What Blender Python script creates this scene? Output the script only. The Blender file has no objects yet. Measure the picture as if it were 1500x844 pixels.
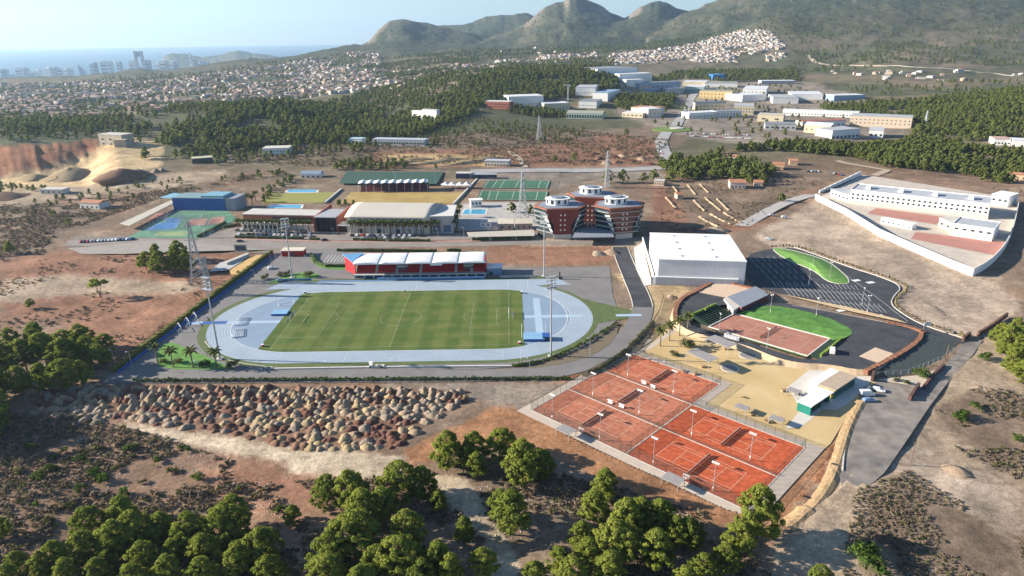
import bpy, bmesh, math, random
import numpy as np
from math import sin, cos, tan, pi, radians, atan, atan2, sqrt, exp
from mathutils import Matrix, Vector
random.seed(7); RNG = np.random.default_rng(11)
sc = bpy.context.scene
COL = sc.collection
# ------------------------------------------------------------ camera
CAM_H = 118.0                 # metres above the stadium ground
FOC, YH, ROLL = 1000.0, 52.0, atan(0.015)      # photo is 1500 x 844
PITCH = atan((422 - YH) / FOC)
cam = bpy.data.cameras.new('camera'); cam_ob = bpy.data.objects.new('camera', cam); COL.objects.link(cam_ob)
cam.sensor_width = 36.0; cam.lens = 36.0 * FOC / 1500; cam.clip_start = 1.0; cam.clip_end = 90000
_R0 = Vector((1, 0, 0)); _U0 = Vector((0, sin(PITCH), cos(PITCH))); _F = Vector((0, cos(PITCH), -sin(PITCH)))
_R = _R0 * cos(ROLL) - _U0 * sin(ROLL); _U = _R0 * sin(ROLL) + _U0 * cos(ROLL)
m = Matrix((_R, _U, -_F)).transposed().to_4x4(); m.translation = (0, 0, CAM_H)
cam_ob.matrix_world = m
sc.camera = cam_ob
# ------------------------------------------------------------ sky, sun, exposure
SUN_EL = radians(20.5)
SUN_DIR = Vector((-1.0, 0.115, 0)).normalized() * cos(SUN_EL) + Vector((0, 0, sin(SUN_EL)))   # towards the sun
w = bpy.data.worlds.new('World'); sc.world = w; w.use_nodes = True
nt = w.node_tree; nt.nodes.clear()
sky = nt.nodes.new('ShaderNodeTexSky'); sky.sky_type = 'NISHITA'; sky.sun_disc = False
sky.sun_elevation = SUN_EL; sky.sun_rotation = atan2(SUN_DIR.x, SUN_DIR.y)
sky.altitude = 290; sky.air_density = 1.0; sky.dust_density = 0.05; sky.ozone_density = 4.0
bg = nt.nodes.new('ShaderNodeBackground'); bg.inputs['Strength'].default_value = 0.062
wo = nt.nodes.new('ShaderNodeOutputWorld')
nt.links.new(sky.outputs[0], bg.inputs[0]); nt.links.new(bg.outputs[0], wo.inputs[0])
sl = bpy.data.lights.new('sun', 'SUN'); sl.energy = 5.0; sl.angle = radians(0.53); sl.color = (1.0, 0.90, 0.76)
so = bpy.data.objects.new('sun', sl); COL.objects.link(so); so.location = (-300, 40, 400)
so.rotation_euler = SUN_DIR.to_track_quat('Z', 'Y').to_euler()
vs = sc.view_settings; vs.view_transform = 'Standard'; vs.look = 'None'; vs.exposure = 1.42; vs.gamma = 1.0
vs.use_curve_mapping = False
sc.render.engine = 'CYCLES'
cy = sc.cycles; cy.use_denoising = True; cy.max_bounces = 5; cy.diffuse_bounces = 2; cy.glossy_bounces = 2
cy.transmission_bounces = 3; cy.transparent_max_bounces = 12; cy.volume_bounces = 0
# ------------------------------------------------------------ pixel of the photo -> direction -> ground
def ray(px, py):
    X = (px - 750) / FOC; Y = (py - 422) / FOC
    X, Y = X * cos(ROLL) - Y * sin(ROLL), X * sin(ROLL) + Y * cos(ROLL)
    return X, cos(PITCH) - Y * sin(PITCH), -(Y * cos(PITCH) + sin(PITCH))
def G(px, py, z=0.0):
    """point of height z seen at a pixel"""
    dx, dy, dz = ray(px, py); t = (z - CAM_H) / dz
    return (t * dx, t * dy)
def Z_at(px, py, D):
    dx, dy, dz = ray(px, py)
    return CAM_H + D * dz / dy
# ------------------------------------------------------------ noise
def _hash(ix, iy, s):
    h = (ix * 374761393 + iy * 668265263 + s * 974634777) & 0x7fffffff
    h = ((h ^ (h >> 13)) * 1274126177) & 0x7fffffff
    return ((h ^ (h >> 16)) & 0xffff) / 65535.0
def vnoise(x, y, s=0):
    x = np.asarray(x, float); y = np.asarray(y, float)
    ix = np.floor(x).astype(np.int64); iy = np.floor(y).astype(np.int64)
    fx = x - ix; fy = y - iy; fx = fx * fx * (3 - 2 * fx); fy = fy * fy * (3 - 2 * fy)
    a = _hash(ix, iy, s); b = _hash(ix + 1, iy, s); c = _hash(ix, iy + 1, s); d = _hash(ix + 1, iy + 1, s)
    return (a + (b - a) * fx) * (1 - fy) + (c + (d - c) * fx) * fy
def fbm(x, y, octv=4, s=0):
    v = 0; a = 0.5; t = 0
    for o in range(octv):
        v = v + a * vnoise(x, y, s + o * 17); t += a; a *= .5; x = x * 2.03 + 3.1; y = y * 2.03 + 1.7
    return v / t
def ridged(x, y, octv=4, s=0):
    v = 0; a = .5; t = 0
    for o in range(octv):
        v = v + a * (1 - np.abs(2 * vnoise(x, y, s + o * 13) - 1)); t += a; a *= .5; x = x * 2.1 + 5; y = y * 2.1 + 2
    return v / t
def inpoly(x, y, poly):
    r = np.zeros(np.shape(x), bool); n = len(poly); j = n - 1
    bx = [p[0] for p in poly]; by = [p[1] for p in poly]
    box = (x >= min(bx)) & (x <= max(bx)) & (y >= min(by)) & (y <= max(by))
    if not box.any(): return r
    xs = x[box]; ys = y[box]; q = np.zeros(xs.shape, bool)
    for i in range(n):
        xi, yi = poly[i]; xj, yj = poly[j]
        if yi != yj: q ^= ((yi > ys) != (yj > ys)) & (xs < (xj - xi) * (ys - yi) / (yj - yi) + xi)
        j = i
    r[box] = q
    return r
# ------------------------------------------------------------ terrain height
# columns of the land seen from here: (distance, photo row) pairs give the height of the land at that distance
PROF = {
 -500: [(800, 215), (1500, 175), (2300, 150), (3200, 135)],
 0:    [(640, 250), (850, 190), (1300, 166), (2000, 139), (3000, 116)],
 130:  [(660, 243), (900, 184), (1400, 158), (2000, 134), (3000, 111)],
 250:  [(780, 213), (1000, 160), (1500, 150), (2100, 126), (3000, 103)],
 400:  [(780, 214), (1000, 153), (1500, 147), (2000, 126), (2700, 102), (3200, 86)],
 550:  [(800, 207), (1100, 172), (1500, 141), (2000, 120), (2700, 92), (3200, 74)],
 700:  [(800, 206), (1050, 166), (1250, 132), (1500, 106), (1900, 112), (2500, 91), (3200, 74)],
 850:  [(860, 198), (1100, 168), (1300, 141), (1500, 102), (1900, 106), (2600, 86), (3300, 70)],
 1000: [(800, 206), (1100, 166), (1500, 131), (2000, 109), (2400, 92), (3000, 70)],
 1150: [(800, 201), (1100, 166), (1500, 131), (1900, 111), (2300, 95), (2800, 55), (3200, 40)],
 1300: [(700, 225), (1000, 177), (1200, 148), (1600, 121), (2000, 101), (2600, 62), (3200, 28)],
 1500: [(600, 262), (800, 190), (1000, 140), (1400, 128), (1900, 106), (2400, 72), (3000, 28)],
 2100: [(600, 255), (800, 185), (1000, 130), (1400, 110), (1900, 90), (2400, 50), (3000, 10)],
}
SEA_Z = -175.0
_cols = sorted(PROF)
_LD = np.linspace(math.log(450), math.log(9000), 160)
_tab = []
for c in _cols:
    pts = [(450, 0.0), (560, 0.0)] + [(D, Z_at(min(max(c, -200), 1700), py, D)) for D, py in PROF[c]]
    end = pts[-1]
    if c <= 450: pts += [(end[0] * 1.18, end[1] - 40), (4700, -160), (5600, -186), (9000, -190)]
    else: pts += [(end[0] * 1.3, end[1] + 10), (9000, -20)]
    d = np.log([p[0] for p in pts]); zz = [p[1] for p in pts]
    t = np.interp(_LD, d, zz); k = np.ones(7) / 7; t2 = np.convolve(np.pad(t, 3, mode='edge'), k, 'valid'); _tab.append(t2)
_tab = np.array(_tab)
def base_h(x, y):
    D = np.maximum(y, 1.0); c = 750 + 1000 * x / D
    ld = (np.log(np.clip(D, 450, 9000)) - _LD[0]) / (_LD[-1] - _LD[0]) * (len(_LD) - 1)
    i = np.clip(ld.astype(int), 0, len(_LD) - 2); f = ld - i
    ci = np.interp(c, _cols, np.arange(len(_cols))); k = np.clip(ci.astype(int), 0, len(_cols) - 2); g = ci - k
    g = g * g * (3 - 2 * g)
    v0 = _tab[k, i] * (1 - f) + _tab[k, i + 1] * f; v1 = _tab[k + 1, i] * (1 - f) + _tab[k + 1, i + 1] * f
    return v0 * (1 - g) + v1 * g
# far mountains: (skyline in photo pixels, ridge distance, foot distance, back distance)
MOUNT = [
 ([(520, 80), (545, 70), (558, 61), (572, 42), (588, 31), (605, 28), (622, 33), (648, 40), (672, 47), (700, 53), (760, 70)], 4300, 3300, 5200),
 ([(600, 70), (640, 40), (680, 33), (715, 25), (742, 17), (772, 17), (792, 23), (830, 40), (900, 70)], 5600, 4300, 7000),
 ([(700, 66), (745, 47), (772, 38), (785, 25), (800, 12), (814, 6), (826, 4), (833, -2), (842, -3), (856, 2), (875, 10), (890, 20), (905, 28), (940, 45), (980, 66)], 4600, 3300, 5600),
 ([(860, 60), (895, 38), (915, 28), (930, 12), (944, 2), (955, 0), (966, 3), (980, 12), (1000, 17), (1030, 30), (1060, 50)], 4800, 3500, 5900),
 ([(940, 55), (985, 24), (1010, 14), (1030, 5), (1055, -6), (1100, -22), (1180, -36), (1300, -48), (1500, -62), (1900, -70), (2300, -70)], 4500, 2900, 6500),
 ([(200, 112), (258, 97), (275, 80), (285, 77), (300, 79), (325, 84), (350, 80), (366, 74), (378, 73), (395, 78), (425, 79), (450, 86), (500, 112)], 8600, 7900, 9500),
]
def mount_h(x, y, b):
    D = np.maximum(y, 1.0); c = 750 + 1000 * x / D
    for n, (sil, Dr, Df, Db) in enumerate(MOUNT):
        sx = [p[0] for p in sil]
        zr = np.array([Z_at(px, py, Dr) for px, py in sil])
        r = np.interp(c, sx, zr, left=-250, right=-250 if sx[-1] < 2000 else zr[-1])
        wob = (fbm(x / 500, y / 500, 4, n * 5 + 3) - .5) * 1.1
        u = np.where(D < Dr, (D - Df) / (Dr - Df), (Db - D) / (Db - Dr))
        u = np.clip(u + wob * .35 * (1 - np.abs(2 * np.clip(u, 0, 1) - 1)), 0, 1)
        u = u ** 0.85
        lo = np.minimum(b, r) if n != 5 else np.full_like(b, -200)
        g = ridged(x / 420, y / 420, 4, n * 7)
        hgt_ = lo + (r - lo) * u - (1 - u) * u * 150 * np.clip((r - lo) / 300, 0, 1) * (1 - g) * 1.4
        b = np.where((D > Df) & (D < Db) & (r > -240), np.maximum(b, hgt_), b)
    return b
FLAT = []        # world polygons where the ground is levelled
def flat_px(pts, z=0.0): FLAT.append([G(px, py, z) for px, py in pts])
flat_px([(140, 568), (165, 535), (395, 368), (360, 352), (60, 366), (90, 340), (250, 285), (500, 245), (820, 245), (830, 330), (790, 352), (1095, 345), (1150, 350), (1330, 420), (1440, 500), (1360, 560), (1310, 620), (1225, 720), (1150, 770), (1060, 745), (770, 610), (700, 590)])
flat_px([(1180, 290), (1260, 250), (1500, 280), (1480, 400), (1420, 420)])
flat_px([(20, 572), (720, 565), (590, 690), (430, 672), (170, 625)])
def hgt(x, y, micro=True):
    x = np.asarray(x, float); y = np.asarray(y, float)
    b = base_h(x, y)
    b = mount_h(x, y, b)
    D = np.maximum(y, 1)
    far = np.clip((D - 600) / 900, 0, 1)
    b = b + far * (fbm(x / 160, y / 160, 4, 5) - .5) * np.clip(D / 90, 0, 26) * np.where(b < -150, 0, 1)
    b = b + np.clip((D - 2700) / 900, 0, 1) * (ridged(x / 330, y / 330, 3, 71) - .55) * 46 * np.where(b < -120, 0, 1)
    if micro:
        mk = np.zeros(x.shape)
        for ox, oy in ((0, 0), (5, 0), (-5, 0), (0, 5), (0, -5), (8, 8), (-8, 8), (8, -8), (-8, -8)):
            k = np.zeros(x.shape, bool)
            for p in FLAT: k |= inpoly(x + ox, y + oy, p)
            mk = mk + k
            if (ox, oy) == (0, 0): core = k
        mk = 1 - mk / 9.0
        a = np.clip((700 - D) / 200, .25, 1)
        mm = ((fbm(x / 22, y / 22, 4, 9) - .5) * 1.8 + (fbm(x / 70, y / 70, 2, 21) - .5) * 3.0) * a
        b = np.where(core, b - .12 - np.maximum(mk, 0) * .2, b - .12 + (mm - .1) * np.clip(mk * 1.5 - .2, 0, 1))
        # quarry: a sandy floor dug into the hill on the left, red stepped face behind it
        c = 750 + 1000 * x / D
        amt = np.clip((185 - c) / 70, 0, 1); amt = amt * amt * (3 - 2 * amt)
        edge = np.interp(c, [-400, 0, 60, 110, 150, 190], [745, 745, 750, 775, 800, 820]) + (fbm(x / 18, y / 18, 3, 77) - .5) * 22
        s_ = np.clip((edge - D) / 62.0, 0, 1)
        lv = np.interp(s_, [0, .06, .22, .34, .40, .56, .68, .74, .95, 1], [1, .93, .70, .64, .60, .36, .30, .24, .03, 0])
        fl = -9.0 * np.clip((D - 575) / 70, 0, 1)
        cut = fl + (np.maximum(b, 4) - fl) * lv
        b = np.where((D > 575) & (D < edge), b + (np.minimum(b, cut) - b) * amt, b)
    return b
def hz(x, y): return float(hgt(np.array([x]), np.array([y]))[0])
def GT(px, py, Dmin=100.0):
    """where the pixel's ray meets the land"""
    dx, dy, dz = ray(px, py)
    D = np.exp(np.linspace(math.log(Dmin), math.log(12000), 700))
    z = CAM_H + D * dz / dy; h = hgt(D * dx / dy, D)
    k = np.argmax(z <= h)
    if not (z <= h).any(): k = len(D) - 1
    d = D[max(k - 1, 0)]
    if k > 0:
        a = z[k - 1] - h[k - 1]; b_ = h[k] - z[k]
        d = D[k - 1] + (D[k] - D[k - 1]) * a / max(a + b_, 1e-6)
    x = d * dx / dy
    return (float(x), float(d), float(hz(x, d)))
# ------------------------------------------------------------ materials
MATS = {}
def new_mat(name):
    M = bpy.data.materials.new(name); M.use_nodes = True
    n = M.node_tree; b = n.nodes['Principled BSDF']
    return M, n, b
def mat(name, col, rough=.8, var=.18, scale=.6, metal=0, spec=.3, col2=None, scale2=None, bump=0, alpha=None, stretch=None):
    """plain surface with uneven colour: two octaves of world-space noise"""
    if name in MATS: return MATS[name]
    M, n, b = new_mat(name); L = n.links
    b.inputs['Roughness'].default_value = rough; b.inputs['Metallic'].default_value = metal
    b.inputs['Specular IOR Level'].default_value = spec
    if var or col2:
        geo = n.nodes.new('ShaderNodeNewGeometry')
        vec = geo.outputs['Position']
        if stretch:
            mp = n.nodes.new('ShaderNodeMapping'); mp.inputs['Scale'].default_value = stretch
            L.new(vec, mp.inputs['Vector']); vec = mp.outputs[0]
        t = n.nodes.new('ShaderNodeTexNoise'); t.inputs['Scale'].default_value = scale; t.inputs['Detail'].default_value = 5
        t.inputs['Roughness'].default_value = .65
        L.new(vec, t.inputs['Vector'])
        r = n.nodes.new('ShaderNodeValToRGB'); r.color_ramp.elements[0].position = .3; r.color_ramp.elements[1].position = .72
        c2 = col2 if col2 else tuple(min(1, c * (1 + var)) for c in col)
        c1 = tuple(c * (1 - var) for c in col)
        r.color_ramp.elements[0].color = (*c1, 1); r.color_ramp.elements[1].color = (*c2, 1)
        L.new(t.outputs['Fac'], r.inputs['Fac'])
        out = r.outputs['Color']
        if scale2:
            t2 = n.nodes.new('ShaderNodeTexNoise'); t2.inputs['Scale'].default_value = scale2; t2.inputs['Detail'].default_value = 3
            L.new(geo.outputs['Position'], t2.inputs['Vector'])
            mx = n.nodes.new('ShaderNodeMix'); mx.data_type = 'RGBA'; mx.blend_type = 'MULTIPLY'; mx.inputs['Factor'].default_value = .8
            r2 = n.nodes.new('ShaderNodeValToRGB'); r2.color_ramp.elements[0].color = (.62, .62, .62, 1); r2.color_ramp.elements[1].color = (1.25, 1.25, 1.25, 1)
            r2.color_ramp.elements[0].position = .3; r2.color_ramp.elements[1].position = .7
            L.new(t2.outputs['Fac'], r2.inputs['Fac']); L.new(out, mx.inputs['A']); L.new(r2.outputs['Color'], mx.inputs['B']); out = mx.outputs['Result']
        L.new(out, b.inputs['Base Color'])
        if bump:
            bp = n.nodes.new('ShaderNodeBump'); bp.inputs['Strength'].default_value = .6; bp.inputs['Distance'].default_value = bump
            L.new(t.outputs['Fac'], bp.inputs['Height']); L.new(bp.outputs[0], b.inputs['Normal'])
    else: b.inputs['Base Color'].default_value = (*col, 1)
    if alpha is not None: b.inputs['Alpha'].default_value = alpha
    MATS[name] = M
    return M
def tagk(o, label=None, cat=None, group=None, kind=None):
    if label: o['label'] = label
    if cat: o['category'] = cat
    if group: o['group'] = group
    if kind: o['kind'] = kind
    return o
def from_np(name, V, F, material, smooth=False):
    me = bpy.data.meshes.new(name)
    V = np.asarray(V, np.float32); F = np.asarray(F, np.int32); k = F.shape[1]
    me.vertices.add(len(V)); me.vertices.foreach_set('co', V.ravel())
    me.loops.add(F.size); me.loops.foreach_set('vertex_index', F.ravel())
    me.polygons.add(len(F)); me.polygons.foreach_set('loop_start', np.arange(0, F.size, k, dtype=np.int32))
    try: me.polygons.foreach_set('loop_total', np.full(len(F), k, np.int32))
    except Exception: pass
    if smooth: me.polygons.foreach_set('use_smooth', np.ones(len(F), bool))
    me.update(calc_edges=True)
    for mt in (material if isinstance(material, (list, tuple)) else [material]): me.materials.append(mt)
    return me
# ------------------------------------------------------------ the ground sheet
def ground_mesh():
    ta = np.concatenate([np.linspace(-2.0, -.86, 70), np.linspace(-.85, .85, 820), np.linspace(.86, 2.0, 70)])
    Dg = np.exp(np.linspace(math.log(55), math.log(11500), 6000))
    dens = 118 * 1000 * .62 / Dg ** 2 + 75 / Dg
    cum = np.concatenate([[0], np.cumsum((dens[1:] + dens[:-1]) / 2 * np.diff(Dg))])
    rows = np.interp(np.linspace(0, cum[-1], 640), cum, Dg)
    X = rows[:, None] * ta[None, :]; Y = np.repeat(rows[:, None], len(ta), 1)
    x = X.ravel(); y = Y.ravel(); z = hgt(x, y)
    nr, nc = X.shape
    idx = np.arange(nr * nc).reshape(nr, nc)
    F = np.stack([idx[:-1, :-1], idx[:-1, 1:], idx[1:, 1:], idx[1:, :-1]], -1).reshape(-1, 4)
    return np.stack([x, y, z], 1), F, (nr, nc)
SCRUB = (.235, .172, .122); RED = (.31, .165, .105); PALE = (.44, .34, .24); SAND = (.60, .44, .25); LOT = (.46, .36, .27)
FLOOR = (.13, .10, .065); HILL = (.125, .118, .07); GREYE = (.30, .25, .20); OCHRE = (.52, .37, .18); PATHC = (.60, .49, .35)
# (colour, photo polygon, edge raggedness in metres)
PAINT = [
 (RED, [(0, 372), (300, 352), (395, 372), (300, 450), (165, 545), (150, 520), (90, 470), (0, 475)], 6),
 (PALE, [(0, 410), (110, 402), (230, 412), (300, 418), (270, 432), (120, 432), (0, 445)], 5),
 (SCRUB, [(0, 300), (120, 300), (190, 315), (120, 345), (60, 372), (0, 380)], 6),
 (GREYE, [(110, 345), (360, 345), (500, 350), (500, 372), (400, 372), (230, 366), (100, 366)], 3),
 (PALE, [(0, 285), (60, 272), (150, 262), (240, 255), (330, 250), (330, 262), (240, 275), (140, 285), (60, 296), (0, 305)], 5),
 (SAND, [(0, 260), (60, 248), (110, 235), (150, 212), (200, 200), (240, 212), (235, 245), (160, 262), (60, 275), (0, 282)], 5),
 (SCRUB, [(330, 210), (560, 205), (1010, 180), (1000, 215), (820, 222), (540, 225), (400, 235), (330, 235)], 6),
 (RED, [(540, 222), (760, 218), (900, 196), (965, 205), (960, 240), (870, 248), (540, 244)], 6),
 (OCHRE, [(560, 226), (735, 228), (725, 243), (560, 240)], 4),
 (GREYE, [(690, 246), (960, 243), (985, 262), (830, 268), (830, 280), (690, 262)], 3),
 (RED, [(955, 275), (1130, 250), (1200, 262), (1180, 290), (1100, 335), (1060, 345), (960, 345), (955, 320)], 5),
 (GREYE, [(900, 168), (905, 120), (1000, 112), (1160, 112), (1260, 140), (1330, 175), (1330, 198), (1200, 210), (1100, 212), (1000, 200)], 12),
 (SCRUB, [(960, 262), (1130, 240), (1230, 255), (1170, 285), (1110, 322), (1010, 340), (1000, 300)], 6),
 (RED, [(715, 362), (900, 358), (905, 372), (880, 388), (715, 388)], 3),
 (PALE, [(760, 352), (960, 350), (945, 418), (912, 390), (900, 360), (760, 360)], 3),
 (LOT, [(1100, 345), (1200, 290), (1430, 405), (1470, 420), (1500, 450), (1440, 495), (1400, 490), (1330, 460), (1240, 395), (1130, 362)], 3),
 (SAND, [(900, 400), (1000, 410), (1010, 425), (985, 480), (920, 535), (840, 590), (800, 600), (780, 600), (900, 500), (935, 440)], 2),
 ((.42, .215, .11), [(590, 660), (720, 600), (900, 520), (960, 480), (990, 470), (790, 592), (1080, 742), (1170, 655), (1230, 600), (1210, 720), (1150, 770), (1050, 768), (900, 712), (800, 662), (700, 650), (600, 684)], 1.6),
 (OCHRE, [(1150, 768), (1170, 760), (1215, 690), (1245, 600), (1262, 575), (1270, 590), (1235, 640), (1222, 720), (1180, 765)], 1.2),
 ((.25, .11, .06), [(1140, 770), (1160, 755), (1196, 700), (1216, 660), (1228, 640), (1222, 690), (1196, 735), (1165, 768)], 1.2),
 (GREYE, [(560, 564), (900, 560), (760, 600), (700, 585), (560, 575)], 3),
 ((.24, .15, .10), [(40, 590), (75, 569), (200, 566), (420, 568), (690, 572), (683, 588), (640, 612), (600, 640), (582, 662), (440, 658), (300, 628), (150, 624), (80, 612)], 1.5),
 (PATHC, [(170, 617), (280, 633), (420, 655), (590, 667), (600, 690), (560, 700), (470, 705), (380, 672), (300, 655), (200, 632)], 2.5),
 (RED, [(280, 690), (380, 680), (480, 705), (470, 760), (330, 740)], 6),
 (PATHC, [(632, 694), (684, 702), (724, 768), (758, 808), (762, 850), (722, 850), (710, 800), (672, 762)], 1.0),
 (PALE, [(1150, 775), (1215, 690), (1330, 570), (1400, 520), (1500, 470), (1500, 844), (1130, 844)], 4),
 (SCRUB, [(1290, 700), (1330, 690), (1440, 760), (1500, 800), (1500, 844), (1260, 844), (1250, 780)], 4),
 (SCRUB, [(1370, 600), (1430, 570), (1500, 590), (1500, 700), (1400, 650)], 4),
 (PATHC, [(1326, 655), (1345, 650), (1370, 664), (1350, 668), (1332, 662)], 1),
 (LOT, [(1330, 650), (1420, 690), (1500, 720), (1500, 790), (1420, 745), (1300, 690)], 4),
]
def paint_ground(V, shape):
    x, y, z = V[:, 0], V[:, 1], V[:, 2]
    n = len(x); C = np.empty((n, 3)); C[:] = SCRUB
    D = np.maximum(y, 1); c = 750 + 1000 * x / D
    n1 = fbm(x / 60, y / 60, 4, 40); n2 = fbm(x / 9, y / 9, 3, 41); n3 = fbm(x / 300, y / 300, 4, 42)
    # foreground: stony red-brown scrubland
    f = np.clip((n1 - .42) * 5, 0, 1)[:, None]; C = C * (1 - f * .5) + np.array((.31, .18, .115)) * f * .5
    f = np.clip((n2 - .6) * 4, 0, 1)[:, None]; C = C * (1 - f * .6) + np.array(PALE) * f * .6
    # countryside behind
    far = np.clip((D - 560) / 200, 0, 1)[:, None]
    cc = np.where((n3 > .5)[:, None], np.array(HILL), np.array((.21, .165, .11)))
    g = np.clip((n1 - .5) * 6 + .5, 0, 1)[:, None]; cc = cc * (.6 + .4 * g) + np.array((.05, .062, .03)) * (1 - g) * .7
    C = C * (1 - far) + cc * far
    # mountains: scrub-green flanks, bare rock on the steep parts
    nr, nc = shape; Z = z.reshape(nr, nc); Yg = y.reshape(nr, nc)
    sl = np.abs(np.gradient(Z, axis=0) / np.maximum(np.gradient(Yg, axis=0), .1)).ravel()
    sx = np.abs(np.gradient(Z, axis=1) / np.maximum(np.abs(np.gradient(x.reshape(nr, nc), axis=1)), .1)).ravel()
    steep = np.clip((np.hypot(sl, sx) - .42) * 3 + (n1 - .5) * 1.5, 0, 1)[:, None]
    mt = np.clip((D - 2500) / 700, 0, 1)[:, None] * (z > -100)[:, None]
    mc = np.array((.062, .072, .042)) * (1 - steep) + np.array((.20, .165, .135)) * steep
    gg = np.clip((n3 - .45) * 4, 0, 1)[:, None]; mc = mc * (1 - gg * .45) + np.array((.15, .13, .08)) * gg * .45
    C = C * (1 - mt) + mc * mt
    # quarry walls: red earth
    q = (c < 190) & (D > 640) & (D < 1000) & (np.hypot(sl, sx) > .18)
    C[q] = np.array((.34, .165, .095)) * (.8 + .4 * n2[q][:, None])
    # worked ground, seen as shapes in the photo
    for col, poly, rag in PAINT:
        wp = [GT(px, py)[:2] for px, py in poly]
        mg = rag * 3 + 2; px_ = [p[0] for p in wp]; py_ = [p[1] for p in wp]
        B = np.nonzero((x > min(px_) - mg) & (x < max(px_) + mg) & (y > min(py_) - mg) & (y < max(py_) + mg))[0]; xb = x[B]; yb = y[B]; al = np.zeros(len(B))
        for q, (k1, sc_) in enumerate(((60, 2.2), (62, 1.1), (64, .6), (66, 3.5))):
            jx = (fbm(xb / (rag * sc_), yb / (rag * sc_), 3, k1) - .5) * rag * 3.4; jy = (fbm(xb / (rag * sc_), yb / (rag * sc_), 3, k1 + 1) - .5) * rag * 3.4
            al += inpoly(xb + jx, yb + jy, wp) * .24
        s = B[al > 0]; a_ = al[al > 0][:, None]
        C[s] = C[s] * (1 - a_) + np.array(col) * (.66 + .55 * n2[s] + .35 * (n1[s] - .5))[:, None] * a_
    return C
def build_ground():
    V, F, shp = ground_mesh()
    M, n, b = new_mat('earth'); L = n.links
    at = n.nodes.new('ShaderNodeAttribute'); at.attribute_name = 'Col'
    geo = n.nodes.new('ShaderNodeNewGeometry')
    out = at.outputs['Color']
    for scl, lo, hi in ((.018, .72, 1.25), (.06, .7, 1.25), (.5, .62, 1.32), (2.6, .55, 1.42)):
        t = n.nodes.new('ShaderNodeTexNoise'); t.inputs['Scale'].default_value = scl; t.inputs['Detail'].default_value = 6; t.inputs['Roughness'].default_value = .7
        L.new(geo.outputs['Position'], t.inputs['Vector'])
        r = n.nodes.new('ShaderNodeMapRange'); r.inputs['From Min'].default_value = .3; r.inputs['From Max'].default_value = .7; r.inputs['To Min'].default_value = lo; r.inputs['To Max'].default_value = hi
        L.new(t.outputs['Fac'], r.inputs['Value'])
        mx = n.nodes.new('ShaderNodeVectorMath'); mx.operation = 'SCALE'
        L.new(out, mx.inputs[0]); L.new(r.outputs[0], mx.inputs['Scale']); out = mx.outputs[0]
    L.new(out, b.inputs['Base Color']); b.inputs['Roughness'].default_value = .95; b.inputs['Specular IOR Level'].default_value = .1
    bp = n.nodes.new('ShaderNodeBump'); bp.inputs['Strength'].default_value = .7; bp.inputs['Distance'].default_value = .35
    L.new(t.outputs['Fac'], bp.inputs['Height']); L.new(bp.outputs[0], b.inputs['Normal'])
    b2 = n.nodes.new('ShaderNodeBump'); b2.inputs['Strength'].default_value = 1; fm = n.nodes.new('ShaderNodeMath'); fm.operation = 'MULTIPLY'; fm.inputs[1].default_value = 14; L.new(at.outputs['Alpha'], fm.inputs[0]); L.new(fm.outputs[0], b2.inputs['Distance'])
    tn = n.nodes.new('ShaderNodeTexNoise'); tn.inputs['Scale'].default_value = .022; tn.inputs['Detail'].default_value = 5; L.new(geo.outputs['Position'], tn.inputs['Vector']); L.new(tn.outputs['Fac'], b2.inputs['Height']); L.new(b2.outputs[0], bp.inputs['Normal'])
    me = from_np('ground', V, F, M, smooth=True)
    a = me.color_attributes.new('Col', 'FLOAT_COLOR', 'POINT')
    C = paint_ground(V, shp); a.data.foreach_set('color', np.concatenate([C, np.clip((V[:, 1:2] - 1800) / 1800, 0, 1)], 1).astype(np.float32).ravel())
    o = bpy.data.objects.new('ground', me); COL.objects.link(o); tagk(o, 'dry brown earth and hills around the sports grounds', 'ground', kind='structure')
build_ground()
# ------------------------------------------------------------ sea
def build_sea():
    M, n, b = new_mat('sea_water'); b.inputs['Base Color'].default_value = (.03, .105, .17, 1); b.inputs['Roughness'].default_value = .5; b.inputs['Specular IOR Level'].default_value = .25
    t = n.nodes.new('ShaderNodeTexNoise'); t.inputs['Scale'].default_value = .02; t.inputs['Detail'].default_value = 6
    geo = n.nodes.new('ShaderNodeNewGeometry'); n.links.new(geo.outputs['Position'], t.inputs['Vector'])
    bp = n.nodes.new('ShaderNodeBump'); bp.inputs['Strength'].default_value = .25; bp.inputs['Distance'].default_value = 6
    n.links.new(t.outputs['Fac'], bp.inputs['Height']); n.links.new(bp.outputs[0], b.inputs['Normal'])
    me = from_np('sea', [(-42000, 3300, SEA_Z), (42000, 3300, SEA_Z), (42000, 33500, SEA_Z), (-42000, 33500, SEA_Z)], [(0, 1, 2, 3)], M)
    o = bpy.data.objects.new('sea', me); COL.objects.link(o); tagk(o, 'calm pale blue sea to the horizon', 'sea', kind='structure')
build_sea()
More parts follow.
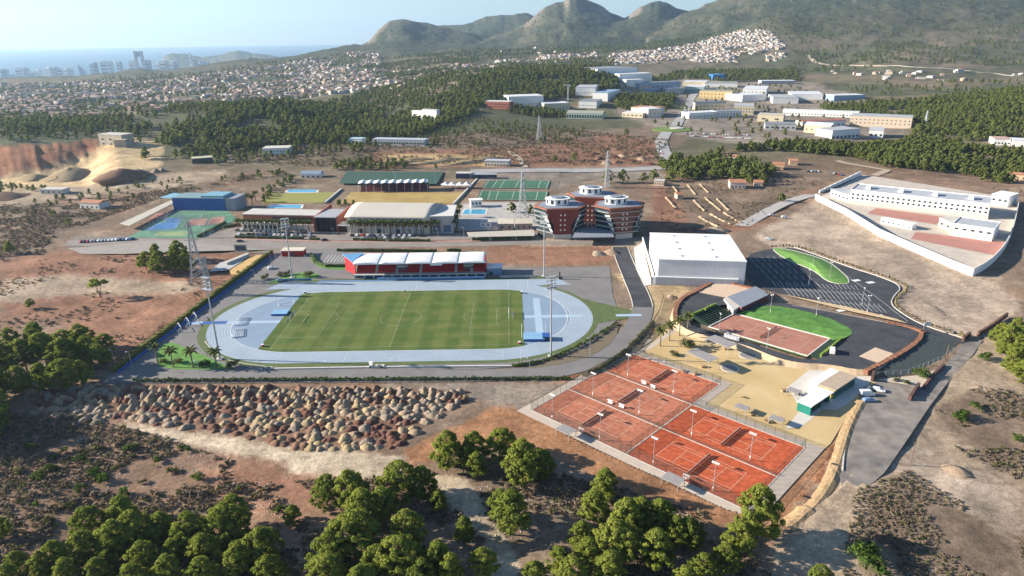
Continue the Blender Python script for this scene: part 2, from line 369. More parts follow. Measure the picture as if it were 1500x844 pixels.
# ------------------------------------------------------------ mesh builder
class MB:
    def __init__(s): s.v = []; s.f = []; s.mi = []; s.cur = 0
    def m(s, i): s.cur = i; return s
    def face(s, pts):
        b = len(s.v); s.v += [tuple(p) for p in pts]; s.f.append(tuple(range(b, b + len(pts)))); s.mi.append(s.cur); return s
    def box(s, x0, x1, y0, y1, z0, z1):
        b = len(s.v)
        s.v += [(x0, y0, z0), (x1, y0, z0), (x1, y1, z0), (x0, y1, z0), (x0, y0, z1), (x1, y0, z1), (x1, y1, z1), (x0, y1, z1)]
        for q in ((0, 3, 2, 1), (4, 5, 6, 7), (0, 1, 5, 4), (1, 2, 6, 5), (2, 3, 7, 6), (3, 0, 4, 7)):
            s.f.append(tuple(b + i for i in q)); s.mi.append(s.cur)
        return s
    def obox(s, cx, cy, z0, lx, ly, h, a=0):
        c, sn = cos(a), sin(a); b = len(s.v)
        for zz in (z0, z0 + h):
            for ux, uy in ((-1, -1), (1, -1), (1, 1), (-1, 1)):
                x, y = ux * lx / 2, uy * ly / 2; s.v.append((cx + x * c - y * sn, cy + x * sn + y * c, zz))
        for q in ((0, 3, 2, 1), (4, 5, 6, 7), (0, 1, 5, 4), (1, 2, 6, 5), (2, 3, 7, 6), (3, 0, 4, 7)):
            s.f.append(tuple(b + i for i in q)); s.mi.append(s.cur)
        return s
    def prism(s, poly, z0, z1, top=True, bottom=False):
        a = sum(poly[i][0] * poly[(i + 1) % len(poly)][1] - poly[(i + 1) % len(poly)][0] * poly[i][1] for i in range(len(poly)))
        if a < 0: poly = poly[::-1]
        n = len(poly); b = len(s.v)
        z0s = z0 if isinstance(z0, (list, tuple)) else [z0] * n; z1s = z1 if isinstance(z1, (list, tuple)) else [z1] * n
        s.v += [(p[0], p[1], z) for p, z in zip(poly, z0s)] + [(p[0], p[1], z) for p, z in zip(poly, z1s)]
        for i in range(n):
            j = (i + 1) % n; s.f.append((b + i, b + j, b + n + j, b + n + i)); s.mi.append(s.cur)
        if top: s.f.append(tuple(b + n + i for i in range(n))); s.mi.append(s.cur)
        if bottom: s.f.append(tuple(b + n - 1 - i for i in range(n))); s.mi.append(s.cur)
        return s
    def tube(s, p0, p1, r0, r1=None, n=8, cap=True):
        r1 = r0 if r1 is None else r1
        p0 = Vector(p0); p1 = Vector(p1); d = (p1 - p0).normalized()
        a = d.orthogonal().normalized(); c = d.cross(a); b = len(s.v)
        for p, r in ((p0, r0), (p1, r1)):
            for k in range(n):
                t = 2 * pi * k / n; s.v.append(tuple(p + (a * cos(t) + c * sin(t)) * r))
        for k in range(n):
            j = (k + 1) % n; s.f.append((b + k, b + j, b + n + j, b + n + k)); s.mi.append(s.cur)
        if cap:
            s.f.append(tuple(b + n - 1 - k for k in range(n))); s.mi.append(s.cur); s.f.append(tuple(b + n + k for k in range(n))); s.mi.append(s.cur)
        return s
    def lathe(s, cx, cy, prof, n=10):
        b = len(s.v)
        for r, z in prof:
            for k in range(n): t = 2 * pi * k / n; s.v.append((cx + r * cos(t), cy + r * sin(t), z))
        for i in range(len(prof) - 1):
            for k in range(n):
                j = (k + 1) % n; s.f.append((b + i * n + k, b + i * n + j, b + (i + 1) * n + j, b + (i + 1) * n + k)); s.mi.append(s.cur)
        s.f.append(tuple(b + n - 1 - k for k in range(n))); s.mi.append(s.cur)
        t = b + (len(prof) - 1) * n; s.f.append(tuple(t + k for k in range(n))); s.mi.append(s.cur)
        return s
    def grid(s, fn, nu, nv):
        b = len(s.v)
        for i in range(nu + 1):
            for j in range(nv + 1): s.v.append(tuple(fn(i / nu, j / nv)))
        for i in range(nu):
            for j in range(nv):
                a = b + i * (nv + 1) + j; s.f.append((a, a + nv + 1, a + nv + 2, a + 1)); s.mi.append(s.cur)
        return s
    def mesh(s, name, mats, smooth=False):
        me = bpy.data.meshes.new(name); me.from_pydata(s.v, [], s.f)
        mats = mats if isinstance(mats, (list, tuple)) else [mats]
        for q in mats: me.materials.append(q)
        if len(mats) > 1: me.polygons.foreach_set('material_index', s.mi)
        if smooth: me.polygons.foreach_set('use_smooth', [True] * len(me.polygons))
        me.update(); return me
    def build(s, name, mats, parent=None, smooth=False, loc=None, rz=0):
        o = bpy.data.objects.new(name, s.mesh(name, mats, smooth)); COL.objects.link(o)
        if parent is not None: o.parent = parent
        if loc is not None: o.location = loc
        if rz: o.rotation_euler.z = rz
        return o
def thing(name, label, cat, loc=(0, 0, 0), rz=0, group=None):
    o = bpy.data.objects.new(name, None); COL.objects.link(o); o.empty_display_size = .5
    o.location = loc; o.rotation_euler = (0, 0, rz); return tagk(o, label, cat, group)
def dup(root, loc, rz=0, label=None, group=None, scale=None):
    r = root.copy(); COL.objects.link(r); r.location = loc; r.rotation_euler = (0, 0, rz)
    if scale: r.scale = scale if isinstance(scale, (tuple, list)) else (scale,) * 3
    if label: r['label'] = label
    if group: r['group'] = group
    for ch in list(root.children):
        c = ch.copy(); COL.objects.link(c); c.parent = r; c.matrix_parent_inverse = ch.matrix_parent_inverse
        for g in ch.children:
            d = g.copy(); COL.objects.link(d); d.parent = c
    return r
def sheet(name, poly, z, material, label=None, cat=None, parent=None, kind='structure'):
    """a flat patch of ground surface; poly in world metres"""
    m_ = MB(); a = sum(poly[i][0] * poly[(i + 1) % len(poly)][1] - poly[(i + 1) % len(poly)][0] * poly[i][1] for i in range(len(poly)))
    if a < 0: poly = poly[::-1]
    m_.face([(p[0], p[1], z) for p in poly]); o = m_.build(name, material, parent)
    if parent is None: tagk(o, label, cat, kind=kind)
    return o
def W(pts, z=0.0): return [G(px, py, z) for px, py in pts]
def smooth_poly(pts, n=3):
    """Chaikin corner cutting of a closed outline"""
    for _ in range(n):
        q = []
        for i in range(len(pts)):
            a, b = pts[i], pts[(i + 1) % len(pts)]
            q += [(a[0] * .75 + b[0] * .25, a[1] * .75 + b[1] * .25), (a[0] * .25 + b[0] * .75, a[1] * .25 + b[1] * .75)]
        pts = q
    return pts
def smooth_line(pts, n=3):
    for _ in range(n):
        q = [pts[0]]
        for a, b in zip(pts, pts[1:]):
            q += [(a[0] * .75 + b[0] * .25, a[1] * .75 + b[1] * .25), (a[0] * .25 + b[0] * .75, a[1] * .25 + b[1] * .75)]
        pts = q + [pts[-1]]
    return pts
def ribbon(mb, line, width, z, drape=False, z_off=.0):
    """a band of given width along a world line (x, y)"""
    pts = []
    for i, p in enumerate(line):
        a = line[max(i - 1, 0)]; b = line[min(i + 1, len(line) - 1)]
        d = Vector((b[0] - a[0], b[1] - a[1])).normalized(); nrm = Vector((-d.y, d.x)) * width / 2
        pts.append(((p[0] + nrm.x, p[1] + nrm.y), (p[0] - nrm.x, p[1] - nrm.y)))
    if drape:
        A = np.array([q for pr in pts for q in pr]); zz = hgt(A[:, 0], A[:, 1]) + z_off
    for i in range(len(pts) - 1):
        (l0, r0), (l1, r1) = pts[i], pts[i + 1]
        if drape: zs = (zz[2 * i + 1], zz[2 * i + 3], zz[2 * i + 2], zz[2 * i])
        else: zs = (z,) * 4
        mb.face([(r0[0], r0[1], zs[0]), (r1[0], r1[1], zs[1]), (l1[0], l1[1], zs[2]), (l0[0], l0[1], zs[3])])
    return mb
def resample(line, step):
    out = [line[0]]
    for a, b in zip(line, line[1:]):
        n = max(1, int(math.hypot(b[0] - a[0], b[1] - a[1]) / step))
        out += [(a[0] + (b[0] - a[0]) * k / n, a[1] + (b[1] - a[1]) * k / n) for k in range(1, n + 1)]
    return out
def kerb(mb, line, width, h, z=0):
    """a low wall or kerb along a world line"""
    for a, b in zip(line, line[1:]):
        L = math.hypot(b[0] - a[0], b[1] - a[1]); mb.obox((a[0] + b[0]) / 2, (a[1] + b[1]) / 2, z, L, width, h, atan2(b[1] - a[1], b[0] - a[0]))
    return mb
def frame_of(pa, pb):
    """origin and angle of a front edge running from world point pa to pb (left to right)"""
    return (pa[0], pa[1]), atan2(pb[1] - pa[1], pb[0] - pa[0]), math.hypot(pb[0] - pa[0], pb[1] - pa[1])
# common materials
m_white = mat('white_render', (.78, .77, .74), .7, .06, .3); m_metalw = mat('white_painted_steel', (.72, .73, .74), .45, .05)
m_steel = mat('galvanised_steel', (.42, .44, .46), .45, .1, .5, metal=.35); m_dark = mat('dark_metal', (.05, .055, .06), .5, .1)
m_glass = mat('window_glass', (.035, .05, .065), .08, 0, spec=.8); m_conc = mat('concrete', (.50, .48, .44), .85, .14, .35)
m_asph = mat('old_asphalt', (.18, .17, .165), .9, .08, .12, col2=(.225, .212, .205))
m_asphn = mat('new_asphalt', (.045, .048, .055), .85, .2, .15, col2=(.075, .078, .085))
m_line = mat('road_paint', (.72, .72, .70), .7, .12, 1.0); m_kerb = mat('pale_kerb_stone', (.60, .57, .52), .85, .1, .5)
m_lawn = mat('artificial_lawn', (.095, .225, .045), .9, .15, .25, col2=(.14, .30, .06)); m_verge = mat('verge_turf', (.10, .135, .05), .95, .2, .3)
m_red = mat('red_panel', (.42, .02, .025), .55, .12); m_brick = mat('red_brick', (.33, .115, .075), .85, .12, .5, scale2=2.5)
m_terr = mat('terracotta_tiles', (.40, .19, .11), .85, .2, .6); m_blue = mat('blue_panel', (.03, .10, .34), .5, .12)
m_cream = mat('cream_render', (.62, .55, .44), .8, .08, .3)
# ------------------------------------------------------------ stadium: apron, track, pitch
TC = (-49.0, 282.7); TA = 40.5; RIN = 34.4; ROUT = 44.2
def oval(R, n=48, a=TA):
    p = [(TC[0] + a + R * cos(t), TC[1] + R * sin(t)) for t in np.linspace(-pi / 2, pi / 2, n)]
    return p + [(TC[0] - a + R * cos(t), TC[1] + R * sin(t)) for t in np.linspace(pi / 2, 3 * pi / 2, n)]
sheet('stadium_apron', W([(148, 562), (163, 548), (397, 374), (404, 371), (440, 360), (505, 362), (505, 392), (520, 400), (720, 400), (724, 392), (822, 392), (893, 390), (897, 430), (906, 458), (898, 482), (862, 516), (792, 534), (700, 541), (592, 542), (590, 560)]), .0, m_asph, 'grey asphalt apron around the blue running track', 'pavement')
# service road below and right of the track, climbing to the street
def lerp_line(A, B, n=8): return [(A[0] + (B[0] - A[0]) * k / n, A[1] + (B[1] - A[1]) * k / n) for k in range(n + 1)]
rl = smooth_line(W([(170, 552), (400, 551), (640, 551), (760, 549), (830, 543), (885, 522), (925, 490), (940, 462), (942, 448)]), 3)
o = ribbon(MB(), rl, 9.5, .045).build('service_road', m_asph); tagk(o, 'grey service road curving below the running track', 'road', kind='structure')
rl2 = smooth_line(W([(942, 450), (939, 436), (925, 405), (914, 380), (908, 362)]), 3)
o = ribbon(MB(), rl2, 8.2, .07).build('access_road', m_asphn); tagk(o, 'dark new asphalt road beside the white hall', 'road', kind='structure')
kb = MB(); kerb(kb, [(p[0] + 4.6, p[1]) for p in rl2], .35, .16); kerb(kb, [(p[0] - 4.6, p[1]) for p in rl2], .35, .16)
o = kb.build('road_kerb', m_kerb); tagk(o, 'pale kerbs of the dark access road', 'kerb', kind='structure')
# green verge round the track, with the pointed tips at both ends
vg = [(TC[0] + TA + 46.6 * cos(t), TC[1] + 46.6 * sin(t)) for t in np.linspace(-pi / 2, -.22, 24)] + [(58.5, 281.5), (57.5, 285)] + \
     [(TC[0] + TA + 46.6 * cos(t), TC[1] + 46.6 * sin(t)) for t in np.linspace(.45, .95, 8)] + [(24, 336), (-14, 336), (-100, 336), (-112, 334)] + \
     [(TC[0] - TA + 47.8 * cos(t), TC[1] + 47.8 * sin(t)) for t in np.linspace(pi * .62, 1.5 * pi, 28)]
sheet('track_verge', vg, .03, m_verge, 'green turf verge around the running track', 'verge')
m_track = mat('track_blue', (.30, .375, .45), .8, .1, .07); m_trackd = mat('track_blue_dark', (.22, .295, .39), .8, .08, .1)
trk = sheet('running_track', oval(ROUT), .06, m_track, 'light blue running track oval', 'running track')
ext = sheet('sprint_straight', [(-124, 322), (30, 322), (24, 331.6), (-118, 331.6)], .075, m_track, 'light blue sprint straight before the grandstand', 'running track')
dz = sheet('infield_surface', oval(RIN), .09, m_trackd, 'blue-grey synthetic infield at both pitch ends', 'infield')
ln = MB()
for k in range(0, 9):
    R = RIN + .05 + k * 1.222
    ln_w = .22 if k in (0,) else .085
    o1 = oval(R, 40) ; o1 = o1 + [o1[0]]
    ribbon(ln, o1, ln_w, .105)
for x in (-92, -80, -66, -30, -4, 3): ln.obox(x, 243.5, .1, .12, 9.6, .006, 0)
for x in (-110, -95, -48, -2, 8): ln.obox(x, 324.6, .1, .14, 13.5, .006, -.12 if x < -90 else 0)
for k in range(3): ln.obox(-47, 328.2 + k * 1.22, .1, 150, .085, .006, 0)
ln.build('lane_lines', m_line, trk)
# run-ups and jumping areas in the two D-zones
m_run = mat('runup_blue', (.36, .47, .57), .8, .06, .2); rb = MB()
rb.obox(15, 281.5, .1, 33, 3.0, .012); rb.obox(11.5, 284, .1, 3.2, 40, .02); rb.obox(52, 281.5, .08, 11.5, 2.6, .02)
rb.obox(-116, 280, .1, 28, 2.8, .012); rb.obox(-138.5, 280, .08, 12, 3.4, .02)
rb.build('run_up', m_run, dz)
ar = MB(); t0 = [(17.5 + 15 * cos(t) - 8, 283 + 26 * sin(t)) for t in np.linspace(-1.1, 1.1, 24)]; ribbon(ar, t0, .3, .125)
ar.build('arc_line', m_line, dz)
mm_ = MB(); mm_.obox(-132.5, 280, .1, 11, 3.2, .022); mm_.build('landing_mat', mat('deep_blue', (.05, .12, .33), .8, .1), dz)
# pitch
def pitch_poly():
    inner = 34.15; P = []
    x0, x1 = -103.4, 4.8
    def yy(x, s):
        if abs(x - TC[0]) <= TA: return TC[1] + s * inner
        return TC[1] + s * sqrt(max(inner ** 2 - (abs(x - TC[0]) - TA) ** 2, 1))
    xs = list(np.linspace(x0, x1, 60))
    return [(x, min(yy(x, 1), 317.0)) for x in xs[::-1]] + [(x, max(yy(x, -1), 248.6)) for x in xs]
def grass_mat():
    M, n, b = new_mat('pitch_grass'); L = n.links
    geo = n.nodes.new('ShaderNodeNewGeometry'); sp = n.nodes.new('ShaderNodeSeparateXYZ'); L.new(geo.outputs['Position'], sp.inputs[0])
    def stripes(sock, period):
        a = n.nodes.new('ShaderNodeMath'); a.operation = 'MULTIPLY'; a.inputs[1].default_value = 2 * pi / period; L.new(sock, a.inputs[0])
        s = n.nodes.new('ShaderNodeMath'); s.operation = 'SINE'; L.new(a.outputs[0], s.inputs[0])
        g = n.nodes.new('ShaderNodeMapRange'); g.inputs['From Min'].default_value = -.25; g.inputs['From Max'].default_value = .25; L.new(s.outputs[0], g.inputs['Value']); return g.outputs[0]
    sx = stripes(sp.outputs['X'], 11.0); sy = stripes(sp.outputs['Y'], 9.0)
    t = n.nodes.new('ShaderNodeTexNoise'); t.inputs['Scale'].default_value = .12; t.inputs['Detail'].default_value = 7; L.new(geo.outputs['Position'], t.inputs['Vector'])
    def mixc(a, bb, fac):
        m_ = n.nodes.new('ShaderNodeMix'); m_.data_type = 'RGBA'
        if isinstance(a, tuple): m_.inputs['A'].default_value = (*a, 1)
        else: L.new(a, m_.inputs['A'])
        if isinstance(bb, tuple): m_.inputs['B'].default_value = (*bb, 1)
        else: L.new(bb, m_.inputs['B'])
        L.new(fac, m_.inputs['Factor']); return m_.outputs['Result']
    c1 = mixc((.068, .112, .024), (.092, .136, .032), sx); c2 = mixc((.08, .12, .027), (.112, .150, .038), sx)
    c3 = mixc(c1, c2, sy)
    r = n.nodes.new('ShaderNodeMapRange'); r.inputs['From Min'].default_value = .45; r.inputs['From Max'].default_value = .75; r.inputs['To Max'].default_value = .55; L.new(t.outputs['Fac'], r.inputs['Value'])
    c4 = mixc(c3, (.20, .185, .06), r.outputs[0])
    L.new(c4, b.inputs['Base Color']); b.inputs['Roughness'].default_value = .9; b.inputs['Specular IOR Level'].default_value = .15
    return M
pt = sheet('football_pitch', pitch_poly(), .12, grass_mat(), 'striped green grass football pitch inside the blue track', 'football pitch')
pl = MB(); x0, x1, y0, y1 = -98.5, -1.6, 252.0, 313.5; xm = (x0 + x1) / 2; ym = (y0 + y1) / 2
def pline(a, b, w_=.075): ribbon(pl, [a, b], w_, .135)
for a, b in (((x0, y0), (x1, y0)), ((x0, y1), (x1, y1)), ((x0, y0), (x0, y1)), ((x1, y0), (x1, y1)), ((xm, y0), (xm, y1))): pline(a, b)
ribbon(pl, [(xm + 9.15 * cos(t), ym + 9.15 * sin(t)) for t in np.linspace(0, 2 * pi, 40)], .075, .14)
for s, xe in ((1, x0), (-1, x1)):
    for d, hw in ((16.5, 20.15), (5.5, 9.16)):
        pline((xe, ym - hw), (xe + s * d, ym - hw)); pline((xe, ym + hw), (xe + s * d, ym + hw)); pline((xe + s * d, ym - hw), (xe + s * d, ym + hw))
    ribbon(pl, [(xe + s * (11 + 9.15 * cos(t)), ym + 9.15 * sin(t)) for t in np.linspace(-.92, .92, 14)], .075, .145)
pl.build('pitch_lines', mat('pitch_line_paint', (.50, .53, .38), .8, .1), pt)
# goals
def goal(x, y, s, label):
    t = thing('football_goal', label, 'goal', (x, y, .13), 0, 'football goals')
    f = MB(); f.tube((0, -3.66, 0), (0, -3.66, 2.44), .09); f.tube((0, 3.66, 0), (0, 3.66, 2.44), .09); f.tube((0, -3.7, 2.44), (0, 3.7, 2.44), .09)
    f.build('goal_frame', m_metalw, t)
    b_ = MB(); 
    for yy in (-3.66, 3.66): b_.tube((0, yy, 2.4), (-s * 1.2, yy, 2.2), .04); b_.tube((-s * 1.2, yy, 2.2), (-s * 2.1, yy, .05), .04)
    b_.tube((-s * 2.1, -3.66, .05), (-s * 2.1, 3.66, .05), .04); b_.build('back_stay', m_steel, t)
    n_ = MB(); n_.face([(-s * 1.2, -3.6, 2.2), (-s * 1.2, 3.6, 2.2), (-s * 2.1, 3.6, .05), (-s * 2.1, -3.6, .05)]); n_.build('goal_net', mat('goal_netting', (.75, .75, .75), .8, 0, alpha=.28), t)
goal(x0, ym, 1, 'white football goal at the pitch end beside the blue hurdle area')
goal(x1, ym, -1, 'white football goal at the pitch end with the pole vault bed')
# floodlight masts
def mast(x, y, label, h=34.0, face=0):
    t = thing('floodlight_mast', label, 'floodlight mast', (x, y, 0), 0, 'tall stadium floodlight masts')
    MB().lathe(0, 0, [(.75, 0), (.75, .5), (.40, .5), (.19, h)], 12).build('pole', m_steel, t, smooth=False)
    MB().obox(0, 0, .02, 2.4, 2.4, .35, 0).build('footing', m_conc, t)
    pf = MB(); pf.obox(0, 0, h - 4.6, 4.6, 2.2, .12, face); pf.obox(0, 0, h, 3.9, 1.5, .1, face)
    for k in range(4):
        pf.tube((-2.0 * cos(face), -2.0 * sin(face), h - 4.4 + k * 1.35), (2.0 * cos(face), 2.0 * sin(face), h - 4.4 + k * 1.35), .07)
    for s in (-1, 1): pf.tube((s * 2.0 * cos(face), s * 2.0 * sin(face), h - 4.6), (s * 2.0 * cos(face), s * 2.0 * sin(face), h + .2), .07)
    pf.build('lamp_frame', m_steel, t)
    lm = MB().obox(0, 0, 0, .55, .30, .55, 0).mesh('lamp', m_steel); gl = MB().obox(0, -.16, .06, .5, .04, .5, 0).mesh('lens', mat('lamp_glass', (.6, .65, .68), .12, 0))
    nx, ny = -sin(face), cos(face); sgn = -1 if y > 283 else 1
    for k in range(4):
        for j in range(4):
            o = bpy.data.objects.new('lamp', lm); COL.objects.link(o); o.parent = t
            u = -1.5 + j * 1.0; o.location = (u * cos(face) + nx * .35 * sgn, u * sin(face) + ny * .35 * sgn, h - 4.5 + k * 1.35)
            o.rotation_euler = (radians(-14 * sgn), 0, face + (0 if sgn < 0 else pi))
            g = bpy.data.objects.new('lens', gl); COL.objects.link(g); g.parent = o
    return t
mast(*G(322, 526), 'tall grey floodlight mast beside the palm trees and the track bend', 34, radians(-25))
mast(*G(428, 407), 'tall grey floodlight mast on the lawn beside the grandstand car park', 32, radians(25))
mast(*G(797, 405), 'tall grey floodlight mast by the red hurdles behind the track', 33, radians(-25))
mast(*G(807, 522), 'tall grey floodlight mast standing in the shrub bed along the service road', 33, radians(25))
# grandstand
GX0, GX1, GY = -82.0, -13.5, 337.2
def grandstand():
    t = thing('grandstand', 'red seated grandstand with five white vaulted roof bays', 'grandstand', (GX0, GY, 0))
    L = GX1 - GX0
    MB().box(0, L, 0, 16, 0, 2.1).build('plinth', mat('teal_wall', (.12, .22, .30), .7, .1), t)
    fr = MB().box(-.3, L + .3, -1.6, 0, 1.85, 2.2); fr.build('walkway', m_conc, t)
    dm = MB().box(-1.7, 1.7, -.06, 0, 0, 1.6).mesh('door_panel', mat('navy_door', (.03, .06, .14), .5, .1))
    for k in range(14):
        o = bpy.data.objects.new('door_panel', dm); COL.objects.link(o); o.parent = t; o.location = (2.6 + k * 4.85, -.003, .1)
    pm = MB().box(-.22, .22, -1.5, -1.1, 0, 1.85).mesh('post', m_conc)
    for k in range(15):
        o = bpy.data.objects.new('post', pm); COL.objects.link(o); o.parent = t; o.location = (.3 + k * 4.85, 0, 0)
    # seat rows, one mesh shared by all
    secs = [(1.0, 10.2), (12.0, 20.6), (27, 33.5), (35.2, 52.0), (53.6, 56.6), (62.0, 68.0)]
    for a, b in secs:
        rowm = MB(); rowm.box(a, b, 0, .95, 0, .42); rowm.box(a + .02, b - .02, .5, .92, .42, .80)
        rm = rowm.mesh('seat_row', mat('red_seat_plastic', (.46, .018, .025), .45, .16, 1.2))
        for k in range(9):
            o = bpy.data.objects.new('seat_row', rm); COL.objects.link(o); o.parent = t; o.location = (0, 1.0 + k * 1.0, 2.1 + k * .5)
    st = MB()
    for k in range(9): st.box(.4, L - .4, 1.96 + k * 1.0, 11.0, 2.1 + k * .5 - .05, 2.1 + (k + .9) * .5)
    st.build('terrace_steps', mat('red_terrace', (.40, .05, .05), .7, .15), t)
    for a in (10.4, 21.0, 33.6, 52.1, 60.4):
        s_ = MB()
        for k in range(18): s_.box(a, a + 1.3, .9 + k * .52, 1.5 + k * .52, 2.1, 2.35 + k * .27)
        s_.build('aisle_stair', m_conc, t)
    for a in (22.5, 57.0):
        b = MB().box(a, a + 4.6, 3.0, 7.5, 2.1, 5.1); o = b.build('press_box', m_dark, t)
        MB().box(a - .3, a + 4.9, 2.4, 7.8, 5.1, 5.35).build('press_box_roof', m_white, o)
        MB().box(a + .3, a + 4.3, 2.93, 2.997, 3.6, 4.8).build('press_box_window', m_glass, o)
    MB().box(0, L, 11.2, 11.6, 2.1, 9.4).build('back_wall', m_red, t)
    MB().box(L - .3, L + .05, .6, 11.2, 2.1, 9.3).build('side_wall', m_red, t)
    sw = MB(); sw.prism([(-6.8, 9.0), (0, 1.5), (0.3, 1.7), (-6.5, 9.2)], 1.5, [9.6, 7.6, 7.6, 9.6]); sw.build('wing_wall', m_red, t)
    MB().prism([(-8.0, 9.6), (-.6, .2), (3.2, 11.2)], [10.1, 8.4, 10.1], [10.5, 8.75, 10.5], bottom=True).build('wing_roof', mat('sky_blue_panel', (.16, .36, .58), .4, .05), t)
    n = 5; w_ = L / n
    def bay(u, v):
        arch = .6 * (1 - (2 * u - 1) ** 2) * (.25 + .75 * sin(pi * min(v * .9 + .15, 1)))
        return (u * w_, -2.6 + v * 14.8, 8.6 + v * 1.0 + arch)
    bm_ = MB().grid(bay, 10, 6).mesh('roof_bay', mat('white_membrane', (.80, .80, .78), .55, .04), True)
    for k in range(n):
        o = bpy.data.objects.new('roof_bay', bm_); COL.objects.link(o); o.parent = t; o.location = (k * w_, 0, 0)
        mdf = o.modifiers.new('thickness', 'SOLIDIFY'); mdf.thickness = .18; mdf.offset = -1
    MB().box(0, L, -2.75, -2.45, 8.25, 8.75).build('roof_edge_beam', m_metalw, t)
    cm = MB().tube((0, 10.6, 2.1), (0, 10.6, 9.6), .2).tube((0, 10.5, 7.0), (0, -2.4, 8.5), .14).mesh('roof_truss', m_steel)
    for k in range(n + 1):
        o = bpy.data.objects.new('roof_truss', cm); COL.objects.link(o); o.parent = t; o.location = (min(max(k * w_, .3), L - .3), 0, 0)
    MB().box(40, 46, -2.0, 1.0, 7.0, 8.2).build('tv_gantry', m_metalw, t)
    rl_ = MB()
    for k in range(int(L / 2)): rl_.tube((k * 2 + .5, -1.5, 2.2), (k * 2 + .5, -1.5, 3.2), .04, n=5)
    rl_.tube((.5, -1.5, 3.2), (L - .5, -1.5, 3.2), .05, n=5); rl_.build('railing', m_steel, t)
grandstand()
t = thing('blue_kiosk', 'small flat-roofed blue block beside the grandstand end', 'kiosk', (-13.0, 338.5, 0))
MB().box(0, 8, 0, 7, 0, 4.0).build('wall', mat('slate_blue', (.16, .24, .36), .7, .1), t); MB().box(-.2, 8.2, -.2, 7.2, 4.0, 4.3).build('roof', m_white, t); MB().box(1, 3, -.05, -.002, 0, 2.2).build('door', m_dark, t)
# advertising boards along the sprint straight
for xx, L_, c_, lb in ((-120, 16, (.05, .17, .45), 'long blue advertising board left of the grandstand doors'), (-70, 56, (.30, .45, .62), 'long pale advertising board before the grandstand'), (-6, 22, (.55, .58, .6), 'pale grey boards right of the grandstand end')):
    t = thing('advertising_board', lb, 'board', (xx, 334.4, 0), 0, 'boards along the sprint straight')
    for k in range(int(L_ / 4)): 
        MB().box(k * 4, k * 4 + 3.9, 0, .1, .1, 1.15).build('panel', mat('board_' + str(int(c_[0] * 100)), c_, .5, .15, .25), t)
sheet('banner_strip', [(-100, 332.4), (-14, 332.4), (-14, 333.9), (-100, 333.9)], .05, mat('blue_mat', (.10, .24, .50), .8, .3, .25), 'long blue mat strip beside the sprint straight', 'mat')
# ------------------------------------------------------------ athletics gear
def hurdle(x, y, rz, label, group, m_):
    t = thing('hurdle', label, 'hurdle', (x, y, .1), rz, group)
    MB().box(-.6, .6, -.03, .03, .80, .98).build('bar', m_, t)
    f = MB()
    for s in (-.55, .55): f.tube((s, 0, 0), (s, 0, .85), .03, n=5); f.tube((s, 0, .03), (s, .6, .03), .03, n=5)
    f.build('frame', m_steel, t)
for k in range(15): hurdle(-10 + 1.75 * k, 333.6 + .2 * (k % 2), .1 * (k % 3), 'red and white hurdle in the row beside the floodlight mast', 'row of red hurdles', m_red)
# white steeplechase / barrier frames in the left D-zone
def barrier(px, py, rz, label):
    x, y = G(px, py); t = thing('barrier_frame', label, 'barrier', (x, y, .1), rz, 'white barrier frames')
    for s in (-4.2, 4.2):
        MB().box(s - .12, s + .12, -2.2, 2.2, 0, .5).build('side_rail', m_metalw, t)
    for k in range(6): MB().tube((-4.2, -2 + k * .8, .55), (4.2, -2 + k * .8, .55), .09).build('rung', m_metalw, t)
barrier(354, 472, radians(97), 'white ladder-like barrier frame lying on the blue infield, nearer the long jump lane')
barrier(349, 489, radians(108), 'white ladder-like barrier frame lying on the blue infield beside the inner lane')
def small_goal(px, py, rz, label, L=7.0):
    x, y = G(px, py); t = thing('training_goal', label, 'goal', (x, y, .1), rz, 'movable white goals')
    f = MB(); f.tube((-L / 2, 0, 0), (-L / 2, 0, 2.2), .11); f.tube((L / 2, 0, 0), (L / 2, 0, 2.2), .11); f.tube((-L / 2, 0, 2.2), (L / 2, 0, 2.2), .11)
    f.build('goal_frame', m_metalw, t)
    f = MB()
    for s in (-1, 1): f.tube((s * L / 2, 0, 2.2), (s * L / 2, 1.6, .1), .07); f.tube((s * L / 2, 0, .05), (s * L / 2, 1.6, .05), .07)
    f.tube((-L / 2, 1.6, .05), (L / 2, 1.6, .05), .07); f.build('back_stay', m_metalw, t)
small_goal(420, 446, radians(35), 'white movable goal standing on the blue infield behind the mat')
for k, (px, py) in enumerate(((276, 475), (264, 483), (287, 467))): small_goal(px, py, radians(125), ['white movable goal against the hedge, middle of three', 'white movable goal against the hedge, on the palm lawn side', 'white movable goal against the hedge, on the entrance side'][k], 6)
def landing(px, py, lx, ly, h, label):
    x, y = G(px, py); t = thing('landing_mat', label, 'landing mat', (x, y, .1))
    MB().box(-lx / 2, lx / 2, -ly / 2, ly / 2, 0, h * .8).build('foam_bed', m_blue, t)
    MB().box(-lx / 2 - .08, lx / 2 + .08, -ly / 2 - .08, ly / 2 + .08, h * .8, h).build('top_cover', mat('mat_cover', (.22, .40, .58), .6, .1), t)
    return t
landing(411, 460, 7, 5, 1.0, 'blue high jump mat on the infield behind the football goal')
t = landing(782, 496, 8.5, 6.5, 1.2, 'large blue pole vault bed with two uprights')
for s in (-5, 5): MB().tube((s, 1, 0), (s, 1, 6.0), .08).build('upright', m_metalw, t)
x, y = G(800, 497); t = thing('mat_shelter', 'dark blue box shelter beside the pole vault bed', 'shelter', (x, y, .1)); MB().box(-1.5, 1.5, -2, 2, 0, 1.8).build('body', mat('navy_cover', (.02, .05, .12), .6, .1), t); MB().box(-1.6, 1.6, -2.1, 2.1, 1.8, 1.95).build('lid', m_blue, t)
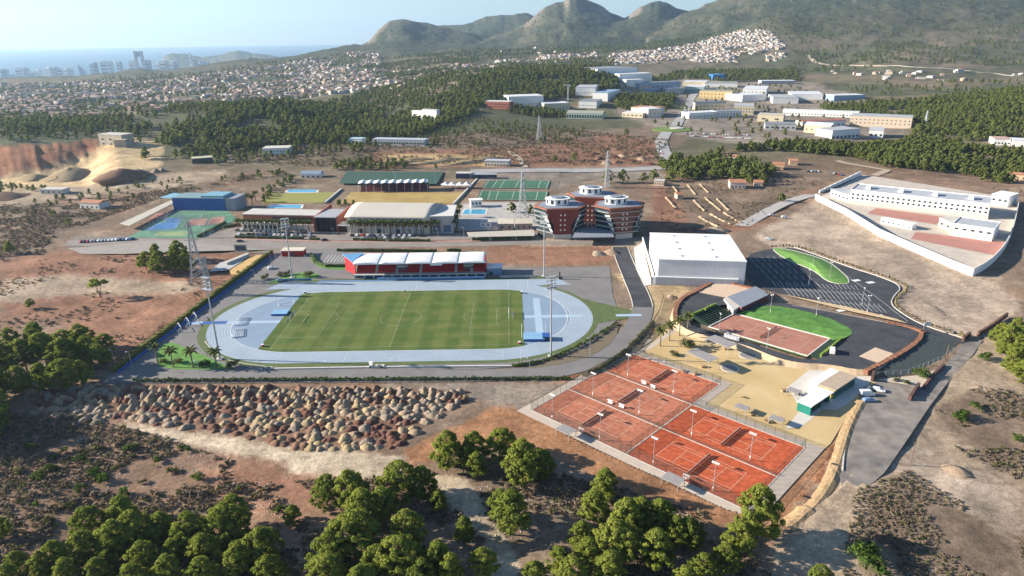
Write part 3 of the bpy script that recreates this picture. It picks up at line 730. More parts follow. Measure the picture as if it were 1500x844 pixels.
x, y = G(821, 409); t = thing('equipment_post', 'black upright cabinet at the apron edge by the verge', 'cabinet', (x, y, 0)); MB().box(-1, 1, -.6, .6, 0, .9).build('base', m_dark, t); MB().box(-.7, -.1, -.4, .4, .9, 4).build('column', m_dark, t)
for px, py, lb in ((385, 508, 'small red and white corner bin at the pitch corner beside the hurdle area'), (761, 504, 'small red corner bin at the pitch corner beside the pole vault bed'), (764, 430, 'small dark corner bin at the pitch corner under the sprint straight'), (447, 430, 'small dark bin at the pitch corner by the sprint straight end')):
    x, y = G(px, py); t = thing('corner_bin', lb, 'bin', (x, y, .1)); MB().lathe(0, 0, [(.5, 0), (.6, .9)], 8).build('drum', m_red if 'red' in lb else m_dark, t); MB().lathe(0, 0, [(.64, .9), (.64, 1.0)], 8).build('rim', m_metalw, t)
# apron furniture: white kerb wall, shrub beds, lawns
o = kerb(MB(), W([(402, 541), (592, 538), (752, 537)]), .7, .5).build('kerb_wall', m_kerb); tagk(o, 'long low white wall between track apron and service road', 'wall')
o = kerb(MB(), smooth_line(W([(300, 505), (296, 470), (300, 500), (318, 522), (350, 532), (400, 538)])[2:], 2), .3, .12).build('track_kerb', m_kerb); tagk(o, 'pale kerb curving round the track bend by the palms', 'kerb', kind='structure')
sheet('planting_bed', smooth_poly(W([(752, 533), (800, 528), (850, 513), (880, 494), (900, 470), (908, 475), (900, 500), (868, 522), (810, 537), (755, 541)]), 2), .09, mat('bed_soil', (.17, .135, .09), .95, .2, .8), 'narrow planted bed between apron and service road', 'planting bed')
sheet('planting_bed', smooth_poly(W([(860, 541), (905, 522), (940, 492), (952, 468), (960, 470), (950, 500), (915, 532), (868, 553), (850, 552)]), 2), .09, mat('bed_soil', (.17, .135, .09), .95, .2, .8), 'planted bed on the outer side of the service road', 'planting bed')
sheet('palm_lawn', smooth_poly(W([(226, 540), (232, 508), (252, 500), (275, 512), (300, 520), (330, 536), (352, 540), (300, 542)]), 2), .05, m_lawn, 'bright green artificial lawn under the palms', 'lawn')
sheet('entrance_lawn', smooth_poly(W([(388, 417), (420, 402), (455, 398), (468, 402), (468, 408), (430, 411), (400, 416)]), 2), .06, m_lawn, 'bright green lawn around the floodlight mast', 'lawn')
sheet('car_park_lawn', smooth_poly(W([(453, 376), (462, 371), (468, 384), (480, 390), (508, 393), (508, 396), (475, 394), (460, 388)]), 2), .065, m_lawn, 'thin bright green lawn bordering the stand car park', 'lawn')
sheet('stand_car_park', W([(468, 371), (508, 371), (507, 389), (478, 386)]), .05, m_asph, 'small grey car park beside the grandstand', 'car park')
pk = MB()
for k in range(7): a = G(474 + k * 5, 384); b = G(482 + k * 5, 374); ribbon(pk, [a, b], .25, .075)
o = pk.build('parking_markings', m_line); tagk(o, 'white bay lines of the stand car park', 'markings', kind='structure')
# gatehouse at the entrance
x, y = G(413, 376); t = thing('gatehouse', 'low dark red gatehouse with flat pale roof at the stadium entrance', 'gatehouse', (x, y, 0))
MB().box(0, 12.5, 0, 6, 0, 3.2).build('wall', m_red, t); MB().box(-.4, 12.9, -.4, 6.4, 3.2, 3.6).build('roof', m_cream, t); MB().box(5.5, 7.5, -.05, -.002, 0, 2.4).build('door', m_dark, t)
# ------------------------------------------------------------ shared small builders
def place(mesh, name, parent, loc, rot=(0, 0, 0)):
    o = bpy.data.objects.new(name, mesh); COL.objects.link(o); o.parent = parent; o.location = loc; o.rotation_euler = rot; return o
m_link = mat('chain_link', (.06, .075, .07), .6, 0, alpha=.22); m_post = mat('fence_post_green', (.05, .075, .065), .5, .1)
m_linkw = mat('chain_link_grey', (.35, .37, .38), .6, 0, alpha=.16)
_postm = {}
def fence(line, h, label, step=3.0, z=0.0, link=None, post=None, group=None, name='chain_link_fence', r=.05):
    t = thing(name, label, 'fence', (line[0][0], line[0][1], z), 0, group)
    ox, oy = line[0]
    key = (h, r, (post or m_post).name)
    if key not in _postm: _postm[key] = MB().tube((0, 0, 0), (0, 0, h), r, n=6).mesh('post', post or m_post)
    p = resample(line, step)
    for q in p: place(_postm[key], 'post', t, (q[0] - ox, q[1] - oy, 0))
    mb = MB()
    for a, b in zip(line, line[1:]): mb.face([(a[0] - ox, a[1] - oy, .05), (b[0] - ox, b[1] - oy, .05), (b[0] - ox, b[1] - oy, h), (a[0] - ox, a[1] - oy, h)])
    mb.build('wire_mesh', link or m_link, t)
    rl_ = MB()
    for a, b in zip(line, line[1:]): rl_.tube((a[0] - ox, a[1] - oy, h - .03), (b[0] - ox, b[1] - oy, h - .03), r * .7, n=5)
    rl_.build('top_rail', post or m_post, t)
    return t
def lamp_proto(h=9.0, n=4, bar=1.9, name='court_floodlight'):
    t = thing(name, 'x', 'floodlight')
    MB().lathe(0, 0, [(.11, 0), (.065, h)], 7).build('pole', m_steel, t)
    MB().box(-bar / 2, bar / 2, -.06, .06, h - .12, h).build('cross_bar', m_metalw, t)
    MB().box(-.14, .14, -.2, -.1, 1.0, 1.7).build('switch_box', m_white, t)
    for k in range(n):
        u = -bar / 2 + .1 + k * (bar - .2) / max(n - 1, 1)
        MB().prism([(u - .17, -.32), (u + .17, -.32), (u + .17, .2), (u - .17, .2)], [h + .02, h + .02, h + .14, h + .14], [h + .28, h + .28, h + .40, h + .40], bottom=True).build('lamp', m_white, t)
    return t
# ------------------------------------------------------------ clay tennis courts
TP = G(778, 601); TU = Vector((.721, -.693)); TV = Vector((.693, .721)); TANG = atan2(-.693, .721)
def T(u, v): return (TP[0] + u * TU.x + v * TV.x, TP[1] + u * TU.y + v * TV.y)
m_clayn = mat('fresh_clay', (.46, .088, .032), .95, .08, .25, col2=(.52, .115, .045), scale2=.7)
m_clayo = mat('worn_clay', (.45, .135, .07), .95, .12, .10, col2=(.52, .165, .085), scale2=.6)
m_clayw = mat('washed_clay', (.42, .155, .09), .95, .14, .09, col2=(.50, .18, .10), scale2=.6)
CW, CL = 19.6, 38.0
COURTS = [('A', 0, 2, m_clayo, 'worn red clay tennis court next to the sandy picnic ground and palms', 1),
          ('B', 0, 1, m_clayw, 'faded clay tennis court between two other courts', 2),
          ('C', 0, 0, m_clayw, 'faded clay tennis court along the concrete walk by the bare red earth corner', 3),
          ('D', 1, 1, m_clayn, 'bright red clay tennis court beside the sandy picnic ground', 4),
          ('E', 1, 0, m_clayn, 'bright red clay tennis court beside the pine wood', 5)]
netm = None
for nm, iu, iv, cm, lb, _ in COURTS:
    cx, cy = T(iu * CL + CL / 2, iv * CW + CW / 2)
    t = thing('tennis_court', lb, 'tennis court', (cx, cy, .06), TANG, 'clay tennis courts')
    MB().box(-CL / 2 + .15, CL / 2 - .15, -CW / 2 + .15, CW / 2 - .15, -.1, .0).build('clay_surface', cm, t)
    l = MB()
    def bar(x0, x1, y0, y1): l.box(x0, x1, y0, y1, .003, .012)
    w_ = .075
    for y in (-5.485, -4.115, 4.115, 5.485): bar(-11.885, 11.885, y - w_, y + w_)
    for x in (-11.885, 11.885): bar(x - w_, x + w_, -5.485 + w_, 5.485 - w_)
    for x in (-6.4, 6.4): bar(x - w_, x + w_, -4.115 + w_, 4.115 - w_)
    bar(-6.4 + w_, 6.4 - w_, -w_, w_)
    l.build('court_lines', mat('clay_line', (.56, .37, .27), .8, .1), t)
    nn = MB(); nn.box(-.02, .02, -6.3, 6.3, .08, 1.0); nt_ = nn.build('net', mat('tennis_net', (.10, .07, .06), .8, 0, alpha=.62), t)
    MB().box(-.03, .03, -6.3, 6.3, 1.0, 1.07).build('net_tape', m_white, nt_)
    for s in (-6.35, 6.35): MB().tube((0, s, 0), (0, s, 1.12), .06, n=6).build('net_post', m_dark, t)
    if nm in 'ABC':
        t2 = MB().box(-2.0, 2.0, CW / 2 - 1.0, CW / 2 - .4, 0, .42)
# pale concrete rims and walks round the courts
rim = MB()
def rimseg(u0, v0, u1, v1, w_=.3, z=.0, h=.14):
    kerb(rim, [T(u0, v0), T(u1, v1)], w_, h, z)
rimseg(0, 0, 0, 3 * CW); rimseg(0, 3 * CW, CL, 3 * CW); rimseg(CL, 2 * CW + .2, CL, 3 * CW); rimseg(0, 0, 2 * CL, 0); rimseg(2 * CL, 0, 2 * CL, 2 * CW); rimseg(CL + .2, 2 * CW, 2 * CL, 2 * CW)
rimseg(.2, CW, 2 * CL - .2, CW, .34); rimseg(.2, 2 * CW, CL - .2, 2 * CW, .34); rimseg(CL, .2, CL, CW - .2, .34); rimseg(CL, CW + .2, CL, 2 * CW - .2, .34)
o = rim.build('court_kerb', m_kerb); tagk(o, 'pale concrete kerbs framing the clay courts', 'kerb', kind='structure')
m_walk = mat('walk_concrete', (.50, .42, .34), .9, .12, .3)
sheet('court_walk', [T(-3.2, -3.6), T(-.2, -.4), T(-.2, 3 * CW + 16), T(-3.0, 3 * CW + 16)], .035, m_walk, 'pale concrete walk beside the worn courts', 'path')
sheet('court_walk', [T(-3.2, -3.6), T(2 * CL + 4.5, -3.6), T(2 * CL + 4.5, -.3), T(-.2, -.3)], .05, m_walk, 'concrete walk between clay courts and pine wood', 'path')
sheet('court_walk', [T(2 * CL + .3, -.3), T(2 * CL + 4.5, -.3), T(2 * CL + 4.5, 2 * CW + 3.5), T(2 * CL + .3, 2 * CW + .3)], .065, m_walk, 'concrete walk at the outer end of the bright red courts', 'path')
sheet('court_walk', [T(CL + .3, 2 * CW + .3), T(2 * CL + .3, 2 * CW + .3), T(2 * CL + 4.5, 2 * CW + 3.3), T(CL + 3.0, 2 * CW + 3.3), T(CL + 3.0, 3 * CW + 3), T(CL + .3, 3 * CW + 3)], .07, m_walk, 'concrete walk between bright courts and picnic ground', 'path')
sheet('court_walk', [T(-.2, 3 * CW + .3), T(CL + .3, 3 * CW + .3), T(CL + .3, 3 * CW + 3), T(-.2, 3 * CW + 3)], .055, m_walk, 'concrete walk between worn court and palm trees', 'path')
g_ = 'chain link fences round the courts'
for a, b, lb in (((0, 0), (0, 3 * CW), 'tall chain link fence at the ends of the worn courts'), ((0, 3 * CW), (CL, 3 * CW), 'chain link fence between the worn court and the palms'),
                 ((CL, 3 * CW), (CL, 2 * CW), 'short chain link fence at the picnic ground corner of the worn court'), ((CL, 2 * CW), (2 * CL, 2 * CW), 'chain link fence between bright court and picnic shades'),
                 ((2 * CL, 2 * CW), (2 * CL, 0), 'chain link fence at the outer ends of the bright red courts'), ((2 * CL, 0), (0, 0), 'long chain link fence facing the pine wood'),
                 ((CL, 0), (CL, 2 * CW), 'chain link fence dividing faded courts from bright red courts')):
    fence([T(*a), T(*b)], 3.2, lb, 3.0, group=g_)
for v_, lb in ((CW, 'low dividing fence along the faded clay court nearest the wood'), (2 * CW, 'low dividing fence between worn and faded court')):
    fence([T(.4, v_), T(CL - .4, v_)], 1.1, lb, 4.0, group='low fences between courts')
fence([T(CL + .4, CW), T(2 * CL - .4, CW)], 1.1, 'low dividing fence between the two bright red courts', 4.0, group='low fences between courts')
lp = lamp_proto()
LPX = [(538, 160, 'white four-lamp floodlight between worn and faded court, by the concrete walk'), (738, 235, 'white four-lamp floodlight between worn and faded court, by the benches'),
       (385, 245, 'white four-lamp floodlight between the two faded courts, by the concrete walk'), (588, 325, 'white four-lamp floodlight between the two faded courts, by the dividing fence'),
       (207, 345, 'white four-lamp floodlight at the faded court corner beside the bare red earth'), (415, 435, 'white four-lamp floodlight beside the faded court on the pine wood side'),
       (818, 420, 'white four-lamp floodlight between the two bright courts, by the dividing fence'), (1075, 525, 'white four-lamp floodlight between the two bright courts, towards the outer walk'),
       (650, 545, 'white four-lamp floodlight at the bright court on the pine wood side, by the dividing fence'), (913, 660, 'white four-lamp floodlight on the pine wood side beside the sun shelter walk')]
for k, (zx, zy, lb) in enumerate(LPX):
    x, y = G(740 + zx / 3, 500 + zy / 3)
    if k == 0: lp.location = (x, y, .05); lp.rotation_euler.z = TANG; lp['label'] = lb; lp['group'] = 'court floodlights'
    else: dup(lp, (x, y, .05), TANG, lb)
# benches and shelters
def bench(x, y, rz, label, group='white players benches'):
    t = thing('players_bench', label, 'bench', (x, y, .06), rz, group); t.scale = (.75,) * 3
    MB().box(-1.2, 1.2, -.25, .25, .40, .48).build('seat', m_white, t); MB().box(-1.2, 1.2, .25, .32, .5, 1.0).build('backrest', m_white, t)
    for s in (-1, 1): MB().box(s * 1.0 - .05, s * 1.0 + .05, -.2, .3, 0, .4).build('leg', m_white, t)
    MB().box(-1.35, 1.35, -.55, .45, 1.75, 1.83).build('canopy', m_white, t)
    for s in (-1, 1): MB().tube((s * 1.2, .36, 0), (s * 1.2, .36, 1.75), .04, n=6).build('canopy_post', m_white, t)
for zx, zy, lb in ((608, 190, 'white canopied bench of the worn court, towards the walk end'), (648, 208, 'white canopied bench of the worn court, towards the bright courts'), (460, 275, 'white canopied bench between the faded courts, towards the walk end'), (510, 293, 'white canopied bench between the faded courts, towards the bright courts')):
    x, y = G(740 + zx / 3, 500 + zy / 3); bench(x, y, TANG, lb)
for zx, zy, lb in ((333, 400, 'white canopied bench behind the faded court by the sun shelter'), (795, 607, 'white canopied bench behind the bright court by the sun shelter')):
    x, y = G(740 + zx / 3, 500 + zy / 3); bench(x, y, TANG + pi, lb)
def shelter(px, py, rz, label, lx=5.5, ly=4.0, h=2.6, z=0, group='slatted sun shelters', slats=14):
    x, y = G(px, py, h + z); t = thing('sun_shelter', label, 'shelter', (x, y, z), rz, group)
    for a in (-1, 1):
        for b in (-1, 1): MB().box(a * (lx / 2 - .2) - .07, a * (lx / 2 - .2) + .07, b * (ly / 2 - .2) - .07, b * (ly / 2 - .2) + .07, 0, h - .15).build('post', m_steel, t)
    for b in (-1, 1): MB().box(-lx / 2, lx / 2, b * (ly / 2 - .2) - .08, b * (ly / 2 - .2) + .08, h - .15, h).build('beam', m_steel, t)
    sm = MB().box(-lx / slats / 2 + .03, lx / slats / 2 - .03, -ly / 2, ly / 2, 0, .07).mesh('slat', mat('grey_timber', (.33, .31, .30), .85, .15, 1.0))
    for k in range(slats): place(sm, 'slat', t, (-lx / 2 + (k + .5) * lx / slats, 0, h))
    return t
shelter(829, 629, TANG, 'grey slatted sun shelter beside the faded court on the wood side'); shelter(986, 701, TANG, 'grey slatted sun shelter beside the bright court on the wood side')
# ------------------------------------------------------------ picnic ground
m_sand = mat('ochre_sand', (.52, .37, .17), .95, .1, .06, col2=(.60, .45, .24))
sheet('picnic_ground', smooth_poly(W([(938, 518), (962, 496), (988, 470), (1012, 484), (1060, 500), (1102, 512), (1140, 528), (1196, 534), (1290, 556), (1262, 574), (1240, 612), (1208, 664), (1186, 658), (1110, 628), (1024, 597), (1064, 566), (1040, 556), (1000, 545)]), 1), .02, m_sand, 'ochre sandy picnic ground between courts and asphalt loop', 'ground')
sheet('picnic_path', W([(934, 516), (956, 510), (1008, 472), (998, 474)]), .04, m_walk, 'pale path between the palms', 'path')
sheet('cafe_terrace', W([(1153, 568), (1196, 533.5), (1232, 535), (1279, 551), (1276, 558), (1242, 592), (1225, 600), (1205, 600), (1175, 625), (1150, 629), (1172, 601), (1165, 586)]), .045, mat('terrace_concrete', (.58, .545, .49), .85, .1, .3), 'pale concrete terrace around the cafe', 'terrace')
TX = atan2(*(lambda a, b: (b[1] - a[1], b[0] - a[0]))(G(1016, 513), G(1047, 527)))
shelter(1029, 520, TX, 'long grey slatted shade near the round slabs and palms', 11, 5.5, 4.6, 0, 'large picnic shades', 20)
shelter(1057, 500, TX, 'long grey slatted shade near the white containers by the loop road', 11, 5.5, 4.6, 0, 'large picnic shades', 20)
for px, py, lb in ((1087, 596, 'small slatted picnic shade near the court fence with a table under it'), (1138, 613, 'small slatted picnic shade between the fence and the cafe path'), (1163, 572, 'small slatted shade on the cafe terrace')):
    shelter(px, py, TANG, lb, 4.2, 3.2, 2.1, 0, 'small picnic shades', 10)
def picnic_table(px, py, rz, label):
    x, y = G(px, py); t = thing('picnic_table', label, 'picnic table', (x, y, .03), rz, 'picnic tables')
    mw = mat('table_wood', (.36, .25, .15), .85, .2, 2)
    MB().box(-1.0, 1.0, -.4, .4, .72, .78).build('tabletop', mw, t)
    for s in (-1, 1): MB().box(-1.0, 1.0, s * .75 - .14, s * .75 + .14, .42, .48).build('bench_board', mw, t); MB().prism([(s * .7 - .06, -.7), (s * .7 + .06, -.7), (s * .7 + .06, .7), (s * .7 - .06, .7)], 0, .71).build('leg', mw, t)
for k, (px, py, lb) in enumerate(((1030, 538, 'wooden picnic table beyond the long shade near the round slab'), (1018, 549, 'wooden picnic table near the court fence below the long shade'), (1000, 545, 'wooden picnic table between the worn court walk and the long shade'), (1103, 608, 'wooden picnic table between the two small shades'), (1124, 618, 'wooden picnic table by the court fence near the cafe path'), (1168, 578, 'wooden picnic table at the edge of the cafe terrace'), (1064, 512, 'wooden picnic table near the white containers'), (1147, 573, 'wooden picnic table on sand before the cafe terrace'))):
    picnic_table(px, py, .5 * k, lb)
for px, py, lb in ((1069, 540, 'round grey slab on sand below the long shade'), (1095, 521, 'round grey slab near the loop road')):
    x, y = G(px, py); t = thing('round_slab', lb, 'slab', (x, y, .02)); MB().lathe(0, 0, [(3.3, 0), (3.3, .1)], 28).build('ring', m_kerb, t); MB().lathe(0, 0, [(2.9, .1), (2.9, .14)], 24).build('disc_top', mat('grey_disc', (.26, .24, .22), .9, .2, 1.5), t)  # low round slab: darker grey disc inside a pale ring
# cafe: two container-like blocks
m_teal = mat('teal_panel', (.015, .17, .13), .5, .15); m_roofb = mat('sandy_roof', (.43, .34, .25), .9, .15, .5)
def cafe():
    A, B, C = G(1198, 570), G(1221, 585), G(1251, 565)
    ang = atan2(C[1] - B[1], C[0] - B[0]); L = math.hypot(C[0] - B[0], C[1] - B[1]); d = 9.0
    t = thing('cafe_building', 'low cafe with sandy flat roof, teal windows and an orange mural end', 'cafe', (B[0], B[1], .05), ang)
    MB().box(0, L, 0, d - 3.2, 0, 3.3).build('wall', m_teal, t); MB().box(-.3, L + .3, -.3, d - 3.3, 3.3, 3.6).build('roof', m_roofb, t)
    MB().box(-.2, L + .2, d - 3.2, d, 0, 3.0).build('side_wing', m_white, t); MB().box(-.4, L + .4, d - 3.3 + .003, d + .3, 3.0, 3.25).build('wing_roof', m_white, t)
    for k in range(5): MB().box(.6 + k * (L - 1) / 5, .6 + (k + .8) * (L - 1) / 5, -.06, -.003, 1.0, 2.6).build('window', m_glass, t)
    MB().box(-.08, -.003, .2, 5.4, .3, 3.0).build('mural', mat('orange_mural', (.55, .16, .03), .7, .3, .6, col2=(.70, .50, .12)), t)
    MB().box(-3.0, -.4, .0, 6.5, 2.7, 2.9).build('awning', m_white, t)
    for yy in (.2, 6.3): MB().tube((-2.8, yy, 0), (-2.8, yy, 2.7), .06).build('awning_post', m_metalw, t)
    A2, B2, C2 = G(1174, 604), G(1186, 609), G(1217, 588)
    ang = atan2(C2[1] - B2[1], C2[0] - B2[0]); L = math.hypot(C2[0] - B2[0], C2[1] - B2[1]) - 1.5
    t = thing('store_shed', 'teal open-fronted shed with white roof below the cafe', 'shed', (B2[0], B2[1], .05), ang)
    MB().box(0, L, 2.4, 4.4, 0, 3.2).build('back_room', m_dark, t); MB().box(-.1, .15, -.1, 4.5, 0, 3.2).build('end_wall', m_teal, t); MB().box(L - .15, L + .1, -.1, 4.5, 0, 3.2).build('end_wall', m_teal, t)
    MB().box(0.152, L - .152, 4.4, 4.5, 0, 3.2).build('back_wall', m_teal, t); MB().box(-.3, L + .3, -.3, 4.8, 3.2, 3.45).build('roof', m_white, t)
    for k in range(3): MB().box(1.2 + k * 2.6, 3.0 + k * 2.6, .4, 1.8, 0, 1.2 + .3 * k).build('stored_crate', mat('dark_green_crate', (.03, .08, .07), .7, .2), t)
cafe()
# ------------------------------------------------------------ asphalt loop with the sunken court
ZL = 1.6
m_redearth = mat('red_earth_bank', (.27, .125, .075), .95, .2, .5, scale2=1.5)
outer = smooth_poly(W([(1021, 428), (1000, 438), (990, 456), (992, 474), (1014, 487), (1056, 496), (1100, 508), (1136, 524), (1172, 532), (1212, 533), (1262, 543), (1282, 537), (1320, 518), (1346, 500), (1353, 489), (1330, 479), (1254, 465), (1190, 452), (1148, 443), (1118, 445), (1100, 438), (1065, 425), (1040, 424)], ZL), 2)
pit = W([(1077, 460.5), (1040, 479), (1182, 521), (1214, 496.5)], .3)
sk = MB()
cx_ = sum(p[0] for p in outer) / len(outer); cy_ = sum(p[1] for p in outer) / len(outer)
# loop surface is a ring: outer outline minus the hole for the sunken court and berm
hole = W([(1101, 455), (1116, 449), (1136, 448), (1176, 455), (1215, 466), (1247, 482), (1248, 490), (1240, 497), (1218, 505), (1205, 522), (1196, 527), (1170, 525), (1128, 512), (1085, 497), (1040, 484), (1012, 477), (1010, 470), (1022, 462), (1055, 447), (1066, 446), (1081, 456)], ZL)
def ring_sheet(name, outer, hole, z, material, label, cat):
    bm = bmesh.new()
    vo = [bm.verts.new((p[0], p[1], z)) for p in outer]; vh = [bm.verts.new((p[0], p[1], z)) for p in hole]
    es = [bm.edges.new((v[i], v[(i + 1) % len(v)])) for v in (vo, vh) for i in range(len(v))]
    bmesh.ops.triangle_fill(bm, use_beauty=True, use_dissolve=False, edges=es, normal=(0, 0, 1))
    for f in list(bm.faces):
        if f.normal.z < 0: f.normal_flip()
    me = bpy.data.meshes.new(name); bm.to_mesh(me); bm.free(); me.materials.append(material)
    o = bpy.data.objects.new(name, me); COL.objects.link(o); return tagk(o, label, cat, kind='structure')
ring_sheet('loop_road', outer, hole, ZL, m_asphn, 'dark new asphalt loop around the sunken court', 'road')
def skirt(name, top, z0, z1, spread, material, label):
    mb = MB(); n = len(top); cx = sum(p[0] for p in top) / n; cy = sum(p[1] for p in top) / n
    low = []
    for i, p in enumerate(top):
        a = top[i - 1]; b = top[(i + 1) % n]; d = Vector((b[0] - a[0], b[1] - a[1])).normalized(); nn = Vector((d.y, -d.x))
        if nn.dot(Vector((p[0] - cx, p[1] - cy))) < 0: nn = -nn
        low.append((p[0] + nn.x * spread, p[1] + nn.y * spread))
    for i in range(n):
        j = (i + 1) % n; mb.face([(top[i][0], top[i][1], z0), (top[j][0], top[j][1], z0), (low[j][0], low[j][1], z1), (low[i][0], low[i][1], z1)])
    o = mb.build(name, material); return tagk(o, label, 'bank', kind='structure')
skirt('loop_bank', outer, ZL, -.1, 2.6, mat('sandy_bank', (.52, .38, .24), .95, .2, .6), 'sandy bank below the asphalt loop')
# red earth edging on the outer rims of the loop
re = MB()
for ln_ in ([(1350, 489), (1346, 500), (1320, 518), (1290, 534), (1268, 544)], [(1354, 488), (1330, 478), (1300, 473)], [(990, 470), (988, 455), (998, 437), (1020, 427), (1048, 411), (1060, 413), (1105, 424)]):
    L_ = resample(smooth_line(W(ln_, ZL), 2), 1.2)
    for i, (a, b) in enumerate(zip(L_, L_[1:])): re.obox((a[0] + b[0]) / 2, (a[1] + b[1]) / 2, ZL - 1.5, math.hypot(b[0] - a[0], b[1] - a[1]) * 1.15, 1.5 + .5 * random.random(), 1.9 + .35 * random.random(), atan2(b[1] - a[1], b[0] - a[0]) + .1 * random.random())
o = re.build('red_earth_edging', m_redearth); tagk(o, 'rough red earth edging along the asphalt loop', 'bank', kind='structure')
sheet('gravel_patch', W([(1022, 428), (1052, 412), (1104, 423), (1072, 438)], ZL), ZL + .02, mat('pale_gravel', (.58, .44, .32), .95, .12, .5), 'pale gravel patch above the seating stand', 'pavement')
sheet('gravel_patch', W([(1258, 522), (1282, 509), (1309, 518), (1286, 532)], ZL), ZL + .02, mat('pale_gravel', (.58, .44, .32), .95, .12, .5), 'pale gravel patch on the loop corner by the embankment', 'pavement')
sheet('gravel_patch', W([(1268, 545), (1284, 539), (1345, 500), (1352, 490), (1340, 505), (1318, 521), (1290, 540)], ZL), ZL + .015, mat('pale_gravel', (.58, .44, .32), .95, .12, .5), 'pale strip along the red edging', 'pavement')
# dark netted embankment falling away to the right; its away-from-sun shade is coloured in
top = W([(1290, 537), (1322, 519), (1348, 501), (1356, 487)], ZL); bot = W([(1302, 556), (1340, 545), (1382, 524), (1408, 500)], -.05); bm_ = MB()
top = resample(top, 4); bot = [tuple(Vector(bot[0]).lerp(Vector(bot[-1]), 0)) for _ in top] if False else None
bo = resample(W([(1302, 556), (1340, 545), (1382, 524), (1408, 500)], -.05), 1.0)
for i in range(len(top) - 1):
    q = lambda k: bo[min(int(k * (len(bo) - 1) / (len(top) - 1)), len(bo) - 1)]
    a, b = q(i), q(i + 1); bm_.face([(top[i][0], top[i][1], ZL), (a[0], a[1], -.1), (b[0], b[1], -.1), (top[i + 1][0], top[i + 1][1], ZL)])
o = bm_.build('netted_embankment', mat('shaded_erosion_net', (.07, .085, .08), .95, .2, .8)); tagk(o, 'dark netted embankment below the loop corner, slope shade mixed into its colour', 'bank', kind='structure')
# sunken court
ct = thing('sunken_sports_court', 'brown-red sports court sunken inside the asphalt loop', 'sports court', (0, 0, 0))
MB().prism(pit, -.2, .3).build('court_surface', mat('brown_clay', (.36, .155, .105), .95, .12, .15, col2=(.45, .21, .15)), ct)
pa, pb, pc, pd = [Vector(p) for p in pit]
def PC(u, v):  # u along the long side, v along the short
    q = pb.lerp(pc, u) * (1 - v) + pa.lerp(pd, u) * v; return (q.x, q.y)
cl = MB()
for a, b in (((.12, .22), (.88, .22)), ((.12, .78), (.88, .78)), ((.12, .22), (.12, .78)), ((.88, .22), (.88, .78)), ((.33, .22), (.33, .78)), ((.67, .22), (.67, .78)), ((.33, .5), (.67, .5))): ribbon(cl, [PC(*a), PC(*b)], .14, .325)
cl.build('court_lines', mat('pale_line', (.55, .45, .38), .8, .1), ct)
nt_ = MB(); a, b = PC(.5, .16), PC(.5, .84); nt_.face([(a[0], a[1], .35), (b[0], b[1], .35), (b[0], b[1], 1.3), (a[0], a[1], 1.3)]); nt_.build('net', mat('tennis_net', (.1, .07, .06), .8, 0, alpha=.6), ct)
for p in (a, b): MB().tube((p[0], p[1], .3), (p[0], p[1], 1.4), .07, n=6).build('net_post', m_dark, ct)
kb = kerb(MB(), [PC(-.01, -.02), PC(1.01, -.02), PC(1.01, 1.02), PC(-.01, 1.02), PC(-.01, -.02)], .5, .35, .28); kb.build('court_kerb', m_kerb, ct)
# grass berm between loop and court
be = MB(); up = resample(W([(1082, 458), (1101, 454), (1118, 448.5), (1138, 448), (1176, 455), (1215, 466), (1247, 482), (1248, 490), (1236, 496), (1219, 499)], ZL), 2.5)
lo = [PC(k / 40, 1.05) for k in range(41)]
def bl(u, v):
    i = u * (len(up) - 1); k = int(min(i, len(up) - 2)); f = i - k; A = Vector(up[k]).lerp(Vector(up[k + 1]), f)
    j = u * 40; k = int(min(j, 39)); f = j - k; B = Vector(lo[k]).lerp(Vector(lo[k + 1]), f)
    p = A.lerp(B, v); return (p.x, p.y, ZL + .04 + (.35 - ZL - .04) * v + .5 * sin(pi * v) * sin(pi * min(max(u, .02), .98)))
be.grid(bl, 36, 8); o = be.build('grass_berm', mat('berm_grass', (.07, .20, .035), .9, .3, .35, col2=(.13, .28, .06)), smooth=True); tagk(o, 'bright green artificial grass berm above the sunken court', 'berm', kind='structure')
be = MB(); up = [PC(-.02 + 1.04 * k / 20, -.22) for k in range(21)]; lo2 = [PC(-.02 + 1.04 * k / 20, -.045) for k in range(21)]
for i in range(8, 20): be.face([(up[i][0], up[i][1], ZL - .02), (up[i + 1][0], up[i + 1][1], ZL - .02), (lo2[i + 1][0], lo2[i + 1][1], .34), (lo2[i][0], lo2[i][1], .34)])
o = be.build('grass_strip', m_lawn); tagk(o, 'narrow green strip between court and loop road', 'lawn', kind='structure')
be = MB()
for i in range(0, 8): be.face([(up[i][0], up[i][1], ZL - .02), (up[i + 1][0], up[i + 1][1], ZL - .02), (lo2[i + 1][0], lo2[i + 1][1], .34), (lo2[i][0], lo2[i][1], .34)])
o = be.build('sand_strip', m_sand); tagk(o, 'sandy strip between court and loop road', 'bank', kind='structure')
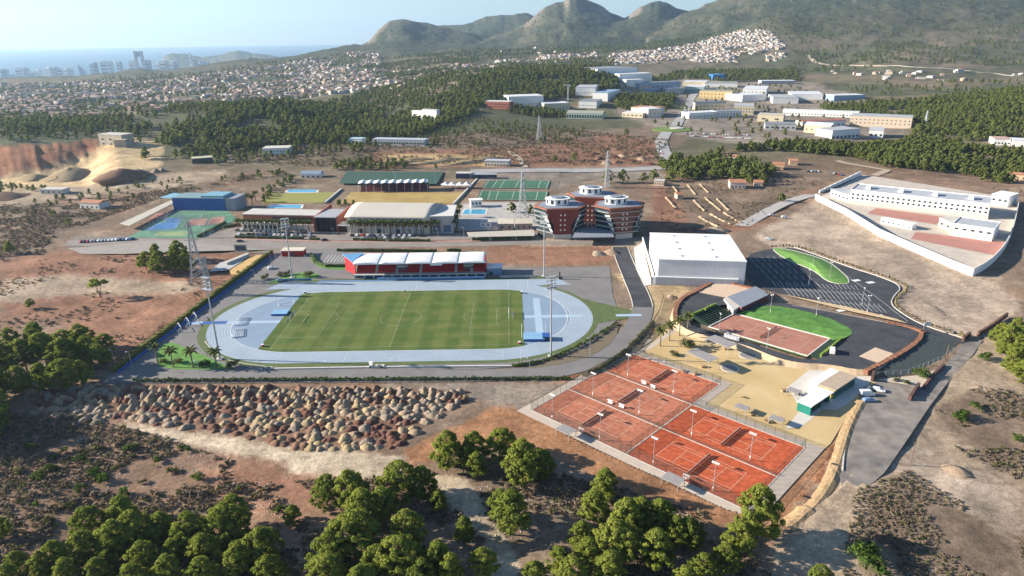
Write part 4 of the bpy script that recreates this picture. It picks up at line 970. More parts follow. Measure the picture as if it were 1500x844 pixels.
# seating terraces at both short ends of the court
m_seatg = mat('dark_green_terrace', (.012, .035, .02), .8, .2, 1.0)
def terrace(u0, dirn, v0, v1, n, label, hedge=True):
    t = thing('seating_terrace', label, 'seating terrace')
    for k in range(n):
        ua = u0 + dirn * (.010 + k * .026); ub = u0 + dirn * (.010 + (k + 1) * .026 - .001)
        q = [PC(ua, v0), PC(ub, v0), PC(ub, v1), PC(ua, v1)]
        MB().prism(q, .1, .55 + k * .34).build('step', m_seatg, t)
        q2 = [PC(ua, v0), PC(ua + dirn * .004, v0), PC(ua + dirn * .004, v1), PC(ua, v1)]
        MB().prism(q2, .55 + k * .34, .60 + k * .34).build('step_edge', mat('step_edge_grey', (.11, .15, .10), .8, .1), t)
    hz_ = MB(); ue = u0 + dirn * (.014 + n * .026)
    L_ = resample([PC(ue, v0), PC(ue, v1)], .8)
    for a, b in zip(L_, L_[1:]): hz_.obox((a[0] + b[0]) / 2, (a[1] + b[1]) / 2, .4, math.hypot(b[0] - a[0], b[1] - a[1]) * .98, .6, .55 + n * .34 + .2 * random.random(), atan2(b[1] - a[1], b[0] - a[0]))
    hz_.build('hedge_edge', mat('lime_hedge', (.20, .30, .045), .9, .35, 1.5), t)
terrace(0, -1, .05, .48, 8, 'dark stepped seating at the stand end of the sunken court, hedge side')
terrace(0, -1, .52, .95, 8, 'dark stepped seating at the stand end of the sunken court, building side')
terrace(1.0, 1, .02, .98, 4, 'low green stepped seating beside the parked white van')
# concrete block and ramp building under the gravel patch
q = W([(1066, 440), (1086, 455), (1124, 437), (1106, 425)], ZL)
t = thing('changing_rooms', 'half-buried changing rooms with blue-grey flat roof and dark red front', 'building')
MB().prism(q, 0, ZL + 1.5).build('wall', mat('dark_red_wall', (.19, .05, .04), .8, .1), t)
cq = (sum(p[0] for p in q) / 4, sum(p[1] for p in q) / 4)
MB().prism([(p[0] + (p[0] - cq[0]) * .05, p[1] + (p[1] - cq[1]) * .05) for p in q], ZL + 1.5, ZL + 1.8, bottom=True).build('roof', mat('slate_roof', (.22, .25, .29), .8, .15), t)
MB().prism(W([(1060, 440), (1067, 438), (1083, 452), (1074, 458)], ZL), .2, ZL + 1.0).build('retaining_wing', m_conc, t)
# white hall
HZ = 13.0
rf = W([(965, 380.4), (1093.4, 384), (1068, 344.8), (952.5, 341.7)], HZ)
t = thing('white_sports_hall', 'large white windowless sports hall with a plain flat roof', 'sports hall')
m_hall = mat('white_cladding', (.70, .72, .74), .5, .05, .2); m_hallr = mat('white_roof_sheet', (.80, .80, .78), .6, .03, .08)
MB().prism(rf, 0, HZ - .05, top=False).build('wall', m_hall, t)
cq = (sum(p[0] for p in rf) / 4, sum(p[1] for p in rf) / 4)
MB().prism([(p[0] + (p[0] - cq[0]) * .012, p[1] + (p[1] - cq[1]) * .012) for p in rf], HZ - .05, HZ + .35, bottom=True).build('roof', m_hallr, t)
for i in range(4):
    a, b = Vector(rf[i]), Vector(rf[(i + 1) % 4]); n = int((b - a).length / 2.4); d = (b - a).normalized(); ang = atan2(d.y, d.x)
    pm = MB().box(-1.15, 1.15, -.07, -.004, .05, HZ - .1).mesh('cladding_panel', m_hall)
    for k in range(n):
        p = a.lerp(b, (k + .5) / n); place(pm, 'cladding_panel', t, (p.x, p.y, 0), (0, 0, ang))
for k in range(8):
    p = Vector(rf[0]).lerp(Vector(rf[3]), .12 + .76 * (k % 4) / 3).lerp(Vector(rf[1]).lerp(Vector(rf[2]), .12 + .76 * (k % 4) / 3), .28 if k < 4 else .67)
    MB().obox(p.x, p.y, HZ + .35, 1.6, .8, .55, .4).build('roof_vent', m_metalw, t)
# ribs of the roof sheets
for k in range(1, 12):
    a = Vector(rf[0]).lerp(Vector(rf[1]), k / 12); b = Vector(rf[3]).lerp(Vector(rf[2]), k / 12); kerb(MB(), [tuple(a.lerp(b, .01)), tuple(a.lerp(b, .99))], .16, .07, HZ + .352).build('roof_seam', m_hallr, t)
fr = [G(953.4, 416.5), G(1079, 418.5)]; bk = [rf[0], rf[1]]
an = thing('hall_annex', 'low grey front annex with white flat roof before the sports hall', 'annex')
qa = [fr[0], fr[1], (fr[1][0] - .3, bk[1][1] - .6), (bk[0][0] - 1.0, bk[0][1] - .6)]
MB().prism(qa, 0, 4.0).build('wall', mat('grey_panel', (.40, .42, .45), .6, .1), an); MB().prism([(p[0], p[1] + (.4 if i < 2 else 0)) for i, p in enumerate(qa)], 4.003, 4.35).build('roof', m_hallr, an)
for k in range(16):
    p = Vector(qa[0]).lerp(Vector(qa[1]), (k + .5) / 16); MB().box(-1.35, 1.35, -.08, -.004, .3, 3.8).build('panel', mat('grey_panel', (.40, .42, .45), .6, .1), an, loc=(p.x, p.y, 0))
for u_, h_ in ((.08, 2.4), (.2, 3.2), (.24, 1.6)): p = Vector(qa[0]).lerp(Vector(qa[1]), u_); MB().box(0, 2.2, 1.2, 3.0, 4.35, 4.35 + h_).build('roof_plant', m_metalw, an, loc=(p.x, p.y, 0))
sheet('hall_forecourt', W([(928, 363), (941, 356), (955, 417), (938, 420), (932, 395)]), .03, mat('pale_concrete', (.62, .60, .56), .85, .08, .2), 'pale concrete forecourt beside the white hall', 'pavement')
o = kerb(MB(), W([(941, 352), (957, 408)]), .5, 2.4).build('retaining_wall', m_white); tagk(o, 'white retaining wall running along the hall side', 'wall')
# ------------------------------------------------------------ upper car park
ZP = .06
park = W([(1090, 375), (1128, 364), (1163, 362.5), (1204, 377), (1242, 391.5), (1292, 407), (1322, 420), (1318, 427), (1306, 435), (1304, 447), (1324, 462), (1352, 478), (1420, 500), (1408, 505), (1345, 483), (1312, 470), (1142, 431), (1112, 422), (1092, 409)])
sheet('upper_car_park', smooth_poly(park, 1), ZP, m_asphn, 'dark new asphalt car park beside the white hall', 'car park')
gb = MB(); gl = smooth_poly(W([(1127, 363), (1151, 364.5), (1184, 373), (1216, 383.5), (1253, 417), (1215, 416), (1191, 395), (1153, 382)]), 2)
c_ = (sum(p[0] for p in gl) / len(gl), sum(p[1] for p in gl) / len(gl))
for i in range(len(gl)):
    a, b = gl[i], gl[(i + 1) % len(gl)]
    def hp(p, s): q = (c_[0] + (p[0] - c_[0]) * s, c_[1] + (p[1] - c_[1]) * s); return (q[0], q[1], ZP + .05 + (1 - s) * 2.4)
    for s0, s1 in ((1, .7), (.7, .35)): gb.face([hp(a, s0), hp(b, s0), hp(b, s1), hp(a, s1)])
    gb.face([hp(a, .35), hp(b, .35), (c_[0], c_[1], ZP + 1.75)])
o = gb.build('grass_island', mat('berm_grass2', (.12, .255, .055), .9, .2, .3, col2=(.17, .32, .08))); tagk(o, 'bright green grass island in the upper car park', 'lawn', kind='structure')
o = kerb(MB(), gl + [gl[0]], .35, .18, ZP).build('island_kerb', m_kerb); tagk(o, 'pale kerb of the grass island', 'kerb', kind='structure')
kl = smooth_line(W([(1163, 362), (1204, 376.5), (1242, 391), (1292, 406.5), (1323, 420), (1307, 436), (1305, 447), (1325, 462), (1352, 477), (1412, 496)]), 2)
o = kerb(MB(), kl, .4, .2, ZP).build('car_park_kerb', m_kerb); tagk(o, 'white kerb bounding the upper car park', 'kerb', kind='structure')
hb = MB(); L_ = resample(smooth_line(W([(1130, 361), (1164, 359.5), (1206, 374), (1244, 388.5), (1294, 404), (1328, 418), (1330, 424), (1313, 436), (1312, 448), (1332, 462), (1356, 474), (1410, 491)]), 2), 1.6)
for k, p in enumerate(L_):
    if k % 1 == 0: hb.obox(p[0] + random.uniform(-.3, .3), p[1] + random.uniform(-.3, .3), 0, .5 + .5 * random.random(), .5 + .5 * random.random(), .5 + .9 * random.random(), random.random() * 3)
o = hb.build('dry_hedge', mat('dry_hedge', (.16, .13, .06), .95, .4, 1.5)); tagk(o, 'low dry brown hedge plants along the car park kerb', 'hedge', kind='stuff')
mk_ = MB()
def bays(p0, p1, n, dx, dy):
    for k in range(n + 1):
        px = p0[0] + (p1[0] - p0[0]) * k / n; py = p0[1] + (p1[1] - p0[1]) * k / n
        ribbon(mk_, [G(px, py), G(px + dx, py + dy)], .16, ZP + .02)
bays((1132, 414), (1252, 418), 20, 5.5, 6.5); bays((1150, 424), (1268, 432), 18, 8, 9.5); bays((1150, 424), (1268, 432), 18, -4.5, -4); bays((1200, 440), (1290, 450), 13, 9, 9); bays((1200, 440), (1290, 450), 13, -4, -4)
for i in range(5): bays((1098 + 8 * i, 378 + 8.2 * i), (1150 + 11 * i, 375 + 9.5 * i), 6, 6, 6.5)
ribbon(mk_, W([(1150, 424), (1268, 432)]), .14, ZP + .021); ribbon(mk_, W([(1200, 440), (1290, 450)]), .14, ZP + .021)
ribbon(mk_, smooth_line(W([(1225, 393), (1262, 420), (1290, 440), (1312, 458), (1330, 471)]), 2), .16, ZP + .022); ribbon(mk_, W([(1160, 452), (1220, 462), (1300, 478)]), .2, ZL + .03)
for px, py in ((1275, 414), (1254, 411), (1288, 463), (1232, 455)): x, y = G(px, py); mk_.obox(x, y, ZP + .019, 4.2, 2.4, .006, .3)
o = mk_.build('parking_markings', m_line); tagk(o, 'white bay lines and arrows of the upper car park', 'markings', kind='structure')
sheet('verge_strip', W([(1142, 433), (1158, 437), (1250, 460), (1330, 477), (1312, 470), (1240, 452)]), ZP + .9, mat('sandy_verge', (.56, .42, .25), .95, .15, .5), 'sandy verge between upper car park and loop', 'verge')
cl_ = lamp_proto(8.5, 2, 1.3, 'car_park_lamp')
for k, (px, py, lb) in enumerate(((1184, 420, 'white lamp post beside the hall shadow in the upper car park'), (1128, 459, 'white lamp post on the berm end near the changing rooms'), (1195, 464, 'white lamp post behind the green berm'), (1262, 448, 'white lamp post between the bay rows of the upper car park'), (1053, 488, 'white lamp post at the near side of the sunken court, stand end'), (1123, 511, 'white lamp post at the near side of the sunken court, middle'), (1215, 408, 'white lamp post on the grass island'), (1190, 392, 'white lamp post on the grass island edge'), (1270, 460, 'white lamp post by the car park exit line'))):
    z_ = ZL if py > 452 and px < 1200 else ZP; x, y = G(px, py, z_)
    if k == 0: cl_.location = (x, y, z_); cl_['label'] = lb; cl_['group'] = 'car park lamps'
    else: dup(cl_, (x, y, z_), .4 * k, lb)
# ------------------------------------------------------------ generic block on a front line seen in the photo
def front(pl, pr, far=False, z=0.0):
    if far:
        a = GT(*pl); b = GT(*pr); z0 = min(a[2], b[2])
        return (a[0], a[1]), (b[0], b[1]), z0
    return G(*pl, z), G(*pr, z), z
def block(name, label, cat, pl, pr, depth, h, wall, roof, far=False, win=None, winc=None, gable=0, group=None, over=.35, para=0, side_win=None, z=0.0, sink=0.0):
    """a building whose front foot runs from pixel pl to pixel pr; win=(columns, rows, sill, width share, height)"""
    a, b, z0 = front(pl, pr, far, z); o_, ang, L = frame_of(a, b)
    if far: ang *= .55 if abs(ang) > .5 else 1
    t = thing(name, label, cat, (a[0], a[1], z0), ang, group)
    base = -2.5 if far else -sink
    if far:
        zz = [hz(a[0] + L * u * cos(ang) - depth * v * sin(ang), a[1] + L * u * sin(ang) + depth * v * cos(ang)) for u in (0, 1) for v in (0, 1)]
        base = min(zz) - z0 - 1.0; top = max(zz) - z0
        h = h + max(0, top * .6)
    MB().box(0, L, 0, depth, base, h).build('wall', wall, t)
    if gable:
        r = MB(); y0, y1, ym = -over, depth + over, depth / 2
        r.face([(-over, y0, h + .02), (L + over, y0, h + .02), (L + over, ym, h + gable), (-over, ym, h + gable)]); r.face([(L + over, y1, h + .02), (-over, y1, h + .02), (-over, ym, h + gable), (L + over, ym, h + gable)])
        r.face([(-over, y0, h + .02), (-over, ym, h + gable), (-over, y1, h + .02)]); r.face([(L + over, y0, h + .02), (L + over, y1, h + .02), (L + over, ym, h + gable)])
        r.build('roof', roof, t)
    else:
        MB().box(-over, L + over, -over, depth + over, h, h + .45).build('roof', roof, t)
        if para:
            p = MB()
            for q in ((-over, L + over, -over, -over + .3), (-over, L + over, depth + over - .3, depth + over)): p.box(*q, h + .452, h + .452 + para)
            for q in ((-over, -over + .3, -over + .303, depth + over - .303), (L + over - .3, L + over, -over + .303, depth + over - .303)): p.box(*q, h + .452, h + .452 + para)
            p.build('parapet', wall, t)
    if win:
        n, rows, sill, sh, wh = win; wm = MB().box(-L / n * sh / 2, L / n * sh / 2, -.07, -.004, 0, wh).mesh('window', winc or m_glass)
        for r_ in range(rows):
            for k in range(n): place(wm, 'window', t, ((k + .5) * L / n, 0, sill + r_ * (h - sill - .6) / max(rows, 1)))
    if side_win:
        n, rows, sill, sh, wh = side_win; wm = MB().box(-.07, -.004, -depth / n * sh / 2, depth / n * sh / 2, 0, wh).mesh('window', winc or m_glass)
        for r_ in range(rows):
            for k in range(n): place(wm, 'window', t, (0, (k + .5) * depth / n, sill + r_ * (h - sill - .6) / max(rows, 1)))
    t['_L'] = L
    return t
# ------------------------------------------------------------ streets and surfaces round the sports complex
m_street = mat('street_asphalt', (.235, .205, .18), .9, .12, .1, col2=(.295, .26, .23))
sheet('main_street', W([(95, 360), (100, 352), (200, 349), (350, 350), (500, 354), (700, 354), (790, 350), (900, 352), (965, 345), (965, 351), (905, 359), (790, 358), (690, 361), (500, 364), (395, 366), (240, 364)]), .01, m_street, 'grey main street passing the sports complex', 'road')
sheet('pink_cycle_lane', W([(345, 349.5), (500, 353), (640, 353), (780, 350), (780, 351.6), (640, 355), (500, 355), (345, 351.2)]), .03, mat('pink_lane', (.42, .24, .20), .9, .12, .2), 'pinkish cycle lane along the complex car park', 'path')
sheet('complex_car_park', W([(288, 348), (345, 333), (480, 340), (640, 342), (790, 341), (790, 349), (640, 352), (500, 352), (345, 348)]), .025, m_street, 'grey car park in front of the sports pavilions', 'car park')
sheet('gravel_lot', W([(100, 364), (240, 352), (395, 366), (300, 368), (180, 372), (120, 372)]), .02, mat('grey_gravel', (.30, .27, .24), .95, .15, .2), 'grey gravel lot with parked cars', 'car park')
road = smooth_line(W([(1062, 344), (1085, 332), (1110, 318), (1140, 301), (1170, 290), (1196, 284)]), 2)
o = ribbon(MB(), road, 9, .06).build('lane', mat('pale_asphalt', (.40, .38, .36), .9, .1, .1)); tagk(o, 'pale grey lane curving up to the white school', 'road', kind='structure')
sheet('lower_lane', W([(1228, 690), (1240, 655), (1262, 600), (1270, 580), (1266, 562), (1278, 558), (1338, 566), (1380, 540), (1412, 502), (1440, 498), (1425, 520), (1395, 552), (1362, 595), (1325, 650), (1296, 692), (1262, 722), (1235, 722)]), .015, mat('worn_asphalt', (.185, .175, .168), .92, .12, .07, col2=(.31, .265, .22), scale2=.25), 'worn grey lane with parked vans', 'road')
o = kerb(MB(), smooth_line(W([(1234, 690), (1236, 660), (1250, 610), (1258, 590)]), 2), .4, .3).build('lane_kerb', m_kerb); tagk(o, 'pale kerb along the worn lane', 'kerb', kind='structure')
# courts, pitches and pools behind
m_turfd = mat('dark_turf', (.035, .085, .065), .9, .12, .15); m_turfg = mat('green_turf', (.05, .15, .085), .9, .1, .15); m_dry = mat('dry_pitch', (.36, .25, .075), .95, .18, .08, col2=(.44, .32, .12))
sheet('back_pitch', W([(497, 272), (508, 254), (650, 255), (640, 273)]), max(hz(*G(px, py)) for px in (500, 540, 580, 620, 648) for py in (254, 258, 264, 270)) + .25, m_turfd, 'dark green artificial pitch behind the tented stand', 'football pitch')
sheet('dry_pitch', W([(498, 298), (514, 281.5), (684, 282), (671, 299)]), .02, m_dry, 'dry ochre pitch behind the vaulted hall', 'football pitch')
for nm, q, lb in (('u', [(715.5, 264), (806, 265.5), (802.5, 277), (706, 276.5)], 'small green turf pitch farther from the hotel, with white lines'), ('l', [(704, 280), (803, 281.5), (800, 294.5), (699, 293.5)], 'small green turf pitch nearer the hotel, with white lines')):
    p = W(q); s_ = sheet('turf_pitch', p, .43, m_turfg, lb, 'football pitch'); l_ = MB()
    A = [Vector(v) for v in p]
    def Q(u, v): w0 = A[3].lerp(A[2], u); w1 = A[0].lerp(A[1], u); r = w0.lerp(w1, v); return (r.x, r.y)
    for a_, b_ in (((.02, .04), (.98, .04)), ((.02, .96), (.98, .96)), ((.02, .04), (.02, .96)), ((.98, .04), (.98, .96)), ((.5, .04), (.5, .96)), ((.15, .04), (.15, .96)), ((.85, .04), (.85, .96)), ((.27, .04), (.27, .96))): ribbon(l_, [Q(*a_), Q(*b_)], .28, .45)
    l_.build('pitch_lines', m_line, s_)
    fence(p + [p[0]], 3.0, lb.replace('turf pitch', 'pitch fence').replace(', with white lines', ''), 6.0, link=m_linkw, group='turf pitch fences')
m_pool = mat('pool_water', (.06, .34, .52), .12, .1, .3, spec=.6)
def pool(q, label):
    p = W(q); c = (sum(a[0] for a in p) / 4, sum(a[1] for a in p) / 4)
    t = thing('swimming_pool', label, 'pool'); MB().prism([(c[0] + (a[0] - c[0]) * 1.18, c[1] + (a[1] - c[1]) * 1.3) for a in p], -.05, .12).build('deck', m_kerb, t); MB().prism(p, .1, .16).build('water', m_pool, t)
sheet('pool_lawn', W([(384, 298), (392, 285), (425, 263), (472, 262), (500, 274), (472, 297)]), .02, mat('yellow_lawn', (.33, .29, .07), .95, .2, .2, col2=(.24, .27, .07)), 'yellowish lawn around the outdoor pool', 'lawn')
pool([(424, 276), (464, 276), (463, 281.5), (421, 282)], 'long blue outdoor pool on the yellowish lawn'); pool([(398, 300.5), (441, 300.5), (440, 305), (394, 305)], 'blue pool right behind the brick pavilion'); pool([(682, 307), (712, 307), (710, 314), (677, 314)], 'bright blue splash pool beside the vaulted hall annex')
sheet('playground_paving', W([(672, 300), (695, 296), (800, 297), (786, 336), (670, 338)]), .012, mat('grey_paving', (.40, .38, .35), .9, .18, .15), 'grey paved grounds between pool and hotel', 'pavement')
# padel and play courts on the left
m_cb = mat('court_blue', (.06, .20, .46), .85, .15, .2); m_cg = mat('court_green', (.11, .25, .16), .85, .15, .2); m_cs = mat('court_salmon', (.45, .22, .17), .85, .15, .2); m_cl = mat('court_lime', (.30, .38, .16), .9, .2, .3)
sheet('play_grounds', W([(188, 348), (256, 309), (334, 309), (348, 322), (292, 349)]), .012, m_cg, 'green base of the small play courts', 'pavement')
cage = None
for k, (q, m_, lb) in enumerate((([(212, 338), (232, 327), (266, 325), (256, 336)], m_cb, 'blue padel court beside the long pale canopy'), ([(262, 335), (272, 324), (298, 323), (292, 334)], m_cg, 'green padel court between blue and salmon courts'), ([(222, 345), (234, 340), (280, 338), (272, 346)], m_cl, 'lime play court along the street'),
        ([(270, 331), (280, 321), (306, 320), (300, 330)], m_cs, 'salmon play court towards the brick pavilion'), ([(302, 330), (310, 319), (330, 317), (326, 327)], m_cs, 'salmon play court beside the hedge'), ([(256, 322), (262, 314), (300, 313), (296, 321)], m_cg, 'green court right below the blue hall'), ([(214, 322), (230, 313), (252, 311), (244, 320)], m_cs, 'salmon court beside the canopy roof'), ([(290, 346), (300, 334), (318, 332), (308, 344)], m_cg, 'dark green court at the corner of the car park'), ([(238, 326), (246, 320), (268, 319), (262, 325)], m_cb, 'small blue court between salmon and green ones'))):
    p = W(q); t = thing('play_court', lb, 'court', (p[0][0], p[0][1], 0), 0, 'small coloured courts'); pl_ = [(a[0] - p[0][0], a[1] - p[0][1]) for a in p]
    MB().prism(pl_, .0, .03 + .004 * k).build('surface', m_, t)
    l_ = MB(); c = (sum(a[0] for a in pl_) / 4, sum(a[1] for a in pl_) / 4); ins = [(c[0] + (a[0] - c[0]) * .86, c[1] + (a[1] - c[1]) * .86) for a in pl_]
    ribbon(l_, ins + [ins[0]], .25, .07); l_.build('court_lines', m_line, t)
    for q2 in resample(pl_ + [pl_[0]], 5.0): MB().tube((q2[0], q2[1], 0), (q2[0], q2[1], 3.6), .07, n=5).build('cage_post', m_steel, t)
    cg = MB()
    for a, b in zip(pl_, pl_[1:] + [pl_[0]]): cg.face([(a[0], a[1], .1), (b[0], b[1], .1), (b[0], b[1], 3.0), (a[0], a[1], 3.0)])
    cg.build('cage_mesh', m_linkw, t)
# ------------------------------------------------------------ pavilions
def pavilion():
    a, b = G(355.6, 336), G(463, 338.6); o_, ang, L = frame_of(a, b)
    t = thing('brick_pavilion', 'long two-storey brick sports pavilion with pale flat roof', 'pavilion', (a[0], a[1], 0), ang)
    MB().box(0, L, 3.0, 17, 0, 9.4).build('brick_wall', m_brick, t); MB().box(-.5, L + .5, 2.2, 17.6, 9.4, 9.9).build('roof', mat('pale_roof', (.52, .50, .46), .85, .1, .2), t)
    MB().box(0, L * .62, -.2, 3.0, 0, 4.3).build('arcade', m_cream, t); MB().box(-.4, L * .62 + .4, -.6, 3.0, 4.3, 4.8).build('arcade_roof', m_white, t)
    MB().box(L * .62 + .01, L, .8, 3.0, 0, 3.6).build('lower_wall', mat('grey_render', (.42, .40, .38), .85, .1), t)
    pm = MB().box(-.3, .3, -.55, -.204, 0, 4.28).mesh('pilaster', m_white); wm = MB().box(-1.3, 1.3, -.26, -.203, .6, 3.2).mesh('window', m_glass); wu = MB().box(-1.1, 1.1, 2.93, 2.997, 6.2, 8.0).mesh('window', m_glass)
    for k in range(11): place(pm, 'pilaster', t, (1 + k * (L * .62 - 2) / 10, 0, 0))
    for k in range(10): place(wm, 'window', t, (1 + (k + .5) * (L * .62 - 2) / 10, 0, 0))
    for k in range(14): place(wu, 'window', t, (L * .4 + (k + .5) * L * .58 / 14, 0, 0))
    a, b = G(464, 339.4), G(494, 340); o_, ang, L = frame_of(a, b)
    t = thing('glazed_entrance', 'dark glazed entrance hall between two slanting brick walls', 'entrance hall', (a[0], a[1], 0), ang)
    MB().box(0, L, 2, 20, 0, 9.6).build('glass_front', mat('dark_glass', (.02, .025, .03), .1, .2, .4), t); MB().box(-.4, L + .4, -1.5, 21, 9.6, 10.1).build('roof_slab', mat('grey_slab', (.36, .36, .38), .8, .1), t)
    for s, x in ((0, -1.2), (1, L + .1)): MB().prism([(x, -1.0), (x + 1.1, -1.0), (x + 1.1, 30), (x, 30)], 0, [9.8, 9.8, 11.5, 11.5]).build('brick_wing', m_brick, t)
    for k in range(6): MB().box((k + .5) * L / 6 - .12, (k + .5) * L / 6 + .12, -1.2, -.9, 0, 9.6).build('column', m_dark, t)
    MB().box(L + 1.3, L + 9, -2, 8, 4.6, 5.1).build('porch_roof', m_white, t)
    # vaulted hall
    a, b = G(509, 341), G(631, 343); o_, ang, L = frame_of(a, b)
    t = thing('vaulted_sports_hall', 'large sports hall with pale curved roof, brick band and pale pillars', 'sports hall', (a[0], a[1], 0), ang)
    D_ = 38
    MB().box(0, L, 0, D_, 0, 10.6).build('wall', m_cream, t)
    MB().box(6, L - 6, -.25, -.003, 4.6, 9.2).build('brick_band', m_brick, t)
    def vault(u, v): return (-.8 + u * (L + 1.6), -1.0 + v * (D_ + 2), 10.7 + 4.2 * sin(pi * (v * .92 + .04)) - .6)
    o = MB().grid(vault, 12, 16).build('vaulted_roof', mat('vault_roof', (.52, .48, .41), .75, .05, .06), t, smooth=True); md = o.modifiers.new('thickness', 'SOLIDIFY'); md.thickness = .25; md.offset = -1
    en = MB()
    for x in (0.02, L - .02): en.face([(x, -1 + v * (D_ + 2), 10.5 + 4.0 * sin(pi * (v * .92 + .04)) - .6) for v in np.linspace(0, 1, 12)] + [(x, D_, 10.5), (x, 0, 10.5)])
    en.build('gable_wall', m_cream, t)
    for k in range(1, 9): kerb(MB(), [(L * k / 9, 0), (L * k / 9, .01)], .1, .1)
    pm = MB().box(-.45, .45, -.7, -.26, 0, 9.6).mesh('pilaster', m_white); wm = MB().box(-1.5, 1.5, -.32, -.255, 6.6, 8.6).mesh('window', mat('teal_glass', (.05, .20, .20), .2, .1)); dm = MB().box(-1.3, 1.3, -.06, -.004, 0, 2.8).mesh('door', m_dark)
    for k in range(13): place(pm, 'pilaster', t, (3 + k * (L - 6) / 12, 0, 0))
    for k in range(12): place(wm, 'window', t, (3 + (k + .5) * (L - 6) / 12, 0, 0))
    for k in (1, 4, 7, 11): place(dm, 'door', t, (3 + (k + .5) * (L - 6) / 12, 0, 0))
    MB().box(L - 5.5, L, -.9, -.004, 0, 10.4).build('corner_tower', m_cream, t); 
    for z_ in (5.2, 8.0): MB().tube((L - 2.7, -.98, z_), (L - 2.7, -.9, z_), 1.0, n=16).build('round_window', m_dark, t)
    a, b = G(632.5, 343), G(664.5, 342.5); o_, ang, L2 = frame_of(a, b)
    t = thing('hall_wing', 'lower pale wing of the vaulted hall with big blue windows', 'annex', (a[0], a[1], 0), ang)
    MB().box(0.05, L2, 1.0, 30, 0, 11.2).build('wall', mat('grey_cream', (.46, .45, .43), .8, .1), t); MB().box(-.3, L2 + .4, .4, 30.5, 11.2, 11.6).build('roof', mat('vault_roof2', (.60, .58, .54), .75, .06), t)
    for k in range(2): MB().box(1.2 + k * 6.4, 5.8 + k * 6.4, .93, .996, 1.0, 5.5).build('window', mat('blue_glass', (.10, .16, .24), .15, .1), t)
pavilion()
# tented stand
def tented():
    a, b = G(526, 281.5), G(626, 281.5); L = b[0] - a[0]; t = thing('tented_stand', 'small stand under a white scalloped tent roof', 'grandstand', (a[0], a[1], 0))
    for k in range(6): MB().box(1, L - 1, 1 + k * 1.1, 2.08 + k * 1.1, 0, .8 + k * .55).build('seat_row', mat('maroon_seats', (.15, .045, .05), .7, .3, .5), t)
    MB().box(0, L, 8, 8.5, 0, 5.5).build('back_wall', mat('dark_wall', (.10, .09, .10), .8, .1), t)
    n = 9; w_ = L / n
    def tent(u, v): return (u * w_, -1.5 + v * 13, 5.6 + 1.0 * abs(2 * u - 1) ** .6 * -1 + 1.6 + 2.0 * sin(pi * min(.15 + v * .8, 1)))
    me = MB().grid(tent, 8, 6).mesh('tent_bay', mat('tent_fabric', (.82, .81, .78), .7, .04), True)
    for k in range(n): place(me, 'tent_bay', t, (k * w_, 0, 0))
    for k in range(n + 1): MB().tube((k * w_, -1.2, 0), (k * w_, -1.2, 6.0), .12, n=6).build('tent_post', m_metalw, t)
tented()
def tent_small(px, py, label, w_=9):
    x, y = G(px, py); t = thing('peaked_tent', label, 'tent', (x, y, 0), 0, 'white peaked tents')
    def f(u, v): r = max(abs(2 * u - 1), abs(2 * v - 1)); return ((u - .5) * w_, (v - .5) * w_, 3.2 + 2.6 * (1 - r) ** 1.7)
    MB().grid(f, 10, 10).build('canopy', mat('tent_fabric', (.82, .81, .78), .7, .04), t, smooth=True)
    for a in (-1, 1):
        for b in (-1, 1): MB().tube((a * w_ * .47, b * w_ * .47, 0), (a * w_ * .47, b * w_ * .47, 3.2), .07, n=6).build('post', m_metalw, t)
for k, px in enumerate((653, 662.5, 674, 684)): tent_small(px, 276, ['white peaked tent beside the tented stand end', 'second white peaked tent from the tented stand', 'third white peaked tent from the tented stand', 'white peaked tent next to the pitch fence path'][k], 7.5)
# blue hall and canopies
t = block('blue_hall', 'long bright blue windowless hall behind the play courts', 'hall', (255, 308), (331, 309), 17, 9.0, m_blue, mat('teal_roof', (.20, .30, .32), .6, .1), over=.15)
MB().box(t['_L'] * .55, t['_L'] * .97, 1, 16, 9.45, 10.9).build('roof_light', mat('teal_glass_roof', (.18, .36, .42), .3, .1), t)
MB().box(t['_L'] + .02, t['_L'] + 8, .5, 17, 0, 9.2).build('grey_end', mat('grey_clad', (.27, .29, .33), .6, .15, .4), t)
for k in range(12): MB().box((k + .04) * t['_L'] / 12, (k + .96) * t['_L'] / 12, -.06, -.004, .2, 8.8).build('cladding_panel', m_blue, t)
def canopy(q, h, label, m_, name='canopy_roof'):
    p = W(q, h); t = thing('canopy', label, 'canopy'); MB().prism(p, h, h + .3, bottom=True).build(name, m_, t)
    c = (sum(a[0] for a in p) / len(p), sum(a[1] for a in p) / len(p))
    for a in resample(p + [p[0]], 12): MB().tube((c[0] + (a[0] - c[0]) * .94, c[1] + (a[1] - c[1]) * .94, 0), (c[0] + (a[0] - c[0]) * .94, c[1] + (a[1] - c[1]) * .94, h), .12, n=6).build('post', m_steel, t)
canopy([(234, 290), (255, 283), (267, 285), (252, 291)], 4, 'light blue curved canopy beside the blue hall', mat('sky_canopy', (.22, .42, .52), .5, .1))
canopy([(176, 328), (250, 294), (256, 297), (190, 331)], 3.2, 'long pale canopy roof beside the play courts', mat('pale_canopy', (.48, .45, .38), .8, .1))
canopy([(684, 341), (782, 337), (783, 346), (688, 348)], 2.6, 'long pale slatted car shelter opposite the stand', mat('slat_canopy', (.46, .42, .36), .85, .12))
block('service_house', 'white house with blue-grey roof behind the pool lawn', 'house', (441, 262), (470, 262), 9, 4.5, m_white, mat('bluegrey_roof', (.22, .28, .35), .7, .15), gable=2, win=(4, 1, 1.2, .4, 1.5))
block('school_house', 'small white flat house beside the splash pool yard', 'house', (704, 333), (719, 333), 6, 3.2, m_white, m_conc, win=(2, 1, 1, .3, 1.2))
